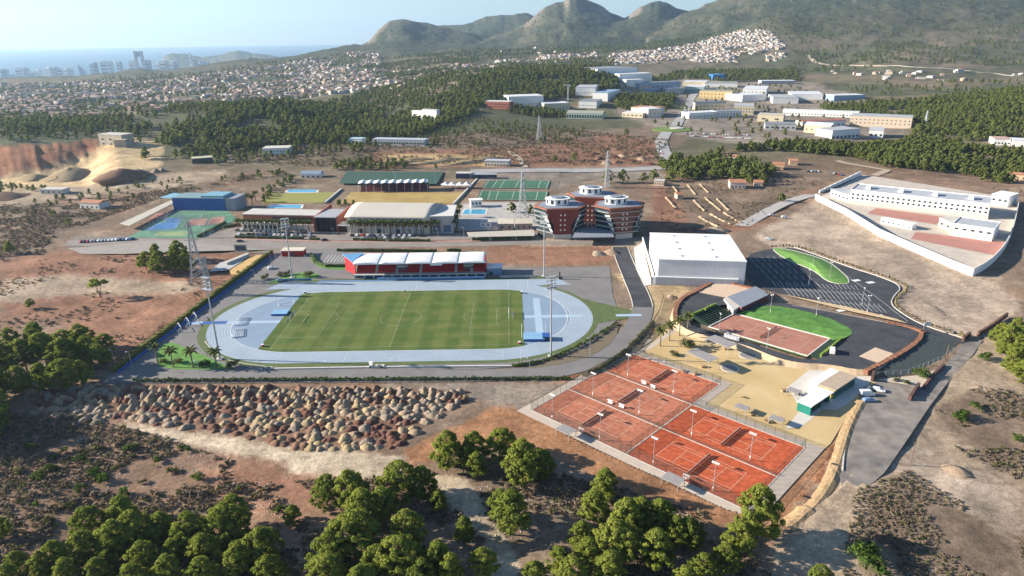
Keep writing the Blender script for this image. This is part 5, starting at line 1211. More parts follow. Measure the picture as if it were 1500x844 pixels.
block('garden_house', 'cream gabled house beside the white flat house', 'house', (730, 337), (752, 337), 9, 4.2, mat('peach_render', (.50, .38, .30), .8, .1), m_cream, gable=2.2, win=(2, 1, 1.2, .3, 1.3))
block('garden_house', 'cream gabled house beside the hotel', 'house', (755, 337), (780, 336.5), 9, 4.2, mat('peach_render', (.50, .38, .30), .8, .1), m_cream, gable=2.2, win=(3, 1, 1.2, .3, 1.3))
block('kiosk', 'small white kiosk at the corner of the nearer turf pitch', 'kiosk', (690, 304), (706, 303), 5, 5, m_white, m_white, win=(3, 1, 2, .5, 1.6), over=.8)
block('locker_block', 'dark blue low block at the end of the back pitch', 'building', (668, 263), (690, 263), 8, 5, mat('navy_wall', (.04, .06, .13), .6, .2), m_conc, win=(6, 1, 1, .5, 2.5)); block('locker_block', 'dark blue low block beside the turf pitches', 'building', (691, 263), (727, 263), 6, 4, mat('navy_wall', (.04, .06, .13), .6, .2), mat('grey_slab', (.36, .36, .38), .8, .1), win=(8, 1, 1, .5, 2))
block('long_shed', 'grey long shed beside the motocross mounds', 'shed', (710, 245), (745, 246), 10, 6, m_conc, mat('grey_shed_roof', (.42, .44, .46), .7, .1), win=(8, 1, 1, .5, 2))
for x0, y0, x1, y1, lb in ((476, 298, 500, 278, 'white railing wall along the pool lawn path'), (664, 300, 700, 262, 'pale walkway wall between ochre and green pitches')):
    o = kerb(MB(), W([(x0, y0), (x1, y1)]), 1.2, 1.2).build('walkway_wall', m_kerb); tagk(o, lb, 'wall')
# hedges along the complex car park: clipped box hedges in runs
def hedge(pts, label, h=1.5, w_=1.4, col='clipped_hedge', c=(.06, .085, .025), z=0, top=None):
    mb = MB(); L_ = resample(W(pts, z), 1.3)
    for a, b in zip(L_, L_[1:]): mb.obox((a[0] + b[0]) / 2 + random.uniform(-.12, .12), (a[1] + b[1]) / 2 + random.uniform(-.12, .12), z, math.hypot(b[0] - a[0], b[1] - a[1]) * 1.1, w_ * random.uniform(.85, 1.15), h * random.uniform(.85, 1.15), atan2(b[1] - a[1], b[0] - a[0]))
    o = mb.build('hedge', mat(col, c, .95, .35, 1.3)); return tagk(o, label, 'hedge')
for p, lb in (([(518, 352), (566, 353.5)], 'clipped hedge run before the vaulted hall door side'), ([(570, 353.5), (630, 354)], 'clipped hedge run before the vaulted hall tower'), ([(345, 348.4), (445, 350.5)], 'clipped hedge run along the brick pavilion car park'), ([(454, 351), (468, 351.5)], 'short clipped hedge at the car park exit'), ([(692, 352), (782, 351)], 'clipped hedge before the long car shelter'), ([(494, 368), (640, 369)], 'row of dark clipped shrubs behind the grandstand'), ([(655, 368), (676, 368)], 'short row of dark shrubs behind the grandstand end'), ([(290, 348), (330, 327)], 'clipped hedge between play courts and car park'), ([(326, 334), (352, 330)], 'golden clipped hedge at the car park corner'), ([(456, 374), (462, 386), (478, 391), (508, 391)], 'golden hedge curving round the stand car park')):
    hedge(p, lb)
hedge([(166, 545), (230, 497), (300, 445), (398, 371)], 'long clipped golden-green hedge along the stadium edge', 2.2, 1.6, 'golden_hedge', (.13, .125, .022))
o = kerb(MB(), [(p[0] + 1.6, p[1] - .6) for p in W([(168, 546), (300, 448), (396, 375)])], .25, 1.1).build('blue_barrier', m_blue); tagk(o, 'low blue barrier along the inside of the golden hedge', 'barrier')
fence(W([(880, 541), (918, 517), (950, 485), (966, 458), (972, 436)]), 2.2, 'dark fence along the outer bed of the service road', 3, group='road fences', link=mat('dark_link', (.05, .06, .06), .6, 0, alpha=.45))
fence(W([(170, 560.5), (500, 562), (840, 556), (880, 541)]), 1.6, 'wire fence below the service road', 4, group='road fences')
fence(W([(1285, 552), (1330, 548), (1380, 528), (1396, 515)]), 2.0, 'wire fence at the foot of the netted embankment', 3, group='road fences', link=m_linkw, post=m_steel)
# brick-red gate walls
m_gate = mat('gate_brick', (.13, .068, .055), .85, .25, 1.2)
for p, lb, h in (([(1277, 559), (1279, 547)], 'short red gate wall beside the cafe lane', 1.7), ([(1332, 587), (1345, 567)], 'red stone gate wall by the parked vans', 1.6), ([(1352, 570), (1366, 552), (1382, 536)], 'long low red stone wall along the lane', 1.0), ([(1410, 500), (1420, 492)], 'dark stone pier at the lane mouth', 1.8), ([(1432, 492), (1455, 478), (1475, 463)], 'long dry-stone wall beside the pine bushes', 1.6)):
    a = W(p); t = thing('stone_wall', lb, 'wall', (a[0][0], a[0][1], 0)); 
    for q0, q1 in zip(a, a[1:]):
        L_ = resample([q0, q1], 1.5)
        for k, (u, v) in enumerate(zip(L_, L_[1:])): MB().obox((u[0] + v[0]) / 2 - a[0][0], (u[1] + v[1]) / 2 - a[0][1], -.2, math.hypot(v[0] - u[0], v[1] - u[1]) * .985, .8 + .15 * random.random(), h + .2 + .25 * random.random(), atan2(v[1] - u[1], v[0] - u[0])).build('stone_section', m_gate, t)
sheet('entrance_plaza', W([(1282, 556), (1352, 549), (1380, 538), (1352, 570), (1340, 566)]), .03, mat('dusty_concrete', (.52, .45, .36), .9, .15, .3), 'dusty pale forecourt by the red gate walls', 'pavement')
x, y = G(1357, 482, ZL); t = thing('road_sign', 'white board sign on posts at the loop corner', 'sign', (x, y, ZL), .2)
MB().box(-1.6, 1.6, -.06, .06, 1.4, 3.2).build('board', m_white, t)
for s in (-1.3, 1.3): MB().tube((s, .1, 0), (s, .1, 3.2), .06, n=6).build('post', m_steel, t)
# ------------------------------------------------------------ brick residence: three faceted towers on dark glazed bases
m_rbrick = mat('maroon_brick', (.18, .038, .027), .75, .12, .4); m_rtop = mat('copper_roof', (.31, .115, .07), .7, .1); m_dglass = mat('balcony_glass', (.03, .05, .06), .15, .25, .3)
def tower(fx, fy, ang, label, wf=19.5, top=19.5, flip=False, brick=True, z0=0):
    t = thing('brick_tower', label, 'tower', (fx, fy, z0), ang, 'brick residence towers')
    hw = wf / 2
    plan = [(-hw, 0), (hw, 0), (hw + 6.6, 10), (hw + 1, 21), (-hw - 1, 21), (-hw - 6.4, 10)]
    low = [(-hw * .56, .6), (hw * .56, .6), (hw + 4.6, 11), (hw - 1, 20), (-hw + 1, 20), (-hw - 4.4, 11)]
    MB().prism(low, 0, 3.2).build('ground_floor', m_dark, t)
    mid = MB()
    n = len(plan)
    # tapered body: narrow below, wide above
    zs = [3.2, 8.5, 12.5, top - .8]; fr = [.0, .12, .62, 1.0]
    rings = [[(low[i][0] + (plan[i][0] - low[i][0]) * f, low[i][1] + (plan[i][1] - low[i][1]) * f) for i in range(n)] for f in fr]
    for k in range(3):
        for i in range(n):
            j = (i + 1) % n
            if i == 0: continue
            mid.face([(*rings[k][i], zs[k]), (*rings[k][j], zs[k]), (*rings[k + 1][j], zs[k + 1]), (*rings[k + 1][i], zs[k + 1])])
    mid.build('glazed_body', m_dglass, t)
    # brick front, hour-glass outline
    fb = MB(); y_ = -.25
    out = [(-hw * .56, 3.2), (hw * .56, 3.2), (hw * .56, 9.0), (hw, 15.2), (hw, top - .8), (-hw, top - .8), (-hw, 15.2), (-hw * .56, 9.0)]
    fb.face([(x, y_ + .5 * (1 - min(z / 15, 1)), z) for x, z in out]); fb.face([(x, y_ + 1.2, z) for x, z in out[::-1]])
    for (xa, za), (xb, zb) in zip(out, out[1:] + [out[0]]): fb.face([(xa, y_ + 1.2, za), (xb, y_ + 1.2, zb), (xb, y_ + .5 * (1 - min(zb / 15, 1)), zb), (xa, y_ + .5 * (1 - min(za / 15, 1)), za)])
    fb.build('brick_front', m_rbrick if brick else mat('terracotta_bands', (.20, .08, .055), .8, .15, .5), t)
    MB().box(-hw * .56, hw * .56, -.05, .5, 0, 3.19).build('stone_base', m_conc, t)
    wm = MB().box(-.45, .45, -.35, -.255, 0, .9).mesh('window', m_white)
    for r_ in range(4):
        for s in (-1.3, 1.3): place(wm, 'window', t, (s, (.5 * (1 - min((6 + r_ * 3.1) / 15, 1))), 5.6 + r_ * 3.1))
    if not brick:
        for r_ in range(5): MB().box(-hw * .95, hw * .95, -.62, -.3, 4.0 + r_ * 3.1, 4.35 + r_ * 3.1).build('floor_band', m_conc, t)
    # white wedges beside the brick, and floor slabs along the wings
    for s in (-1, 1):
        wd = MB(); wd.face([(s * hw * .57, .3, 3.2), (s * hw, .1, 15.2), (s * (hw + 2.2), 3.0, 15.0), (s * (hw * .57 + 1.0), 2.6, 3.2)][::s]); wd.build('white_wedge', m_white, t)
        for r_ in range(5):
            z_ = 4.0 + r_ * 3.1; f = min(max((z_ - 3.2) / 13, 0), 1)
            A = Vector((s * (hw * .6 + hw * .42 * f), .5)); B = Vector((s * (hw + 4.6 + 1.8 * f), 10.6))
            d = (B - A).normalized(); nn = Vector((d.y, -d.x)) * (1 if s > 0 else -1)
            q = [A, B, B + nn * .6, A + nn * .6]
            MB().prism([(p.x, p.y) for p in q], z_ - .1, z_ + .15, bottom=True).build('balcony_slab', m_conc, t)
            q = [A + nn * .5, B + nn * .5, B + nn * .58, A + nn * .58]; MB().prism([(p.x, p.y) for p in q], z_ + .16, z_ + .9).build('balustrade', mat('rail_glass', (.12, .15, .16), .3, .1), t)
    MB().prism([(p[0] * 1.04, p[1] * 1.02 - .35) for p in plan], top - .78, top, bottom=True).build('roof_slab', m_rtop, t)
    MB().prism([(p[0] * .9, p[1] * .93 + .6) for p in plan], top + .003, top + .15).build('roof_deck', mat('grey_deck', (.22, .25, .30), .8, .15), t)
    ph = [(7.2 * cos(a) - 1.5, 12 + 5.6 * sin(a)) for a in np.linspace(0, 2 * pi, 10, endpoint=False)]
    MB().prism(ph, top + .15, top + 3.6).build('penthouse', m_white, t); MB().prism([(p[0] * 1.1 + .15, 12 + (p[1] - 12) * 1.1) for p in ph], top + 3.6, top + 4.0, bottom=True).build('penthouse_roof', m_white, t)
    MB().prism([((p[0] + 1.5) * .6 - 1.5, 12 + (p[1] - 12) * .6) for p in ph], top + 4.0, top + 4.8).build('roof_plant', mat('grey_deck', (.22, .25, .30), .8, .15), t)
    for k in range(0, 10): a = ph[k]; b = ph[(k + 1) % 10]; MB().obox((a[0] + b[0]) / 2 * 1.01, 12 + ((a[1] + b[1]) / 2 - 12) * 1.01, top + 1.0, 1.6, .2, 2.4, atan2(b[1] - a[1], b[0] - a[0])).build('penthouse_window', m_glass, t)
x1, y1 = G(824, 351); tower(x1, y1, radians(4), 'maroon brick tower with round-cornered white wedges, next to the garden houses')
x2, y2 = G(914, 349.5); tower(x2, y2, radians(12), 'banded terracotta tower beside the white sports hall', brick=False)
x3, y3 = G(866, 291, 21); tower(x3, y3 + 4, radians(-14), 'maroon brick tower standing behind the other two', top=21)
lk = thing('glazed_link', 'dark glazed lobby linking the brick towers', 'lobby'); MB().prism(W([(842, 350), (896, 349), (890, 335), (850, 335)]), 0, 4.4).build('glass_wall', m_dglass, lk); MB().prism(W([(838, 349), (900, 348), (892, 333), (846, 333)], 4.5), 4.4, 4.9, bottom=True).build('roof', mat('slate_roof', (.22, .25, .29), .8, .15), lk)
for k in range(9): x, y = G(843 + k * 6, 351); MB().tube((x, y, 0), (x, y, 4.4), .2, n=6).build('column', m_conc, lk)
# rubble heap and parked digger-like debris beside the access road
# ------------------------------------------------------------ white school behind its long wall
def school():
    wl = W([(1194, 292), (1240, 315), (1287, 345), (1329, 364), (1393, 392), (1424, 404.5)]); wr = smooth_line(W([(1424, 404.5), (1440, 396), (1456, 384), (1474, 362), (1484, 336), (1491, 300)]), 2)
    t = thing('perimeter_wall', 'long white perimeter wall of the school with a sharp corner', 'wall', (wl[0][0], wl[0][1], 0))
    o_ = wl[0]
    for line in (wl, wr):
        L_ = resample(line, 6.0)
        for a, b in zip(L_, L_[1:]):
            ang = atan2(b[1] - a[1], b[0] - a[0]); L = math.hypot(b[0] - a[0], b[1] - a[1])
            p = MB().obox((a[0] + b[0]) / 2 - o_[0], (a[1] + b[1]) / 2 - o_[1], -.3, L * .998, .4, 4.3, ang).build('wall_panel', m_white, t)
            MB().obox((a[0] + b[0]) / 2 - o_[0], (a[1] + b[1]) / 2 - o_[1], 4.003, L * 1.0, .6, .14, ang).build('coping', m_kerb, p)
    sheet('school_yard', wl + wr[1:] + W([(1470, 288), (1265, 256)]), .03, mat('yard_concrete', (.50, .44, .37), .9, .15, .15), 'pale concrete school yard', 'pavement')
    m_sc = mat('school_court', (.42, .20, .16), .9, .12, .15)
    sheet('school_court', W([(1284, 305), (1384, 318), (1371, 329), (1270, 313)]), .07, m_sc, 'reddish school court below the long white building', 'sports court'); sheet('school_court', W([(1342, 340), (1476, 355), (1455, 374), (1334, 350)]), .07, m_sc, 'reddish school court in the corner of the wall', 'sports court')
    t = block('school_building', 'long white two-storey school with grey roof on a cream plinth', 'school', (1244, 298), (1446, 321), 24, 9.5, m_white, mat('grey_gravel_roof', (.40, .42, .45), .85, .1, .1), win=(26, 2, 3.6, .45, 1.4), side_win=(5, 2, 3.6, .4, 1.4), para=.5)
    L = t['_L']; MB().box(-.3, L + .3, -.7, -.08, 0, 2.6).build('plinth', m_cream, t)
    for k in range(4): MB().box(8 + k * L / 4, 11 + k * L / 4, 8, 14, 9.95, 12).build('roof_housing', m_white, t)
    block('school_wing', 'lower white wing of the long school near the wall corner', 'school', (1216, 287), (1243, 297), 14, 5.0, m_white, mat('grey_gravel_roof', (.40, .42, .45), .85, .1, .1), win=(5, 1, 1.6, .5, 1.6))
    t = block('school_gym', 'white flat-roofed school gym between the two red courts', 'school', (1393, 345), (1452, 354), 20, 7.0, m_white, mat('grey_gravel_roof', (.40, .42, .45), .85, .1, .1), win=(5, 1, 4.2, .5, 1.2), para=.4)
    block('school_block', 'cream low block at the end of the upper red court', 'school', (1374, 332), (1392, 340), 14, 5.5, m_cream, mat('pale_roof', (.52, .50, .46), .85, .1, .2), win=(2, 1, 2, .4, 1.4)); block('school_shed', 'low white shed between the two red courts', 'shed', (1290, 327), (1335, 337), 5, 3.0, m_white, m_white, win=(6, 1, 1, .4, 1))
    block('school_annex', 'white block at the far end of the long school', 'school', (1450, 300), (1475, 304), 16, 7.5, m_white, m_white, win=(3, 1, 3.5, .5, 1.5))
    st = thing('school_steps', 'white stepped wall climbing from the yard corner', 'wall'); 
    for k in range(8): a = G(1200 + k * 7.5, 283 - k * 3.2); b = G(1207.5 + k * 7.5, 279.8 - k * 3.2); MB().obox((a[0] + b[0]) / 2, (a[1] + b[1]) / 2, 0, math.hypot(b[0] - a[0], b[1] - a[1]) * .99, 1.0, 2.0 + .25 * k, atan2(b[1] - a[1], b[0] - a[0])).build('step_section', m_white, st)
school()
# ------------------------------------------------------------ industrial estate beyond the fields
m_iw = mat('estate_white', (.74, .73, .70), .6, .06, .08); m_ic = mat('estate_cream', (.60, .52, .36), .75, .08, .1); m_ig = mat('estate_grey', (.40, .41, .42), .7, .1, .1); m_ir = mat('pale_metal_roof', (.66, .67, .67), .55, .06, .05); m_id = mat('dark_metal_roof', (.24, .25, .27), .6, .12, .05); m_ib = mat('estate_blue', (.25, .34, .45), .6, .1); m_igr = mat('green_glass_wall', (.30, .36, .32), .4, .12, .1); m_iroof = mat('olive_roof', (.30, .31, .25), .7, .1)
IND = [((711.6, 158), (746, 163), 16, 11, m_brick, m_ir, (9, 3, 1.5, .7, 1.4), 'red and white office block at the edge of the pine hill'),
 ((745, 153), (796, 158), 40, 12, m_iw, m_ir, (12, 1, 6, .25, 1.5), 'long white warehouse behind the red office block'), ((797, 162), (834, 163.5), 30, 10, m_ic, m_ir, (6, 1, 5, .3, 1.5), 'cream warehouse joined to the long white one'),
 ((829.5, 174), (877, 176.5), 26, 8, m_igr, m_iroof, (14, 1, 1.5, .7, 4.5), 'greenish glazed hall with olive pitched roof'), ((847.5, 158), (873.6, 159), 45, 8, m_iw, m_id, (6, 1, 4, .3, 1.4), 'white warehouse with dark grey roof above the glazed hall'),
 ((843, 140), (872, 141), 70, 10, m_iw, m_ig, (8, 1, 5, .3, 1.5), 'white warehouse with long grey side under the pine hill'), ((868, 147), (890, 149), 80, 9, m_iw, m_ib, None, 'white shed with pale blue flank'),
 ((875, 110), (911, 112), 90, 10, m_iw, m_id, None, 'wide white warehouse farthest along the pine hill'), ((907, 119), (946, 125), 80, 10, m_iw, m_ir, (8, 1, 5, .2, 1.5), 'big white warehouse behind the roadside pines'), ((917, 126), (943, 131), 40, 9, m_iw, m_ir, None, 'white shed beside the blue glazed office'),
 ((935.5, 131), (978, 133), 30, 11, m_ib, m_id, (10, 2, 2, .7, 2.2), 'blue glazed office building by the estate road'), ((1003, 135.5), (1031, 135.5), 60, 9, mat('pale_teal', (.42, .52, .50), .6, .1), m_ir, (6, 1, 2, .6, 3), 'pale teal showroom beyond the yellow building'),
 ((1024, 144), (1071.7, 146), 30, 13, mat('estate_yellow', (.62, .46, .22), .75, .08), m_iroof, (9, 2, 2.5, .35, 1.6), 'yellow cream building with a low dark roof'), ((1087.6, 138), (1122, 140), 90, 10, m_iw, m_ir, (6, 1, 5, .3, 1.4), 'very large white warehouse with grey roof plane'),
 ((1086.7, 149), (1122, 147), 50, 9, m_iw, m_ir, None, 'white warehouse beside the solar roofed block'), ((1017.6, 162), (1062, 163), 28, 12, m_ic, mat('solar_roof', (.05, .06, .09), .3, .2, .1), (8, 2, 2.5, .4, 1.5), 'cream block with dark solar panels on its roof'),
 ((1074.5, 167), (1103.5, 168), 45, 12, m_ic, m_ig, (7, 2, 3, .45, 1.6), 'cream block with grey shaded flank and window rows'), ((1009, 174), (1049, 173), 22, 8, m_iw, m_ir, (8, 1, 3, .4, 1.4), 'low white workshop row facing the roundabout'), ((1050, 173), (1086, 172), 24, 9, m_iw, m_id, (8, 2, 2, .5, 1.4), 'white workshop with dark ground floor'),
 ((1109, 178), (1143, 180), 26, 9, m_ic, mat('beige_roof', (.48, .45, .38), .8, .1), (2, 1, 3, .3, 2), 'plain beige shed with one dark opening'), ((924, 168), (948.5, 172.5), 30, 11, mat('rose_white', (.66, .58, .52), .7, .06), m_terr, (4, 1, 5, .3, 1.4), 'rose-white block by the roundabout, sunlit side'),
 ((949, 173), (965, 172), 30, 13, mat('rose_white', (.66, .58, .52), .7, .06), m_ir, (3, 1, 6, .3, 1.4), 'taller rose-white cube by the roundabout'), ((911, 171), (934, 174), 24, 6, m_ic, m_ir, (5, 1, 2, .5, 1.6), 'low cream shop beside the rose-white block'), ((1131.5, 152), (1169, 152), 70, 9, m_iw, m_ig, None, 'white shed with long grey flank'), ((1158, 147), (1205, 146), 70, 9, m_iw, m_ir, None, 'large white-roofed warehouse near the forest'),
 ((1146, 169), (1243, 177), 14, 8, m_iw, m_ir, (24, 1, 2.5, .5, 1.4), 'very long low white factory wing'), ((1244, 184), (1324, 192), 34, 13, mat('factory_cream', (.58, .47, .36), .75, .07), m_ig, (14, 2, 4, .3, 1.2), 'large cream factory with grey roof beside the forest'),
 ((1175, 184), (1238, 185), 18, 6, m_iw, mat('red_metal_roof', (.36, .13, .09), .6, .1), (10, 1, 2, .4, 1.4), 'low building with a long red roof'), ((1177, 194), (1206, 199), 26, 9, m_ic, m_ir, (5, 1, 4, .3, 1.4), 'cream gabled shed at the forest edge'), ((1218, 203), (1258, 202), 26, 9, m_iw, m_ig, (7, 1, 1.5, .6, 2.4), 'white workshop with dark openings at the forest edge'),
 ((1272, 201), (1293, 202.5), 30, 8, m_iw, m_ig, (3, 1, 2, .5, 2.5), 'white gabled shed with dark grey flank'), ((1221, 149), (1266, 145), 30, 8, m_ib, m_ir, None, 'blue-grey shed half hidden by the forest'), ((1120, 190), (1165, 192), 24, 7, m_ig, m_id, (6, 1, 2, .5, 2), 'grey depot beside the car dealer yard'), ((975, 137), (1000, 138), 40, 8, m_ig, m_ir, None, 'grey shed beside the blue glazed office'),
 ((1032, 128), (1080, 128), 60, 8, m_iw, m_iroof, None, 'low white hall with olive roof behind the yellow building'), ((1000, 126), (1034, 127), 50, 9, m_ic, m_ir, None, 'cream hall behind the pale teal showroom'), ((1044, 116), (1062, 116), 40, 10, mat('bright_blue', (.06, .22, .50), .5, .1), mat('bright_blue', (.06, .22, .50), .5, .1), None, 'small bright blue roofed shed among the far pines'), ((1115, 124), (1165, 123), 30, 7, m_ig, m_ir, None, 'low grey sheds at the far edge of the estate'),
 ((1455, 213), (1480, 215), 20, 6, m_iw, mat('pink_roof', (.52, .34, .28), .7, .1), (5, 1, 2, .5, 1.5), 'pinkish roofed white building in the right-hand forest'), ((1482, 215), (1510, 217), 20, 6, m_iw, m_ir, None, 'white roofed building beside the pinkish one'),
 ((546, 212), (622, 214), 14, 6, m_ig, mat('bluish_roof', (.42, .46, .50), .6, .1), (20, 1, 1.5, .6, 2), 'long low shed with bluish roof behind the dry field'), ((511, 210), (530, 211), 12, 5, m_iw, mat('sky_roof', (.40, .55, .62), .6, .1), (4, 1, 1.5, .5, 1.5), 'small white house with pale blue roof beside the long shed'),
 ((385, 227), (424, 226), 18, 6, m_iw, mat('cream_roof', (.56, .54, .46), .7, .1), (8, 1, 3, .4, 1.2), 'white and blue shed with cream roof at the wood edge'), ((147, 214), (168, 216), 16, 11, mat('quarry_concrete', (.40, .36, .28), .9, .2, .2), m_conc, (3, 2, 2, .3, 1.5), 'old concrete quarry plant block'), ((168, 216), (185, 216), 16, 7, mat('quarry_concrete', (.40, .36, .28), .9, .2, .2), m_roofb, None, 'lower concrete quarry plant block'), ((282, 240), (312, 238), 12, 4.5, m_dark, mat('yellow_shed_roof', (.46, .44, .32), .8, .1), (5, 1, .5, .8, 3), 'open dark shed with pale yellow roof in the scrap yard'),
 ((604, 176), (615, 178), 8, 12, m_iw, m_iw, (2, 2, 3, .4, 1.2), 'white plant tower among the dark pines'), ((619, 177), (629, 179), 7, 15, m_iw, m_ig, None, 'slim white silo building among the dark pines')]
for i, (pl, pr, d, h, wl, rf_, wn, lb) in enumerate(IND):
    block('estate_building', lb, 'building', pl, pr, d, h, wl, rf_, far=True, win=wn, group='buildings of the industrial estate' if i < 40 else None, gable=3.0 if ('gabled' in lb or 'pitched' in lb) else 0, over=.2)
# estate street and roundabout
def far_road(pts, wd, label, m_):
    L_ = resample([GT(*p)[:2] for p in pts], 12); o = ribbon(MB(), L_, wd, 0, True, .5).build('road', m_); tagk(o, label, 'road', kind='structure')
far_road([(985, 240), (972, 222), (968, 208), (975, 196), (990, 185), (1002, 165), (1012, 145), (1022, 132)], 14, 'pale estate road with a roundabout', mat('far_asphalt', (.34, .33, .32), .9, .1, .05))
far_road([(690, 252), (800, 250), (900, 250), (985, 246)], 16, 'grey service road behind the turf pitches', mat('far_asphalt', (.34, .33, .32), .9, .1, .05))
far_road([(770, 246), (760, 232), (745, 222)], 6, 'dirt track to the motocross mounds', mat('far_track', (.42, .33, .24), .95, .1, .05))
far_road([(1180, 80), (1195, 92), (1230, 96), (1330, 98), (1420, 104), (1560, 112)], 14, 'pale dirt road along the foot of the mountain', mat('far_track2', (.58, .48, .36), .95, .1, .05)); far_road([(1280, 258), (1300, 250), (1240, 240), (1225, 236)], 7, 'dirt track along the forest above the school', mat('far_track', (.42, .33, .24), .95, .1, .05))
x, y, z = GT(985, 190); t = thing('roundabout', 'grassy roundabout island with a pale centre', 'roundabout', (x, y, z)); MB().lathe(0, 0, [(26, -1.0), (26, .6), (2, 1.6)], 28).build('grass_island', mat('roundabout_grass', (.14, .20, .05), .95, .2, .1), t); MB().lathe(6, 2, [(9, 1.0), (9, 2.0), (7, 2.2)], 20).build('centre_paving', m_conc, t)
# villas in the fields right of the hotel
VIL = [((1131, 248), (1147, 250), 10, 4.5, 'ochre villa with terracotta roof before the pines', (.60, .40, .24)), ((1156, 242), (1168, 243), 8, 4, 'small ochre villa with terracotta roof beside the larger one', (.58, .40, .26)), ((1069, 277), (1092, 277), 12, 5, 'pink and white villa with a pool terrace', (.62, .50, .45)), ((1061, 236), (1074, 238), 9, 4.5, 'white villa with dark red roof among trees', (.66, .60, .56)), ((1104, 273), (1117, 274), 7, 3.2, 'low cream outhouse behind the big olive bush', (.58, .48, .38)), ((992, 292), (1000, 292), 6, 3.5, 'small pale farm shed beside the terraced plots', (.55, .45, .33)), ((118, 306), (146, 307), 10, 4.5, 'white farmhouse in the dry scrub', (.62, .58, .52)), ((60, 284), (92, 285), 9, 3.2, 'long low white ruin in the scrub', (.60, .57, .52)), ((958, 272), (972, 273), 7, 4, 'pale ruin beside the pines', (.58, .47, .36)), ((1468, 262), (1500, 265), 9, 4, 'ochre house right above the school', (.58, .42, .26))]
for pl, pr, d, h, lb, c in VIL: block('villa', lb, 'villa', pl, pr, d, h, mat('villa_' + lb[:12].replace(' ', '_'), c, .8, .08), m_terr if 'ruin' not in lb else m_conc, far=True, win=(4, 1, 1.2, .3, 1.4), gable=1.6 if 'ruin' not in lb else 0, group='villas and farm houses')
# ------------------------------------------------------------ foliage
def leaf_mat(name, c1, c2, trans=.25):
    M = bpy.data.materials.new(name); M.use_nodes = True; n = M.node_tree; n.nodes.clear(); L = n.links
    oi = n.nodes.new('ShaderNodeObjectInfo'); geo = n.nodes.new('ShaderNodeNewGeometry')
    t = n.nodes.new('ShaderNodeTexNoise'); t.inputs['Scale'].default_value = .9; t.inputs['Detail'].default_value = 4; L.new(geo.outputs['Position'], t.inputs['Vector'])
    ad = n.nodes.new('ShaderNodeMath'); ad.operation = 'MULTIPLY_ADD'; ad.inputs[1].default_value = .45; L.new(oi.outputs['Random'], ad.inputs[0])
    mr = n.nodes.new('ShaderNodeMapRange'); mr.inputs['From Min'].default_value = .3; mr.inputs['From Max'].default_value = .7; mr.inputs['To Max'].default_value = .75; L.new(t.outputs['Fac'], mr.inputs['Value']); L.new(mr.outputs[0], ad.inputs[2])
    mx = n.nodes.new('ShaderNodeMix'); mx.data_type = 'RGBA'; mx.inputs['A'].default_value = (*c1, 1); mx.inputs['B'].default_value = (*c2, 1); L.new(ad.outputs[0], mx.inputs['Factor'])
    d = n.nodes.new('ShaderNodeBsdfDiffuse'); tr = n.nodes.new('ShaderNodeBsdfTranslucent'); L.new(mx.outputs['Result'], d.inputs[0]); L.new(mx.outputs['Result'], tr.inputs[0])
    ms = n.nodes.new('ShaderNodeMixShader'); ms.inputs[0].default_value = trans; L.new(d.outputs[0], ms.inputs[1]); L.new(tr.outputs[0], ms.inputs[2])
    o = n.nodes.new('ShaderNodeOutputMaterial'); L.new(ms.outputs[0], o.inputs[0]); return M
m_pine = leaf_mat('pine_needles', (.14, .185, .036), (.30, .335, .066), .4); m_pined = leaf_mat('dark_pine_needles', (.12, .155, .045), (.22, .245, .07), .38)
m_bush = leaf_mat('olive_leaves', (.085, .10, .04), (.15, .15, .06)); m_drys = leaf_mat('dry_scrub', (.15, .115, .08), (.27, .215, .15), .1); m_palm = leaf_mat('palm_fronds', (.07, .10, .03), (.14, .15, .05)); m_lush = leaf_mat('lush_leaves', (.05, .09, .02), (.10, .15, .03))
m_bark = mat('pine_bark', (.16, .11, .08), .95, .25, 3)
def leaf_cloud(name, clumps, per, size, material, rng, crown_c, flat=.75):
    """clumps: list of (centre, radius). One quad per leaf tuft, normals leaning outward so the crown shades as a volume"""
    Vs = []; Ns = []
    for c, r in clumps:
        c = np.array(c); k = int(per * (r ** 2) / 1.2) + 6
        d = rng.normal(size=(k, 3)); d /= np.linalg.norm(d, axis=1)[:, None]; d[:, 2] = np.where(d[:, 2] < -.35, -d[:, 2], d[:, 2])
        p = c + d * r * rng.uniform(.62, 1.4, 3) * np.array([1, 1, flat + .1]) * rng.uniform(.55, 1.16, (k, 1))
        a = rng.normal(size=(k, 3)); a /= np.linalg.norm(a, axis=1)[:, None]
        t = np.cross(d, a); t /= np.linalg.norm(t, axis=1)[:, None] + 1e-9; b = np.cross(d, t) + d * rng.uniform(-.7, .7, (k, 1))
        s = size * rng.uniform(.6, 1.3, (k, 1))
        q = np.stack([p - t * s * .5 - b * s * .35, p + t * s * .5 - b * s * .35, p + t * s * .35 + b * s * .55, p - t * s * .35 + b * s * .55], 1)
        out = p - np.array(crown_c); out /= np.linalg.norm(out, axis=1)[:, None] + 1e-9
        nn = d * .75 + out * .35 + rng.normal(size=(k, 3)) * .42; nn /= np.linalg.norm(nn, axis=1)[:, None]
        Vs.append(q.reshape(-1, 3)); Ns.append(np.repeat(nn, 4, 0))
    V = np.concatenate(Vs); N = np.concatenate(Ns); F = np.arange(len(V)).reshape(-1, 4)
    me = from_np(name, V, F, material, smooth=True)
    me.normals_split_custom_set_from_vertices([tuple(x) for x in N])
    return me
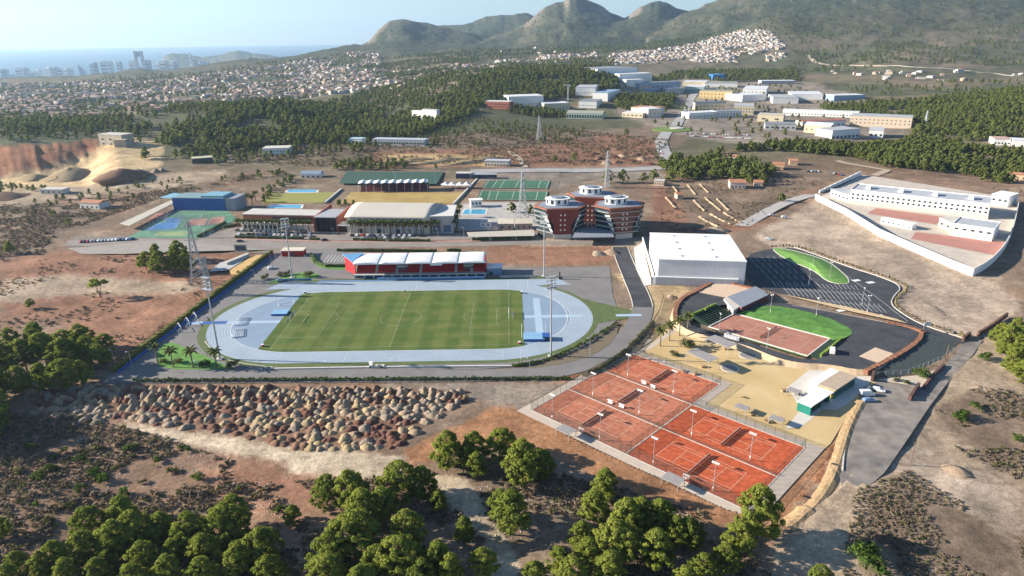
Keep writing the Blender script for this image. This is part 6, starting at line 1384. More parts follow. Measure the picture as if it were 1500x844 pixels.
def pine_parts(seed, h=10.0, per=105, size=.46, nc=34, wide=.40, low=.22, mt=None, trunk=True, name='crown'):
    rng = np.random.default_rng(seed); cl = []
    lean = rng.normal(size=2) * .05 * h; nl = 5
    for k in range(nc):
        u = rng.uniform(0, 1) ** .8; z = h * (low + (1 - low) * u * .93)
        prof = np.interp(u, [0, .2, .5, .8, 1], [.55, 1.0, .92, .6, .18]) * wide * h * .5 * 1.15
        a = rng.uniform(0, 2 * pi); rr = prof * rng.uniform(.45, 1.0) ** .6
        r = h * rng.uniform(.038, .082) * np.interp(u, [0, .5, 1], [1.05, 1.0, .75])
        cl.append(((rr * cos(a) + lean[0] * u, rr * sin(a) + lean[1] * u, z), r))
    cl.append(((lean[0], lean[1], h * .93), h * .09))
    for k in range(7): a = rng.uniform(0, 6.28); u = .25 + .09 * k; rr = wide * h * .22 * rng.uniform(.2, 1); cl.append(((rr * cos(a), rr * sin(a), h * u), h * .14 * (1.15 - u * .6)))
    crown = leaf_cloud(name, cl, per, size, mt or m_pine, rng, (lean[0] * .5, lean[1] * .5, h * .5))
    tm = None
    if trunk:
        m_ = MB(); p0 = Vector((0, 0, -.6)); n_ = 5
        for i in range(n_):
            q = (i + 1) / n_; p1 = Vector((lean[0] * q + rng.normal() * .06, lean[1] * q + rng.normal() * .06, h * .85 * q)); m_.tube(p0, p1, h * .022 * (1 - i / n_ * .75), h * .022 * (1 - (i + 1) / n_ * .75), 7, cap=False); p0 = p1
        for c, r in cl[::4]:
            zb = max(c[2] - h * .18, h * .15); q = zb / (h * .85); m_.tube((lean[0] * q, lean[1] * q, zb), c, h * .008, h * .003, 5, cap=False)
        tm = m_.mesh('trunk', m_bark)
    return crown, tm
PINES = [pine_parts(s, 10.0, 400, .23, nc, wd, lo) for s, nc, wd, lo in ((1, 125, .80, .10), (2, 100, .66, .16), (3, 135, .88, .08), (4, 90, .58, .12), (5, 120, .82, .20), (6, 110, .72, .07))]
PINESD = [(leaf[0], leaf[1]) for leaf in [pine_parts(s, 10.0, 50, .75, nc, wd, lo, m_pined) for s, nc, wd, lo in ((11, 30, .85, .08), (12, 26, .76, .12), (13, 32, .95, .06))]]
LOWP = [pine_parts(s, 10.0, 22, 1.2, 17, wd, .08, m_pined, trunk=False, name='crown')[0] for s, wd in ((21, .8), (22, .7), (23, .9))]
TREES = []
def tree(x, y, z, h, protos, label, group, name='pine_tree', rng=random):
    cm, tm = protos[int(rng.random() * len(protos))]
    t = thing(name, label, 'tree', (x, y, z), rng.random() * 6.28, group); s = h / 10.0
    t.scale = (s * rng.uniform(.92, 1.15), s * rng.uniform(.92, 1.15), s)
    place(cm, 'crown', t, (0, 0, 0)); place(tm, 'trunk', t, (0, 0, 0)); TREES.append(t); return t
FG = [(520, 745, 11), (480, 742, 8), (580, 735, 9.5), (618, 728, 9), (658, 684, 9.5), (690, 680, 9.5), (732, 668, 8.5), (765, 712, 12), (792, 700, 9), (750, 784, 11), (735, 764, 8), (885, 737, 8.5), (870, 770, 8), (915, 792, 11), (935, 778, 9), (905, 822, 9), (850, 802, 7), (860, 838, 8), (820, 842, 7), (965, 782, 8), (988, 802, 8), (960, 834, 9), (1012, 800, 7.5), (520, 818, 11), (490, 835, 9), (550, 845, 9), (601, 802, 9.5), (585, 838, 9), (640, 846, 8), (682, 796, 6.5), (710, 846, 7.5), (660, 860, 7), (610, 868, 8), (480, 868, 9), (540, 880, 9), (642, 748, 6), (1108, 792, 12), (1080, 815, 7.5), (1064, 838, 7), (1030, 856, 7), (1200, 862, 5), (784, 856, 6), (830, 872, 8), (890, 868, 8), (1000, 872, 7), (560, 765, 8), (535, 775, 9), (700, 700, 7.5)]
FL = [(140, 785, 8.5), (185, 777, 9), (200, 802, 8), (240, 792, 8), (280, 802, 8.5), (330, 792, 10), (346, 768, 9), (310, 818, 8), (255, 824, 7), (215, 834, 8), (165, 817, 8), (125, 822, 7), (90, 833, 7), (60, 850, 6.5), (30, 845, 6), (100, 860, 7), (150, 856, 7.5), (200, 868, 8), (250, 858, 8), (300, 858, 8), (350, 840, 8), (386, 818, 8), (398, 850, 8), (430, 762, 4.5), (8, 792, 5), (20, 870, 6)]
FG2 = [(10, 548, 10), (40, 543, 11), (70, 538, 11), (100, 542, 11), (130, 533, 10), (148, 540, 9), (20, 518, 10), (55, 513, 10), (90, 516, 10), (122, 514, 9), (150, 520, 8), (5, 578, 9), (35, 582, 9), (65, 573, 10), (95, 568, 10), (122, 562, 9), (0, 612, 9), (-20, 560, 10), (-30, 600, 10), (-12, 590, 11), (-40, 625, 12), (-15, 640, 11), (-60, 600, 12), (-70, 640, 12), (-45, 665, 11), (-90, 620, 12)]
FR = [(1462, 502, 8), (1478, 512, 9), (1496, 532, 9), (1482, 548, 7), (1503, 562, 9), (1466, 522, 6), (1515, 520, 9), (1500, 505, 8), (1488, 490, 7)]
for L_, lb, gp in ((FG, 'sunlit young pine below the tennis courts', 'pines of the foreground wood'), (FL, 'pine below the stony scrub slope', 'pines of the stony slope'), (FG2, 'pine in the dark grove beside the rock heaps', 'pines of the grove by the heaps'), (FR, 'pine beside the dry-stone wall', 'pines by the stone wall')):
    for px, py, h in L_:
        x, y = G(px, py); sz = 'tall full' if h >= 10 else ('mid-sized' if h >= 8 else 'small'); l2 = lb
        if L_ is FG: l2 = lb.replace('young pine', 'pine') + (', heap side of the footpath' if px < 690 + (py - 700) * .4 else ', court side of the footpath') + (', by the red bank' if py < 745 else '')
        elif L_ is FL: l2 = lb + (', at its open upper edge' if py < 800 else '')
        tree(x, y, hz(x, y) - .1, h * random.uniform(1.05, 1.35), PINES, sz + ' ' + l2.replace('sunlit ', ''), gp)
for px, py, h, lb in ((215, 396, 11, 'pine at the street end of the round clump beside the pylon'), (235, 400, 12.5, 'tall pine in the clump beside the pylon'), (256, 400, 12.5, 'tallest pine in the clump beside the pylon'), (275, 397, 11, 'pine of the clump right beside the pylon'), (230, 384, 11, 'pine at the back of the clump beside the pylon'), (262, 382, 12, 'pine at the lot side of the clump beside the pylon'), (45, 452, 5, 'small round pine on the red earth'), (15, 372, 8, 'dark pine at the scrub edge beside the gravel lot'), (100, 330, 6, 'round pine bush in the dry scrub'), (78, 318, 5, 'small round tree in the dry scrub'), (1144, 296, 7, 'round pine beside the pale lane'), (812, 237, 7, 'lone pine by the red spoil'), (842, 236, 8, 'dark lone pine on the red field'), (916, 200, 10, 'dark pine beside the roundabout field'), (890, 268, 12, 'tall pine behind the hotel, nearer the turf pitches'), (912, 268, 11, 'tall pine behind the hotel, middle of three'), (942, 268, 9, 'pine behind the hotel towards the grove'), (862, 288, 8, 'pine right behind the hotel penthouse'), (750, 312, 8, 'round tree by the turf pitch'), (776, 316, 8, 'dark tree beside the hotel garden')):
    x, y, z = GT(px, py); tree(x, y, z, h, PINES if py > 370 else PINESD, lb, 'scattered single pines')
# umbrella pine with a bare forked trunk
def umbrella():
    rng = np.random.default_rng(5); cl = []
    for k in range(26): a = rng.uniform(0, 2 * pi); r = 3.9 * sqrt(rng.uniform(0, 1)); cl.append(((r * cos(a), r * sin(a), 7.2 + 1.6 * (1 - (r / 4) ** 2) + rng.normal() * .3), rng.uniform(.8, 1.25)))
    x, y = G(147, 434); t = thing('umbrella_pine', 'umbrella pine with bare forked trunk on the red earth', 'tree', (x, y, hz(x, y)))
    place(leaf_cloud('crown', cl, 110, .45, m_pine, rng, (0, 0, 6)), 'crown', t, (0, 0, 0))
    MB().tube((0, 0, -.4), (-.4, 0, 3), .26, .2, 7).tube((-.4, 0, 3), (-1.6, .2, 7), .19, .1, 6).tube((.25, 0, -.4), (1.3, -.2, 7), .2, .1, 6).build('trunk', m_bark, t)
umbrella()
# ------------------------------------------------------------ forests: largest individuals, the rest one mass
def sample_poly(poly, spacing, rng, jit=.45):
    xs = [p[0] for p in poly]; ys = [p[1] for p in poly]
    gx, gy = np.meshgrid(np.arange(min(xs), max(xs), spacing), np.arange(min(ys), max(ys), spacing))
    x = gx.ravel() + rng.uniform(-jit, jit, gx.size) * spacing; y = gy.ravel() + rng.uniform(-jit, jit, gx.size) * spacing
    k = inpoly(x, y, poly); return x[k], y[k]
def GTP(pts): return [GT(*p)[:2] for p in pts]
FOREST = [([(1000, 236), (1060, 224), (1130, 222), (1210, 228), (1255, 232), (1300, 246), (1400, 258), (1520, 280), (1560, 285), (1580, 240), (1500, 226), (1430, 222), (1340, 212), (1250, 216), (1160, 212), (1090, 218)], 6.5, (7, 10), 1.0),
 ([(1290, 232), (1340, 196), (1335, 172), (1390, 160), (1500, 146), (1600, 145), (1600, 225), (1500, 205), (1440, 205), (1400, 225)], 8.0, (7, 10), .85), ([(1200, 158), (1260, 152), (1330, 150), (1400, 142), (1500, 134), (1600, 130), (1600, 146), (1500, 150), (1390, 165), (1335, 175), (1280, 168), (1215, 168)], 8.5, (7, 10), .9),
 ([(955, 268), (952, 250), (980, 238), (1030, 236), (1060, 225), (1105, 238), (1130, 258), (1138, 270), (1100, 272), (1062, 262), (1000, 266)], 7.5, (7, 11), .8),
 ([(205, 236), (225, 212), (250, 196), (300, 180), (330, 163), (380, 154), (480, 154), (560, 166), (575, 195), (520, 210), (430, 214), (350, 222), (260, 232)], 7.6, (7, 12), .82),
 ([(560, 204), (575, 175), (640, 143), (700, 113), (760, 101), (860, 101), (905, 113), (905, 131), (850, 141), (800, 148), (745, 152), (705, 160), (690, 172), (640, 190), (590, 206)], 8.5, (8, 12), .95),
 ([(870, 113), (1000, 108), (1165, 100), (1172, 120), (1060, 121), (990, 117), (905, 121)], 12, (8, 12), .9), ([(898, 144), (990, 141), (985, 160), (905, 164)], 8, (8, 11), .9), ([(742, 157), (825, 165), (830, 172), (790, 172), (742, 166)], 8, (7, 9), .85),
 ([(0, 197), (0, 172), (80, 174), (200, 176), (225, 190), (200, 200), (120, 190)], 10, (7, 11), .8), ([(480, 152), (560, 126), (640, 118), (700, 112), (640, 142), (570, 166)], 12, (8, 11), .8), ([(0, 186), (0, 150), (120, 140), (260, 140), (330, 128), (430, 120), (560, 100), (560, 124), (480, 140), (330, 152), (240, 168), (120, 186)], 19, (6, 10), .6),
 ([(0, 150), (0, 126), (200, 113), (400, 90), (520, 78), (560, 84), (560, 100), (430, 118), (330, 128), (200, 140)], 24, (7, 11), .6), ([(560, 112), (700, 98), (760, 92), (900, 88), (900, 100), (760, 102), (640, 118)], 15, (8, 12), .8), ([(1160, 110), (1160, 75), (1300, 62), (1500, 60), (1560, 64), (1560, 98), (1300, 94)], 20, (7, 11), .5),
 ([(560, 86), (760, 74), (880, 66), (1020, 52), (1060, 46), (1010, 66), (880, 80), (700, 90)], 24, (9, 13), .7), ([(1020, 46), (1100, 36), (1300, 26), (1540, 24), (1540, 56), (1300, 56), (1160, 66), (1120, 46)], 28, (8, 12), .55), ([(690, 44), (880, 42), (1040, 20), (1200, 2), (1500, 2), (1500, 20), (1200, 28), (1000, 50), (800, 62)], 45, (9, 13), .5), ([(240, 205), (330, 222), (430, 216), (540, 210), (600, 208), (500, 228), (380, 236), (300, 245)], 11.5, (4, 9), .68), ([(560, 186), (700, 176), (860, 188), (840, 212), (700, 216), (560, 216)], 11, (3, 5.5), .75), ([(0, 235), (0, 300), (120, 300), (300, 260), (330, 250), (330, 268), (150, 320), (0, 345)], 26, (2.5, 5), .6), ([(0, 212), (0, 190), (130, 186), (215, 190), (210, 215), (150, 200)], 13, (5, 9), .7), ([(325, 262), (345, 240), (420, 231), (520, 236), (640, 245), (640, 250), (500, 250), (430, 257), (380, 262)], 7.5, (3.5, 8), .72), ([(380, 284), (420, 262), (440, 262), (400, 286), (384, 300)], 7, (3.5, 6), .8), ([(470, 300), (500, 296), (520, 300), (490, 304)], 6, (3, 5), .8), ([(0, 262), (100, 290), (230, 262), (330, 246), (330, 252), (230, 275), (110, 305), (0, 300)], 11, (2.5, 5.5), .6), ([(200, 192), (290, 188), (330, 168), (420, 152), (300, 150), (210, 172)], 12, (6, 9), .5), ([(530, 98), (640, 84), (710, 88), (640, 110), (545, 116)], 14, (7, 10), .8), ([(900, 130), (1000, 125), (1160, 125), (1240, 150), (1260, 200), (1100, 205), (960, 185)], 26, (5, 8), .45), ([(1210, 128), (1500, 118), (1560, 120), (1500, 132), (1330, 146)], 24, (6, 9), .5)]
rng = np.random.default_rng(3); allp = []
for poly, sp, (h0, h1), dens in FOREST:
    x, y = sample_poly(GTP(poly), sp, rng)
    keep = (fbm(x / 45, y / 45, 3, 88) < .30 + dens * .42); x = x[keep]; y = y[keep]
    h = rng.uniform(h0, h1, len(x)); allp.append(np.stack([x, y, h], 1))
allp = np.concatenate(allp)
ok = np.ones(len(allp), bool)
for o in [o for o in sc.objects if o.parent is None and o.get('category') in ('building', 'villa', 'school', 'house')]:   # no trees inside buildings
    w_ = [c for c in o.children if c.name.startswith('wall')]
    if not w_: continue
    bb = w_[0].bound_box; c, s = cos(o.rotation_euler.z), sin(o.rotation_euler.z); dx = allp[:, 0] - o.location.x; dy = allp[:, 1] - o.location.y; u = dx * c + dy * s; v = -dx * s + dy * c
    ok &= ~((u > bb[0][0] - 4) & (u < bb[6][0] + 4) & (v > bb[0][1] - 9) & (v < bb[6][1] + 3))
allp = allp[ok]
az = hgt(allp[:, 0], allp[:, 1]); vis = np.abs(allp[:, 0] / allp[:, 1]) < .78
order = np.argsort(-(allp[:, 2] / allp[:, 1] * vis)); NIND = 150
for i in order[:NIND]:
    x, y, h = allp[i]; c = 750 + 1000 * x / y
    if c > 1135 or y < 560 and c > 1000: lb, gp = 'pine of the broad forest behind the white school', 'pines of the forest behind the school'
    elif c > 900: lb, gp = 'dark pine in the grove between hotel and villas', 'pines of the villa grove'
    else: lb, gp = 'tree standing in the dry scrub near the quarry', 'trees near the quarry'
    tree(x, y, az[i] - .1, h, PINESD, lb, gp)
def scatter(name, P, Z, S, protos, label, cat, mats=None, tilt=0):
    """one mass of many small things: instances on points"""
    n = len(P); me = bpy.data.meshes.new(name); me.vertices.add(n); me.vertices.foreach_set('co', np.stack([P[:, 0], P[:, 1], Z], 1).astype(np.float32).ravel())
    r_ = np.random.default_rng(len(name) + n)
    for nm, arr, ty in (('sc', S, 'FLOAT'), ('rz', r_.uniform(0, 6.28, n), 'FLOAT'), ('kind', r_.integers(0, len(protos), n), 'INT')):
        a = me.attributes.new(nm, ty, 'POINT'); a.data.foreach_set('value', np.asarray(arr).astype(np.float32 if ty == 'FLOAT' else np.int32))
    o = bpy.data.objects.new(name, me); COL.objects.link(o); tagk(o, label, cat, kind='stuff')
    ng = bpy.data.node_groups.new(name, 'GeometryNodeTree'); ng.interface.new_socket('Geometry', in_out='INPUT', socket_type='NodeSocketGeometry'); ng.interface.new_socket('Geometry', in_out='OUTPUT', socket_type='NodeSocketGeometry')
    N = ng.nodes; gi = N.new('NodeGroupInput'); go = N.new('NodeGroupOutput'); jn = N.new('GeometryNodeJoinGeometry')
    def attr(nm, ty): q = N.new('GeometryNodeInputNamedAttribute'); q.data_type = ty; q.inputs['Name'].default_value = nm; return q.outputs[0]
    s_ = attr('sc', 'FLOAT'); rz = attr('rz', 'FLOAT'); kd = attr('kind', 'INT'); cx = N.new('ShaderNodeCombineXYZ'); ng.links.new(rz, cx.inputs['Z'])
    for k, pm in enumerate(protos):
        po = bpy.data.objects.new(name + '_piece', pm)          # source mesh only; not linked to the scene
        oi = N.new('GeometryNodeObjectInfo'); oi.inputs['Object'].default_value = po; oi.transform_space = 'ORIGINAL'
        cmp_ = N.new('FunctionNodeCompare'); cmp_.data_type = 'INT'; cmp_.operation = 'EQUAL'; ng.links.new(kd, cmp_.inputs['A']); cmp_.inputs['B'].default_value = k
        ip = N.new('GeometryNodeInstanceOnPoints'); ng.links.new(gi.outputs[0], ip.inputs['Points']); ng.links.new(cmp_.outputs['Result'], ip.inputs['Selection']); ng.links.new(oi.outputs['Geometry'], ip.inputs['Instance']); ng.links.new(cx.outputs[0], ip.inputs['Rotation']); ng.links.new(s_, ip.inputs['Scale'])
        ng.links.new(ip.outputs[0], jn.inputs[0])
    ng.links.new(jn.outputs[0], go.inputs[0]); md = o.modifiers.new('scatter', 'NODES'); md.node_group = ng
    return o
rest = order[NIND:]
scatter('forest', allp[rest], az[rest] - .2, allp[rest, 2] / 10.0, LOWP, 'dark green pine forest covering the hills and valley', 'forest')
# ------------------------------------------------------------ palms
def frond_mesh(L=3.0):
    m_ = MB(); n = 6; pts = [(L * k / n * (1 - .12 * (k / n) ** 2), .55 * sin(pi * .75 * k / n) * L * .42 - L * .25 * (k / n) ** 2.2) for k in range(n + 1)]
    for k in range(n):
        (x0, z0), (x1, z1) = pts[k], pts[k + 1]; w0 = .42 * sin(pi * min(.12 + k / n * .88, 1)) + .05; w1 = .42 * sin(pi * min(.12 + (k + 1) / n * .88, 1)) + .02
        for s in (-1, 1): m_.face([(x0, 0, z0), (x1, 0, z1), (x1, s * w1, z1 - .22), (x0, s * w0, z0 - .22)])
    return m_
FROND = frond_mesh().mesh('frond', m_palm)
def palm_crown(n=20):
    m_ = MB(); fm = frond_mesh(2.8)
    for k in range(n):
        a = k * 2.4; el = -.5 + 1.3 * (k / n); b = len(m_.v)
        for x, y, z in fm.v:
            x2, z2 = x * cos(el) - z * sin(el), x * sin(el) + z * cos(el); m_.v.append((x2 * cos(a) - y * sin(a), x2 * sin(a) + y * cos(a), z2))
        m_.f += [tuple(b + i for i in f) for f in fm.f]; m_.mi += fm.mi
    return m_.mesh('crown', m_palm)
PCROWN = palm_crown(); PTRUNK = MB().lathe(0, 0, [(.34, -.3), (.24, .6), (.19, 5.6), (.26, 6.1)], 8).mesh('trunk', mat('palm_bark', (.22, .16, .11), .95, .25, 3)); PSKIRT = MB().lathe(0, 0, [(.26, 5.0), (.7, 5.3), (.5, 6.1)], 9).mesh('dead_frond_skirt', mat('dead_fronds', (.26, .19, .10), .95, .25, 3))
def palm(px, py, h, label, group, near=False, z=0.0):
    x, y = G(px, py, z); t = thing('palm_tree', label, 'palm', (x, y, z), random.random() * 6, group); s = h / 7.0; t.scale = (s, s, s)
    place(PTRUNK, 'trunk', t, (0, 0, 0)); place(PSKIRT, 'dead_frond_skirt', t, (0, 0, 0))
    if near:
        for k in range(18): place(FROND, 'frond', t, (0, 0, 6.0), (0, -(-.55 + 1.35 * k / 18), k * 2.4))
    else: place(PCROWN, 'crown', t, (0, 0, 6.05))
for px, py, lb in ((231, 531, 'palm at the outer corner of the palm lawn'), (254, 538, 'palm in the middle of the palm lawn'), (283, 538, 'palm on the lawn beside the dark bush'), (318, 539, 'palm at the foot of the floodlight mast'), (967, 507, 'palm beside the worn court walk end'), (980.5, 499, 'palm on the sand beside the pale path'), (995, 492, 'palm on the sand near the olive'), (1007, 485, 'palm nearest the asphalt loop')): palm(px, py, 8.0, lb, 'palms of the lawns and picnic ground', True)
for k in range(13): palm(350 + k * 8.6, 339.5 + .2 * k, 8.5, 'palm in the row before the brick pavilion', 'palm row of the pavilion')
for k in range(14): palm(515 + k * 9.6, 344, 9.0, 'palm in the row before the vaulted hall', 'palm row of the vaulted hall')
for k, (px, py) in enumerate(((665, 341), (668, 334), (671, 326), (674, 318), (363, 300), (370, 302), (375, 296))): palm(px, py, 8.5, 'palm at the vaulted hall corner' if k < 4 else 'palm behind the brick pavilion', 'palms round the hall corner')
# shrubs as individuals
def bush_mesh(seed, mt, n=12, r=.5, per=60, size=.26):
    rng = np.random.default_rng(seed); cl = [((rng.normal() * .5, rng.normal() * .5, .35 + abs(rng.normal()) * .35), r * rng.uniform(.7, 1.1)) for _ in range(n)]
    return leaf_cloud('foliage', cl, per, size, mt, rng, (0, 0, .3))
BIGB = [bush_mesh(s, m_, 16, .5, 330, .13) for s, m_ in ((36, m_bush), (37, m_lush))]; BUSH = [bush_mesh(s, m_bush) for s in (31, 32, 33)]; LUSH = [bush_mesh(s, m_lush) for s in (34, 35)]
def shrub(px, py, s, label, group, ms=BUSH, z=None):
    x, y = G(px, py); o = place((BIGB[0] if ms is BUSH else BIGB[1]) if s > 1.5 else random.choice(ms), 'shrub', None, (x, y, hz(x, y) if z is None else z), (0, 0, random.random() * 6)); o.scale = (s, s, s * random.uniform(.8, 1.1)); tagk(o, label, 'shrub', group); return o
for k in range(118): shrub(196 + k * 5.45, 558.5 - .03 * k + (.6 if k % 2 else 0), random.uniform(.75, 1.0), 'small shrub in the planted row below the service road', 'shrub row below the service road', LUSH, 0)
for k in range(46):
    u = k / 45; p = (752 + 150 * u, 537 - 62 * u ** 1.7); shrub(p[0], p[1], random.uniform(.7, 1.1), 'small shrub in the bed between apron and service road', 'shrubs of the inner road bed', LUSH, .08)
for k in range(44):
    u = k / 43; p = (862 + 92 * u, 547 - 72 * u ** 1.5); shrub(p[0], p[1], random.uniform(.7, 1.0), 'small shrub in the outer bed of the service road', 'shrubs of the outer road bed', BUSH, .08)
for px, py, s, lb in ((240, 531, 1.6, 'round olive bush between the first palms of the lawn'), (262, 531, 1.7, 'round olive bush in the middle of the palm lawn'), (302, 536, 2.0, 'wide dark bush between palms'), (340, 538, 2.2, 'round olive tree at the lawn tip'), (387, 409, 2.0, 'round olive on the entrance lawn end'), (410, 405, 1.9, 'round olive beside the lawn mast'), (420, 403, 2.0, 'round olive behind the lawn mast'), (452, 405, 2.4, 'round olive near the grandstand corner'), (1008, 510, 3.0, 'gnarled olive on the sand beside the palms'), (988, 521, 1.6, 'low dry bush near the worn court fence'), (1351, 553, 2.6, 'round green tree on the dusty forecourt'), (1328, 562, 1.4, 'small bush below the forecourt tree'), (1312, 558, 1.2, 'yellowish bush at the gate wall'), (1272, 828, 4.2, 'dense dark green bush beside the leaning post'), (1440, 528, 2.4, 'low green bush below the stone wall pines'), (1405, 612, 2.6, 'dark green bush on the dry mound'), (1430, 596, 1.8, 'yellow-green bush on the dry mound'), (1490, 642, 1.6, 'small green bush at the dark gully'), (350, 400, 1.4, 'bare bush beside the concrete yard')): shrub(px, py, s, lb, 'single bushes', LUSH if 'dark' in lb or 'green' in lb else BUSH)
for px, py in ((145, 660), (80, 675), (75, 690), (60, 705), (120, 676), (170, 688), (190, 660), (195, 670), (265, 657), (275, 660), (210, 705), (120, 720), (55, 745), (15, 718), (30, 697), (250, 690), (95, 665), (140, 695), (180, 725), (45, 660), (230, 676), (150, 706), (290, 700), (350, 715), (410, 745), (70, 770), (100, 745)): shrub(px, py, random.uniform(.9, 1.9), ('broad' if px % 3 else 'low') + ' green bush on the stony scrub slope' + (' near the pale track' if py < 680 else ''), 'bushes of the stony slope', LUSH + BUSH)
# ------------------------------------------------------------ dry scrub, stones
DRYB = [bush_mesh(s, m_drys, 9, .45, 36, .34) for s in (41, 42, 43)] + [bush_mesh(44, m_bush, 9, .45, 36, .34)]
def free(x, y):
    k = np.ones(len(x), bool)
    for p in FLAT: k &= ~inpoly(x, y, p)
    return k
pts = []
for poly, sp, lo, hi, dens in (([(0, 605), (160, 615), (290, 660), (470, 708), (640, 690), (800, 690), (1060, 760), (1130, 844), (1130, 870), (0, 870), (-100, 700)], 1.4, .3, 1.1, .72), ([(1250, 720), (1330, 690), (1440, 755), (1520, 800), (1520, 870), (1230, 870)], 1.0, .22, .65, .8), ([(1370, 600), (1430, 565), (1520, 580), (1520, 720), (1400, 660)], 1.3, .25, .8, .62), ([(-60, 300), (120, 300), (330, 262), (400, 250), (250, 300), (190, 318), (100, 350), (60, 372), (-60, 385)], 2.2, .45, 1.25, .74), ([(-60, 385), (200, 372), (300, 380), (300, 470), (150, 540), (60, 480), (-60, 490)], 3.4, .35, 1.1, .45), ([(960, 262), (1130, 245), (1200, 265), (1100, 330), (970, 342)], 4.0, .4, 1.1, .5), ([(340, 240), (560, 246), (820, 244), (960, 240), (985, 205), (830, 190), (560, 200), (340, 225)], 4.6, .6, 1.9, .74)):
    x, y = sample_poly(GTP(poly), sp, rng); k = free(x, y) & (fbm(x / 14, y / 14, 3, 5) < .25 + dens * .45); x, y = x[k], y[k]
    pts.append(np.stack([x, y, rng.uniform(lo, hi, len(x)) * rng.uniform(.6, 1.1, len(x))], 1))
pts = np.concatenate(pts)
pth = [GTP([(170, 617), (280, 633), (420, 655), (590, 667), (600, 690), (560, 700), (470, 705), (380, 672), (300, 655), (200, 632)]), GTP([(640, 700), (680, 705), (720, 770), (752, 810), (755, 870), (728, 870), (715, 800), (680, 760)])]
k = np.ones(len(pts), bool)
for p in pth: k &= ~inpoly(pts[:, 0], pts[:, 1], p)
pts = pts[k]
scatter('dry_scrub', pts, hgt(pts[:, 0], pts[:, 1]) - .05, pts[:, 2], DRYB, 'dry brown and olive scrub covering the wild ground', 'scrub')
def rock_mesh(seed, m_):
    rng_ = np.random.default_rng(seed); bm = bmesh.new(); bmesh.ops.create_icosphere(bm, subdivisions=1, radius=.5)
    for v in bm.verts: v.co = Vector((v.co.x * rng_.uniform(.7, 1.2), v.co.y * rng_.uniform(.7, 1.2), v.co.z * rng_.uniform(.4, .8)))
    me = bpy.data.meshes.new('stone'); bm.to_mesh(me); bm.free(); me.materials.append(m_); return me
m_stone = mat('pale_limestone', (.52, .47, .40), .95, .2, 1.2)
ROCK = [rock_mesh(s, m_stone) for s in (1, 2, 3)]
x, y = sample_poly(GTP([(0, 615), (160, 625), (290, 662), (470, 712), (640, 700), (800, 690), (1060, 765), (1120, 870), (0, 870), (-100, 700)]), 1.35, rng); kk = (fbm(x / 11, y / 11, 3, 15) > .50) & free(x, y); x, y = x[kk], y[kk]
scatter('loose_stones', np.stack([x, y], 1), hgt(x, y), rng.uniform(.12, .75, len(x)) ** 1.4, ROCK, 'pale loose stones strewn over the scrub slope', 'stones')
# ------------------------------------------------------------ dumped heaps of rock and earth
m_heap = [mat('heap_red', (.15, .07, .048), .97, .25, 1.0, scale2=3.0, bump=.8), mat('heap_brown', (.22, .125, .082), .97, .25, 1.0, scale2=3.0, bump=.8), mat('heap_beige', (.34, .25, .17), .97, .2, 1.0, scale2=3.0, bump=.8), mat('heap_grey', (.29, .235, .175), .97, .22, 1.0, scale2=3.0, bump=.8), mat('heap_yellow', (.37, .28, .16), .97, .2, 1.0, scale2=3.0, bump=.8)]
def heap_verts(seed):
    rng = np.random.default_rng(seed); V = []; F = []; nr, ns = 5, 14; elong = rng.uniform(1.0, 1.35); pk = rng.normal(size=2) * .15
    prof = [(1.05, -.15), (.88, .22), (.62, .55), (.34, .86), (.14, .98)]
    for i, (r, z) in enumerate(prof):
        for k in range(ns):
            a = 2 * pi * k / ns; rr = r * (1 + .11 * rng.normal()); V.append((rr * cos(a) * elong + pk[0] * z, rr * sin(a) + pk[1] * z, z * .92 + .035 * rng.normal() * (i > 0)))
    V.append((pk[0], pk[1], 1.0))
    for i in range(nr - 1):
        for k in range(ns): j = (k + 1) % ns; F.append((i * ns + k, i * ns + j, (i + 1) * ns + j, (i + 1) * ns + k))
    for k in range(ns): F.append(((nr - 1) * ns + k, (nr - 1) * ns + (k + 1) % ns, nr * ns))
    return V, F
HM = []
for m_ in m_heap:
    row = []
    for s in range(4):
        V, F = heap_verts(s * 7 + 1); me = bpy.data.meshes.new('rock_heap'); me.from_pydata(V, [], F); me.polygons.foreach_set('use_smooth', [True] * len(F)); me.materials.append(m_); row.append(me)
    HM.append(row)
hp = W([(40, 590), (75, 569), (200, 566), (420, 568), (690, 572), (683, 588), (640, 612), (600, 640), (582, 662), (500, 662), (440, 658), (380, 645), (300, 628), (230, 622), (160, 612), (150, 624), (80, 612)])
hr = np.random.default_rng(8); hx, hy = sample_poly(hp, 2.75, hr, .5)
hv = hgt(hx, hy); o_ = np.argsort(hy)
LBH = ['dark red earth heap in the field of dumped heaps', 'brown earth heap in the field of dumped heaps', 'beige rubble heap in the field of dumped heaps', 'grey stone heap in the field of dumped heaps', 'yellowish earth heap in the field of dumped heaps']
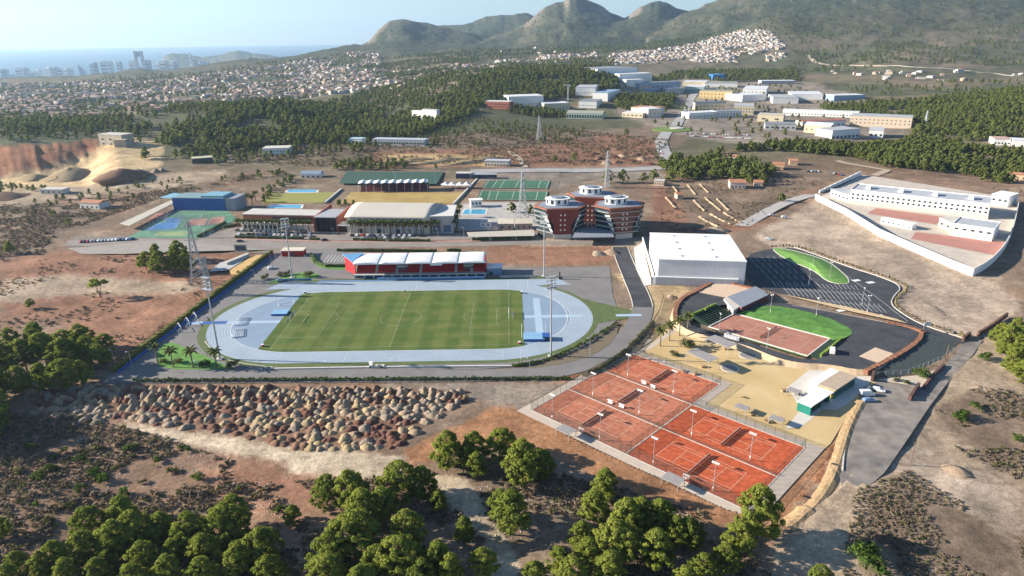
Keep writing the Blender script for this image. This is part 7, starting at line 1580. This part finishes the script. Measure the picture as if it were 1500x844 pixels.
for n_, i in enumerate(o_[:300]):
    px = 750 + 1000 * hx[i] / hy[i]; nv = fbm(np.array([hx[i] / 11]), np.array([hy[i] / 7]), 2, 33)[0]; u = px + (nv - .5) * 260
    if hy[i] < 196 and 440 < px < 580 and nv > .46: c = 0
    elif u < 150: c = 3 if nv < .5 else 2
    elif u < 350: c = (0 if nv > .50 else 1) if hr.random() < .72 else 3
    elif u < 450: c = hr.choice([4, 2, 0, 4])
    elif u < 560: c = hr.choice([4, 2, 2, 3])
    else: c = hr.choice([3, 3, 2])
    o = bpy.data.objects.new('rock_heap', HM[c][n_ % 4]); COL.objects.link(o); s = hr.uniform(1.0, 2.1); o.location = (hx[i], hy[i], hv[i]); o.rotation_euler.z = hr.uniform(0, 6.28); o.scale = (s, s, s * hr.uniform(.5, .72)); tagk(o, ('big ' if s > 1.6 else 'small ') + LBH[c].replace('in the field of dumped heaps', 'among the dumped heaps') + (' beside the pale track' if hy[i] < 197 else (' below the road fence' if hy[i] > 213 else '')), 'heap', 'field of dumped heaps')
if len(o_) > 300:
    P = np.stack([hx[o_[300:]], hy[o_[300:]]], 1); scatter('heap_field', P, hv[o_[300:]], hr.uniform(1.25, 1.8, len(P)), [HM[1][0], HM[3][1], HM[2][2], HM[0][3], HM[3][2], HM[4][1]], 'remaining dumped heaps along the road edge', 'heaps')
# quarry spoil cones and other mounds
for px, py, r, h, c, lb in ((183, 262, 22, 11, 1, 'large brown spoil cone in the quarry'), (105, 260, 24, 10, 4, 'wide ochre spoil mound in the quarry'), (200, 256, 14, 6, 2, 'pale spoil mound beside the brown cone'), (228, 252, 5, 3.5, 3, 'small white sand pile beside the track'), (238, 251, 5, 3.5, 3, 'small white sand pile near the scrap yard'), (50, 262, 16, 6, 4, 'low ochre mound at the quarry floor'), (10, 290, 14, 5, 1, 'brown mound at the quarry mouth'), (878, 372, 5, 2.2, 3, 'grey rubble heap beside the access road'), (894, 371, 5, 2.4, 2, 'pale rubble heap at the road end'), (985, 436, 3, 1.5, 2, 'small pale rubble heap by the loop'), (1400, 690, 4, 1.6, 2, 'dry grass and rubble heap on the pale ground'), (1052, 338, 7, 3, 3, 'grey rubble heap behind the white hall')):
    x, y, z = GT(px, py); o = bpy.data.objects.new('spoil_heap', HM[c][int(px) % 4]); COL.objects.link(o); o.location = (x, y, z - .3); o.scale = (r, r * .9, h); o.rotation_euler.z = px; tagk(o, lb, 'heap', 'spoil mounds')
# motocross mounds: long wavy ochre ridges
for k in range(9):
    x, y, z = GT(575 + k * 17, 240 - (k % 3) * 3); o = bpy.data.objects.new('track_mound', HM[4][k % 4]); COL.objects.link(o); o.location = (x, y, z - .3); o.scale = (16, 4.5, 3.0); o.rotation_euler.z = .05 * k; tagk(o, 'ochre mound of the motocross track', 'mound', 'motocross mounds')
for k in range(10):
    x, y, z = GT(868 + k * 9, 226 + (k * 7) % 16); o = bpy.data.objects.new('spoil_heap', HM[(0, 1, 2)[k % 3]][k % 4]); COL.objects.link(o); o.location = (x, y, z - .3); o.scale = (7, 5, 2.6); o.rotation_euler.z = k; tagk(o, 'reddish rubble heap on the cleared field behind the service road', 'heap', 'rubble heaps of the cleared field')
# ------------------------------------------------------------ far town: houses on the slopes
def house_mesh(seed):
    r = random.Random(seed); m_ = MB(); L, d, h = r.uniform(9, 15), r.uniform(8, 11), r.choice([3.4, 5.8, 6.2]); g = r.uniform(1.2, 2.0)
    m_.m(0).box(-L / 2, L / 2, -d / 2, d / 2, -3, h)
    if seed % 4: 
        m_.m(1); e = .4; rx = max(L / 2 - d / 2, .5)
        A = [(-L / 2 - e, -d / 2 - e, h + .01), (L / 2 + e, -d / 2 - e, h + .01), (L / 2 + e, d / 2 + e, h + .01), (-L / 2 - e, d / 2 + e, h + .01)]; R0, R1 = (-rx, 0, h + g), (rx, 0, h + g)
        m_.face([A[0], A[1], R1, R0]); m_.face([A[2], A[3], R0, R1]); m_.face([A[1], A[2], R1]); m_.face([A[3], A[0], R0])
    else: m_.m(0).box(-L / 2 - .2, L / 2 + .2, -d / 2 - .2, d / 2 + .2, h + .003, h + .6)
    m_.m(0).box(L / 2 + .003, L / 2 + 4, -d / 2 + 1, d / 2 - 1, -3, h * .6)
    m_.m(2)
    for k in range(3): m_.box(-L / 2 + L * (k + .5) / 3 - .7, -L / 2 + L * (k + .5) / 3 + .7, -d / 2 - .06, -d / 2 - .004, 1.0, 2.4)
    return m_
hw = mat('town_white', (.50, .47, .43), .8, .1, .05); hc = mat('town_cream', (.42, .33, .25), .8, .1, .05)
HOUSES = [house_mesh(s).mesh('house', [hw if s % 3 else hc, mat('faded_tiles', (.31, .20, .15), .85, .2, .05), m_glass]) for s in range(1, 9)]
r3 = np.random.default_rng(12); hs = []
for poly, sp, dens, tag_ in (([(0, 186), (0, 122), (200, 119), (330, 106), (430, 92), (520, 76), (556, 80), (560, 118), (500, 138), (420, 146), (330, 150), (250, 160), (215, 175), (120, 184)], 21, .72, 0), ([(430, 126), (560, 108), (690, 96), (760, 88), (770, 96), (640, 118), (520, 136)], 26, .55, 1), ([(868, 92), (900, 80), (980, 70), (1040, 58), (1080, 46), (1130, 47), (1150, 66), (1150, 84), (1110, 92), (1000, 90), (900, 96)], 15, .80, 2), ([(750, 92), (800, 82), (872, 78), (880, 88), (800, 96)], 16, .8, 2), ([(350, 158), (240, 172), (250, 185), (330, 168)], 24, .6, 0), ([(620, 75), (760, 68), (880, 62), (900, 72), (760, 84)], 80, .4, 1), ([(1180, 106), (1320, 102), (1500, 106), (1500, 122), (1300, 120)], 60, .5, 1)):
    x, y = sample_poly(GTP(poly), sp, r3, .4); n_ = fbm(x / 120, y / 120, 3, 51); k = n_ < .28 + dens * .42; x, y = x[k], y[k]; hs.append(np.stack([x, y, np.full(len(x), tag_)], 1))
hs = np.concatenate(hs); hzv = hgt(hs[:, 0], hs[:, 1]); vis = np.abs(hs[:, 0] / hs[:, 1]) < .76; o_ = np.argsort(hs[:, 1] + 9e4 * (~vis))
LBT = ['white villa with terracotta roof on the wooded slope towards the sea', 'white house among the pines below the headland', 'white house of the dense hillside town']
for n_, i in enumerate(o_[:260]):
    o = bpy.data.objects.new('house', HOUSES[n_ % 8]); COL.objects.link(o); o.location = (hs[i, 0], hs[i, 1], hzv[i]); o.rotation_euler.z = r3.uniform(-.6, .6); s_ = n_ % 8 + 1; l_ = LBT[int(hs[i, 2])].replace('white', 'white' if s_ % 3 else 'cream').replace(' with terracotta roof', ''); tagk(o, l_.replace('villa', 'villa with terracotta roof').replace('house ', 'house with tiled roof ') if s_ % 4 else l_.replace('villa', 'flat-roofed villa').replace('house', 'flat-roofed house'), 'house', ['villas on the seaward slope', 'houses below the headland', 'houses of the hillside town'][int(hs[i, 2])])
q = o_[260:]; w3 = q[hs[q, 2] == 2]; q = q[hs[q, 2] != 2]; scatter('hillside_town', hs[w3, :2], hzv[w3], r3.uniform(.8, 1.2, len(w3)), [HOUSES[3], HOUSES[1], HOUSES[2], HOUSES[6], HOUSES[7]], 'dense white houses of the hillside town', 'houses'); scatter('distant_houses', hs[q, :2], hzv[q], r3.uniform(.85, 1.25, len(q)), HOUSES, 'countless small white houses of the far towns', 'houses')
# skyline towers of the resort by the sea
SK = [(4, 102, 8), (17, 109, 5), (26, 101, 8), (36, 100, 7), (46, 106, 9), (54, 102, 6), (68, 99.5, 9.5), (80, 99, 7), (86, 101, 6), (95, 101, 6), (101, 101, 6), (133, 94.5, 5.5), (138, 92.5, 5), (150, 90.8, 8.5), (160, 90.6, 5.5), (172, 90.6, 6), (191, 90, 7), (196.5, 89.5, 5), (213, 89, 10), (229, 92.5, 7), (237.5, 89, 9), (250, 90.7, 8), (257, 90, 7), (276.5, 78.5, 2.6), (285, 88, 4), (291, 90, 4), (297, 89, 5), (303, 91, 4), (318, 89, 3), (345, 88, 4), (360, 87, 4)]
mt_ = mat('tower_white', (.60, .60, .60), .6, .06, .02); mtb = mat('tower_blue_grey', (.34, .38, .44), .4, .1, .02)
for k, (px, py, wd) in enumerate(SK):
    Dd = 5300 + 120 * (k % 4); dx, dy, dz = ray(px, py); x = Dd * dx / dy; zt = CAM_H + Dd * dz / dy; w_ = wd / 1000 * Dd; h = zt + 178
    t = thing('high_rise', 'pale seaside high-rise on the coast skyline' if k != 23 else 'very slim tall tower beside the headland', 'high-rise', (x, Dd, -178), r3.uniform(-.3, .3), 'high-rises of the coast')
    MB().box(-w_ / 2, w_ / 2, 0, w_ * .8, 0, h).build('shaft', mt_ if k % 3 else mtb, t); MB().box(-w_ * .25, w_ * .3, w_ * .2, w_ * .6, h, h + 6).build('roof_house', mt_, t)
    for j in range(4): MB().box(-w_ * .42, w_ * .42, -.5, -.02, h * (.3 + .17 * j), h * (.3 + .17 * j) + 5).build('window_band', m_glass, t)
Dd = 5300; dx, dy, dz = ray(118, 96); x = Dd * dx / dy; t = thing('sail_tower', 'sail-shaped blue-grey tower on the coast skyline', 'high-rise', (x, Dd, -178)); zt = CAM_H + Dd * ray(118, 95.5)[2] / dy + 178
MB().prism([(-22, 0), (24, 0), (24, 20), (-22, 20)], 0, [zt, zt * .55, zt * .55, zt]).build('shaft', mtb, t); MB().box(-20, 16, -.6, -.02, zt * .3, zt * .45).build('window_band', m_glass, t)
dx, dy, dz = ray(201, 75); Dd = 5200; x = Dd * dx / dy; zt = CAM_H + Dd * dz / dy + 178; t = thing('twin_arch_tower', 'twin tower joined at the top like an arch, tallest of the skyline', 'high-rise', (x, Dd, -178))
for s in (-1, 1): MB().prism([(s * 14, 0), (s * 30, 0), (s * 30, 18), (s * 14, 18)], 0, zt).build('leg_tower', mt_, t)
MB().box(-13.9, 13.9, 0.5, 17.5, zt - 38, zt - 3).build('top_bridge', mtb, t); MB().prism([(-13.9, 3), (13.9, 3), (13.9, 15), (-13.9, 15)], zt * .25, zt * .5).build('cone', m_glass, t)
# ------------------------------------------------------------ vehicles
CARM = {}
def car_paint(c):
    if c not in CARM:
        M, n, b = new_mat('car_paint_%02d' % len(CARM)); b.inputs['Base Color'].default_value = (*c, 1); b.inputs['Roughness'].default_value = .25; b.inputs['Coat Weight'].default_value = .6; CARM[c] = M
    return CARM[c]
m_tyre = mat('tyre_rubber', (.02, .02, .02), .9, .1)
def loft(secs):
    """body from cross-section outlines along x: list of (x, half width bottom, half width top, z bottom, z top)"""
    m_ = MB(); b = []
    for x, wb, wt, zb, zt in secs:
        k = len(m_.v); m_.v += [(x, -wb, zb), (x, wb, zb), (x, wb * 1.02, zb + (zt - zb) * .55), (x, wt, zt), (x, -wt, zt), (x, -wb * 1.02, zb + (zt - zb) * .55)]; b.append(k)
    for a, c in zip(b, b[1:]):
        for i in range(6): j = (i + 1) % 6; m_.f.append((a + i, c + i, c + j, a + j)); m_.mi.append(0)
    m_.f.append(tuple(b[0] + i for i in range(6))); m_.mi.append(0); m_.f.append(tuple(b[-1] + 5 - i for i in range(6))); m_.mi.append(0)
    return m_
def car_meshes(van=False):
    if van:
        body = loft([(-2.5, .85, .82, .35, 1.05), (-2.45, .95, .85, .3, 1.9), (-2.2, .97, .80, .28, 2.05), (.9, .97, .80, .28, 2.05), (1.35, .97, .78, .28, 1.75), (1.75, .96, .85, .28, 1.2), (2.35, .92, .80, .3, .95), (2.5, .8, .7, .4, .75)])
        glass = MB(); 
        for s in (-1, 1): glass.face([(-1.9, s * .935, 1.3), (1.35, s * .935, 1.3), (1.15, s * .86, 1.8), (-1.9, s * .86, 1.8)][::s])
        glass.face([(1.78, -.8, 1.22), (1.78, .8, 1.22), (1.38, .72, 1.75), (1.38, -.72, 1.75)]); glass.face([(-2.49, .7, 1.3), (-2.49, -.7, 1.3), (-2.40, -.7, 1.85), (-2.40, .7, 1.85)])
    else:
        body = loft([(-2.1, .72, .68, .35, .75), (-2.0, .86, .80, .28, .92), (-1.7, .88, .62, .25, 1.20), (-1.2, .88, .60, .25, 1.42), (.2, .88, .60, .25, 1.44), (.55, .88, .66, .25, 1.25), (.95, .88, .80, .25, .95), (1.8, .86, .76, .25, .84), (2.08, .74, .62, .35, .65)])
        glass = MB()
        for s in (-1, 1): glass.face([(-1.5, s * .80, .95), (.75, s * .83, .95), (.2, s * .645, 1.38), (-1.15, s * .645, 1.38)][::s])
        glass.face([(.97, -.72, .97), (.97, .72, .97), (.36, .58, 1.385), (.36, -.58, 1.385)]); glass.face([(-1.76, .62, 1.05), (-1.76, -.62, 1.05), (-1.36, -.56, 1.38), (-1.36, .56, 1.38)])
    return body, glass
WHEEL = MB().tube((0, -.11, 0), (0, .11, 0), .33, n=12).mesh('wheel', m_tyre); RIM = MB().tube((0, -.118, 0), (0, .118, 0), .19, n=8).mesh('rim', m_steel)
CB, CG = car_meshes(); VB, VG = car_meshes(True)
BODY = {}; GLASSM = CG.mesh('windows', m_glass); VGLASS = VG.mesh('windows', m_glass); LAMPM = MB().box(-.04, .04, -.16, .16, -.07, .07).mesh('headlight', mat('lamp_glass', (.6, .65, .68), .12, 0))
def car(x, y, z, rz, c, label, group, van=False, simple=True, name=None):
    key = (c, van)
    if key not in BODY: BODY[key] = (VB if van else CB).mesh('body', car_paint(c), False)
    t = thing(name or ('parked_van' if van else 'parked_car'), label, 'van' if van else 'car', (x, y, z), rz, group)
    place(BODY[key], 'body', t, (0, 0, 0)); place(VGLASS if van else GLASSM, 'windows', t, (0, 0, .003))
    xs = (-1.55, 1.6) if van else (-1.3, 1.35)
    for a in xs:
        for b in (-.80, .80):
            w_ = place(WHEEL, 'wheel', t, (a, b, .33))
            if not simple: place(RIM, 'rim', w_, (0, 0, 0))
    if not simple:
        for s in (-.6, .6): place(LAMPM, 'headlight', t, (2.42 if van else 2.0, s, .75))
    return t
CW_ = (.75, .75, .74); CS_ = (.42, .44, .46); CK_ = (.02, .02, .025); CB_ = (.04, .09, .22); CR_ = (.40, .03, .03); CGY = (.14, .15, .17); PAL = [CW_, CW_, CS_, CK_, CB_, CW_, CR_, CGY, CS_, CK_]
CN = {CW_: 'white', CS_: 'silver', CK_: 'black', CB_: 'dark blue', CR_: 'red', CGY: 'grey'}
def row(p0, p1, n, rz, where, group, skip=0, rj=.08):
    for k in range(n):
        if random.random() < skip: continue
        px = p0[0] + (p1[0] - p0[0]) * (k + .5) / n; py = p0[1] + (p1[1] - p0[1]) * (k + .5) / n; x, y, z = GT(px, py) if py < 245 else (*G(px, py), .03); c = random.choice(PAL)
        car(x, y, z, rz + random.uniform(-rj, rj), c, CN[c] + ' car ' + where, group)
row((118, 355), (196, 351), 15, radians(70), 'parked on the gravel lot across from the play courts', 'cars on the gravel lot'); row((345, 338), (458, 342), 17, radians(85), 'parked right before the brick pavilion', 'cars before the pavilion', .15); row((348, 344), (458, 346.5), 17, radians(85), 'parked in the second row before the brick pavilion', 'cars of the second pavilion row', .25)
row((512, 345.5), (620, 346), 14, radians(88), 'parked along the wall of the vaulted hall', 'cars along the vaulted hall', .15); row((528, 349.5), (594, 349.5), 10, radians(88), 'parked by the hedge before the vaulted hall', 'cars by the hall hedge', .1)
row((1182, 252), (1202, 252), 4, radians(40), 'parked on the lane beside the villa pines', 'cars by the villa pines'); row((1216, 254), (1234, 257), 5, radians(60), 'parked at the lane end above the school', 'cars above the school')
row((1010, 200), (1100, 204), 26, radians(80), 'in the dealer yard of the industrial estate', 'cars of the dealer yard', .1); row((1005, 196), (1100, 199), 24, radians(80), 'in the second row of the dealer yard', 'cars of the second dealer row', .1); row((962, 214), (972, 228), 4, radians(100), 'driving on the estate road', 'cars on the estate road')
for px, py, rz, c, lb in ((352, 354.5, 0, CK_, 'black car driving on the main street'), (476, 353, .1, CK_, 'dark car turning at the car park exit'), (398, 394, .5, CW_, 'white car parked at the apron edge by the gatehouse'), (411, 412, .4, (.30, .38, .48), 'pale blue car below the entrance lawn'), (1131, 316, 0, CS_, 'silver car parked on the dry field by the lane'), (1149, 319, 0, CW_, 'white car parked on the dry field by the lane'), (1126, 351, -.6, CS_, 'silver car at the edge of the pale lot')):
    x, y = G(px, py); car(x, y, .05, rz, c, lb, 'single cars', simple=False)
for px, py, rz, c, lb, vn in ((1270, 579, .05, CW_, 'white van parked between grey and white vehicles by the cafe', True), (1274, 572, .1, CGY, 'dark grey estate car behind the white van by the cafe', False), (1287, 573, -.5, CW_, 'white car parked across behind the grey car by the cafe', False), (1273, 588, .02, (.16, .24, .40), 'blue car in front of the white van by the cafe', False), (1219, 516, 1.15, CW_, 'white van parked alone on the asphalt loop', True)):
    z_ = ZL + .02 if py < 540 else .03; x, y = G(px, py, z_); car(x, y, z_, rz, c, lb, 'vehicles by the cafe' if py > 540 else None, vn, False)
# small maintenance cart by the track
x, y = G(551, 538); t = thing('maintenance_cart', 'pale flatbed maintenance cart on the track apron', 'cart', (x, y, .02), 0)
MB().box(-1.2, 3.2, -.8, .8, .5, .8).build('flatbed', m_cream, t); MB().box(-2.6, -1.25, -.75, .75, .45, 1.2).build('cab', m_white, t); MB().box(-2.6, -1.2, -.8, .8, 2.0, 2.1).build('roof', m_white, t)
for a in (-2.5, -1.3):
    for b in (-.7, .7): MB().tube((a, b, 1.2), (a, b, 2.0), .05, n=5).build('roof_post', m_dark, t)
for a in (-2.0, 2.2):
    for b in (-.8, .8): place(WHEEL, 'wheel', t, (a, b, .33))
# ------------------------------------------------------------ people
def person_mesh(pose, cols):
    """one continuous body grown over a posed skeleton"""
    J = dict(pel=(0, 0, .95), chest=(0, 0, 1.32), neck=(0, 0, 1.5), head=(0, .02, 1.66), top=(0, .01, 1.76), ls=(-.19, 0, 1.42), rs=(.19, 0, 1.42), le=(-.27, .02, 1.13), re=(.27, .02, 1.13), lw=(-.28, .10, .88), rw=(.28, .10, .88), lh=(-.10, 0, .90), rh=(.10, 0, .90), lk=(-.11, .02, .48), rk=(.11, .02, .48), la=(-.11, -.02, .07), ra=(.11, -.02, .07), lt=(-.12, .14, .04), rt=(.12, .14, .04)); J.update(pose)
    R = dict(pel=.15, chest=.16, neck=.06, head=.105, top=.07, ls=.075, rs=.075, le=.05, re=.05, lw=.04, rw=.04, lh=.1, rh=.1, lk=.065, rk=.065, la=.045, ra=.045, lt=.04, rt=.04)
    E_ = [('pel', 'chest'), ('chest', 'neck'), ('neck', 'head'), ('head', 'top'), ('chest', 'ls'), ('ls', 'le'), ('le', 'lw'), ('chest', 'rs'), ('rs', 're'), ('re', 'rw'), ('pel', 'lh'), ('lh', 'lk'), ('lk', 'la'), ('la', 'lt'), ('pel', 'rh'), ('rh', 'rk'), ('rk', 'ra'), ('ra', 'rt')]
    K = list(J); me = bpy.data.meshes.new('person'); me.from_pydata([J[k] for k in K], [(K.index(a), K.index(b)) for a, b in E_], [])
    o = bpy.data.objects.new('person', me); COL.objects.link(o); sk = o.modifiers.new('skin', 'SKIN'); 
    for k, sv in zip(K, me.skin_vertices[0].data): sv.radius = (R[k], R[k]); sv.use_root = (k == 'pel')
    o.modifiers.new('sub', 'SUBSURF').levels = 1
    dg = bpy.context.evaluated_depsgraph_get(); m2 = bpy.data.meshes.new_from_object(o.evaluated_get(dg)); bpy.data.objects.remove(o)
    for c in cols: m2.materials.append(c)
    for p in m2.polygons:
        z = p.center.z; ax = abs(p.center.x); p.material_index = 2 if z > 1.5 or (ax > .22 and z < 1.15) else (0 if z > .93 else 1)
        if p.center.z > 1.69: p.material_index = 3
        p.use_smooth = True
    return m2
skin = mat('skin', (.50, .30, .21), .6, .05); hair = mat('dark_hair', (.03, .02, .015), .7, .1)
PEOPLE = [(928, 523, (.75, .75, .75), (.03, .03, .05), 0, 'person in a white top and dark trousers standing at the worn court corner', {'lw': (-.30, .28, 1.05)}), (952.6, 531, (.04, .05, .09), (.03, .03, .03), 2.0, 'person in dark clothes playing near the court fence', {'rw': (.45, .30, 1.25), 're': (.36, .12, 1.2), 'lt': (-.2, .3, .04), 'la': (-.18, .16, .07)}), (972.6, 534, (.70, .70, .66), (.08, .10, .22), -1.0, 'person in a pale top and blue trousers walking along the court fence', {'la': (-.11, .24, .08), 'lt': (-.11, .40, .05), 'ra': (.11, -.26, .12), 'rt': (.11, -.12, .05), 'lk': (-.11, .14, .5)}), (594, 430, (.10, .10, .11), (.06, .06, .07), .5, 'person in dark clothes standing at the pitch touchline', {})]
for px, py, c1, c2, rz, lb, pose in PEOPLE:
    x, y = G(px, py); me = person_mesh(pose, [mat('top_%d' % px, c1, .85, .1), mat('trousers_%d' % px, c2, .85, .1), skin, hair]); o = bpy.data.objects.new('person', me); COL.objects.link(o); o.location = (x, y, .13 if px < 600 else .06); o.rotation_euler.z = rz; tagk(o, lb, 'person')
# ------------------------------------------------------------ street lamps, pylons, poles
def street_lamp(px, py, h, label, first=[None]):
    x, y = G(px, py)
    if first[0] is None:
        t = thing('street_lamp', label, 'street lamp', (x, y, 0), 0, 'thin street lamps'); MB().lathe(0, 0, [(.11, 0), (.06, 8)], 7).build('pole', m_steel, t); MB().box(-.9, .1, -.05, .05, 7.9, 8.0).build('arm', m_steel, t); MB().box(-1.3, -.7, -.16, .16, 7.85, 8.02).build('lantern', m_metalw, t); first[0] = t; t.scale = (1, 1, h / 8)
    else: dup(first[0], (x, y, 0), random.uniform(-.4, .4), label, scale=(1, 1, h / 8))
for k, (px, py) in enumerate(((386, 558), (484, 558), (580, 555), (681, 556), (776, 553), (864, 523), (195, 543), (170, 540), (294, 556))): street_lamp(px, py, 8, 'thin lamp post along the service road below the track')
for k, (px, py) in enumerate(((375, 420), (398, 391), (404, 378), (452, 398))): street_lamp(px, py, 9, 'thin lamp post along the stadium entrance drive')
for k in range(13): street_lamp(300 + k * 38, 353 + (k % 2), 8.5, 'thin lamp post along the main street')
for k, (px, py) in enumerate(((498, 272), (580, 276), (638, 271), (668, 296), (690, 268), (800, 296), (806, 268))): street_lamp(px, py, 14, 'tall thin lamp mast beside the back pitches')
def pylon(px, py, h, label, w_=6.0):
    x, y, z = GT(px, py); t = thing('lattice_pylon', label, 'pylon', (x, y, z - .2), .3, 'lattice pylons'); lg = []
    def hwd(u): return w_ / 2 * (1 - u) ** 1.3 + .45
    n = 9
    for a in (-1, 1):
        for b in (-1, 1):
            m_ = MB()
            for k in range(n): u0, u1 = k / n, (k + 1) / n; m_.tube((a * hwd(u0), b * hwd(u0), h * u0), (a * hwd(u1), b * hwd(u1), h * u1), .22, n=4, cap=False)
            m_.build('leg', m_steel, t)
    for fx, fy in ((1, 0), (-1, 0), (0, 1), (0, -1)):
        m_ = MB()
        for k in range(n):
            u0, u1 = k / n, (k + 1) / n; w0, w1 = hwd(u0), hwd(u1)
            for s in (-1, 1):
                p0 = (fx * w0 - fy * s * w0, fy * w0 + fx * s * w0, h * u0); p1 = (fx * w1 + fy * s * w1, fy * w1 - fx * s * w1, h * u1); m_.tube(p0, p1, .14, n=4, cap=False)
        m_.build('bracing', m_steel, t)
    for k in range(3):
        zz = h * (.72 + .11 * k); m_ = MB(); m_.tube((-3.6 + .5 * k, 0, zz), (3.6 - .5 * k, 0, zz), .13, n=4); m_.tube((-3.6 + .5 * k, 0, zz), (0, 0, zz + 1.2), .09, n=4); m_.tube((3.6 - .5 * k, 0, zz), (0, 0, zz + 1.2), .09, n=4); m_.build('cross_arm', m_steel, t)
pylon(292, 415, 33, 'lattice pylon beside the round pine clump', 6.5); pylon(308, 432, 20, 'slim lattice mast behind the stadium floodlight', 2.2); pylon(766, 325, 34, 'lattice pylon standing by the turf pitches', 6); pylon(889, 275, 30, 'slim pale mast behind the hotel', 3); pylon(790, 205, 28, 'lattice pylon in the scrub before the estate', 5); pylon(1355, 185, 20, 'thin lattice mast in the right-hand forest', 3)
x, y, z = GT(832, 148); t = thing('tower_crane', 'white tower crane behind the white warehouses', 'crane', (x, y, z)); MB().box(-.8, .8, -.8, .8, 0, 26).build('mast', m_metalw, t); MB().box(-9, 4, -.5, .5, 26, 27.2).build('jib', m_metalw, t); MB().box(2, 4.5, -.9, .9, 24.6, 26).build('counterweight', m_conc, t)
m_wood = mat('weathered_wood', (.20, .14, .10), .9, .2, 2)
for px, py, h, dx_, lb in ((1334, 678, 8, 0, 'wooden utility pole on the pale ground beside the white patch'), (1242, 815, 5, .8, 'rusty leaning post beside the dark bush'), (168, 537, 9, 0, 'wooden pole at the dark grove corner'), (1384, 528, 7, .3, 'grey post at the foot of the netted embankment'), (1482, 478, 7, .4, 'pale pole beyond the stone wall')):
    x, y = G(px, py); t = thing('utility_pole', lb, 'pole', (x, y, hz(x, y) - .2), 0, 'poles'); MB().tube((0, 0, 0), (dx_, 0, h), .16, .11, 8).build('shaft', m_wood, t); MB().box(dx_ - .5, dx_ + .5, -.06, .06, h - .4, h - .28).build('cross_piece', m_wood, t)
# white containers by the loop, white garden bits
for k in range(5): x, y = G(1063 + k * 4.2, 494 + k * 1.2, ZL); t = thing('waste_container', 'white waste container in the row beside the asphalt loop', 'container', (x, y, ZL), -.3, 'white waste containers'); MB().box(-.7, .7, -.6, .6, .1, 1.25).build('bin', m_white, t); MB().box(-.75, .75, -.65, .65, 1.25, 1.4).build('lid', m_metalw, t)
# concrete yard and ochre patch beside the hedge, left of the entrance
sheet('ochre_yard', W([(336, 396), (372, 374), (396, 373), (352, 402), (338, 402)]), .02, mat('ochre_yard', (.55, .36, .15), .95, .12, .2), 'ochre sandy yard beside the golden hedge', 'ground')
sheet('concrete_yard', W([(306, 398), (322, 385), (360, 374), (366, 376), (334, 396)]), .025, mat('yard_pale', (.42, .42, .42), .9, .15, .3), 'pale concrete yard beside the pylon', 'pavement')
o = kerb(MB(), W([(330, 388), (364, 374)]), 2.6, 1.3).build('ramp_wall', m_conc); tagk(o, 'long low concrete ramp wall in the yard', 'wall')
t = block('billboard', 'grey framed billboard beside the main street', 'billboard', (344, 369), (362, 369), .5, 4.2, m_conc, m_conc, over=.05); MB().box(.6, t['_L'] - .6, -.1, -.004, .8, 3.8).build('panel', mat('dark_poster', (.08, .10, .13), .4, .2, .5), t)
for k, q in enumerate(((986, 274, 997, 288), (1007, 271, 1019, 286), (1025, 270, 1038, 283), (1016, 294, 1032, 310), (1032, 290, 1056, 309), (1050, 292, 1068, 309), (1040, 314, 1070, 329), (1060, 312, 1086, 328), (1024, 318, 1058, 336), (975, 290, 990, 306))):
    L_ = resample([GT(q[0], q[1])[:2], GT(q[2], q[3])[:2]], 5); mb = MB()
    for a, b in zip(L_, L_[1:]): mb.obox((a[0] + b[0]) / 2, (a[1] + b[1]) / 2, hz(*a) - .8, math.hypot(b[0] - a[0], b[1] - a[1]) * random.uniform(.8, 1), 1.0, 1.4 + .4 * random.random(), atan2(b[1] - a[1], b[0] - a[0]))
    tagk(mb.build('terrace_bank', mat('pale_bank', (.46, .34, .22), .95, .2, .5)), 'pale crumbling terrace bank in the abandoned plots beside the lane', 'bank', 'terrace banks of the plots')
L_ = resample(smooth_line(W([(1264, 584), (1243, 622), (1229, 672), (1214, 712), (1184, 750), (1152, 776)]), 2), 1.5); V = []; F = []
for i, p in enumerate(L_):
    a = L_[max(i - 1, 0)]; b = L_[min(i + 1, len(L_) - 1)]; d = Vector((b[0] - a[0], b[1] - a[1])).normalized(); z = hz(*p) if i % 4 == 0 else z
    for u, h in ((-3.0, -.5), (-1.6, .2), (-.5, .55), (.6, .6), (1.6, .2), (2.8, -.5)): k = u * random.uniform(.93, 1.07); V.append((p[0] - d.y * k, p[1] + d.x * k, z + h * random.uniform(.85, 1.1)))
for i in range(len(L_) - 1):
    for j in range(5): F.append((i * 6 + j, i * 6 + j + 1, i * 6 + j + 7, i * 6 + j + 6))
me = bpy.data.meshes.new('earth_bank'); me.from_pydata(V, [], F); me.materials.append(mat('ochre_bank', (.44, .30, .16), .97, .25, .9, scale2=2.0)); o = bpy.data.objects.new('earth_bank', me); COL.objects.link(o); tagk(o, 'rough ochre earth bank between courts and lane', 'bank', kind='structure')
# ------------------------------------------------------------ haze: one closed box of pale air round everything
def build_haze():
    me = bpy.data.meshes.new('haze'); bm = bmesh.new(); bmesh.ops.create_cube(bm, size=1)
    for v in bm.verts:
        v.co = (v.co.x * 88000, 16500 + v.co.y * 35500, 285 + v.co.z * 1000)
    bm.to_mesh(me); bm.free()
    M = bpy.data.materials.new('hazy_air'); M.use_nodes = True; n = M.node_tree; n.nodes.clear()
    pv = n.nodes.new('ShaderNodeVolumePrincipled'); pv.inputs['Color'].default_value = (.52, .75, 1.0, 1); pv.inputs['Density'].default_value = 0.000055
    pv.inputs['Anisotropy'].default_value = .35
    o_ = n.nodes.new('ShaderNodeOutputMaterial'); n.links.new(pv.outputs[0], o_.inputs['Volume'])
    me.materials.append(M); o = bpy.data.objects.new('haze', me); COL.objects.link(o)
    tagk(o, 'thin blue morning haze over the whole valley', 'haze', kind='stuff')
build_haze()
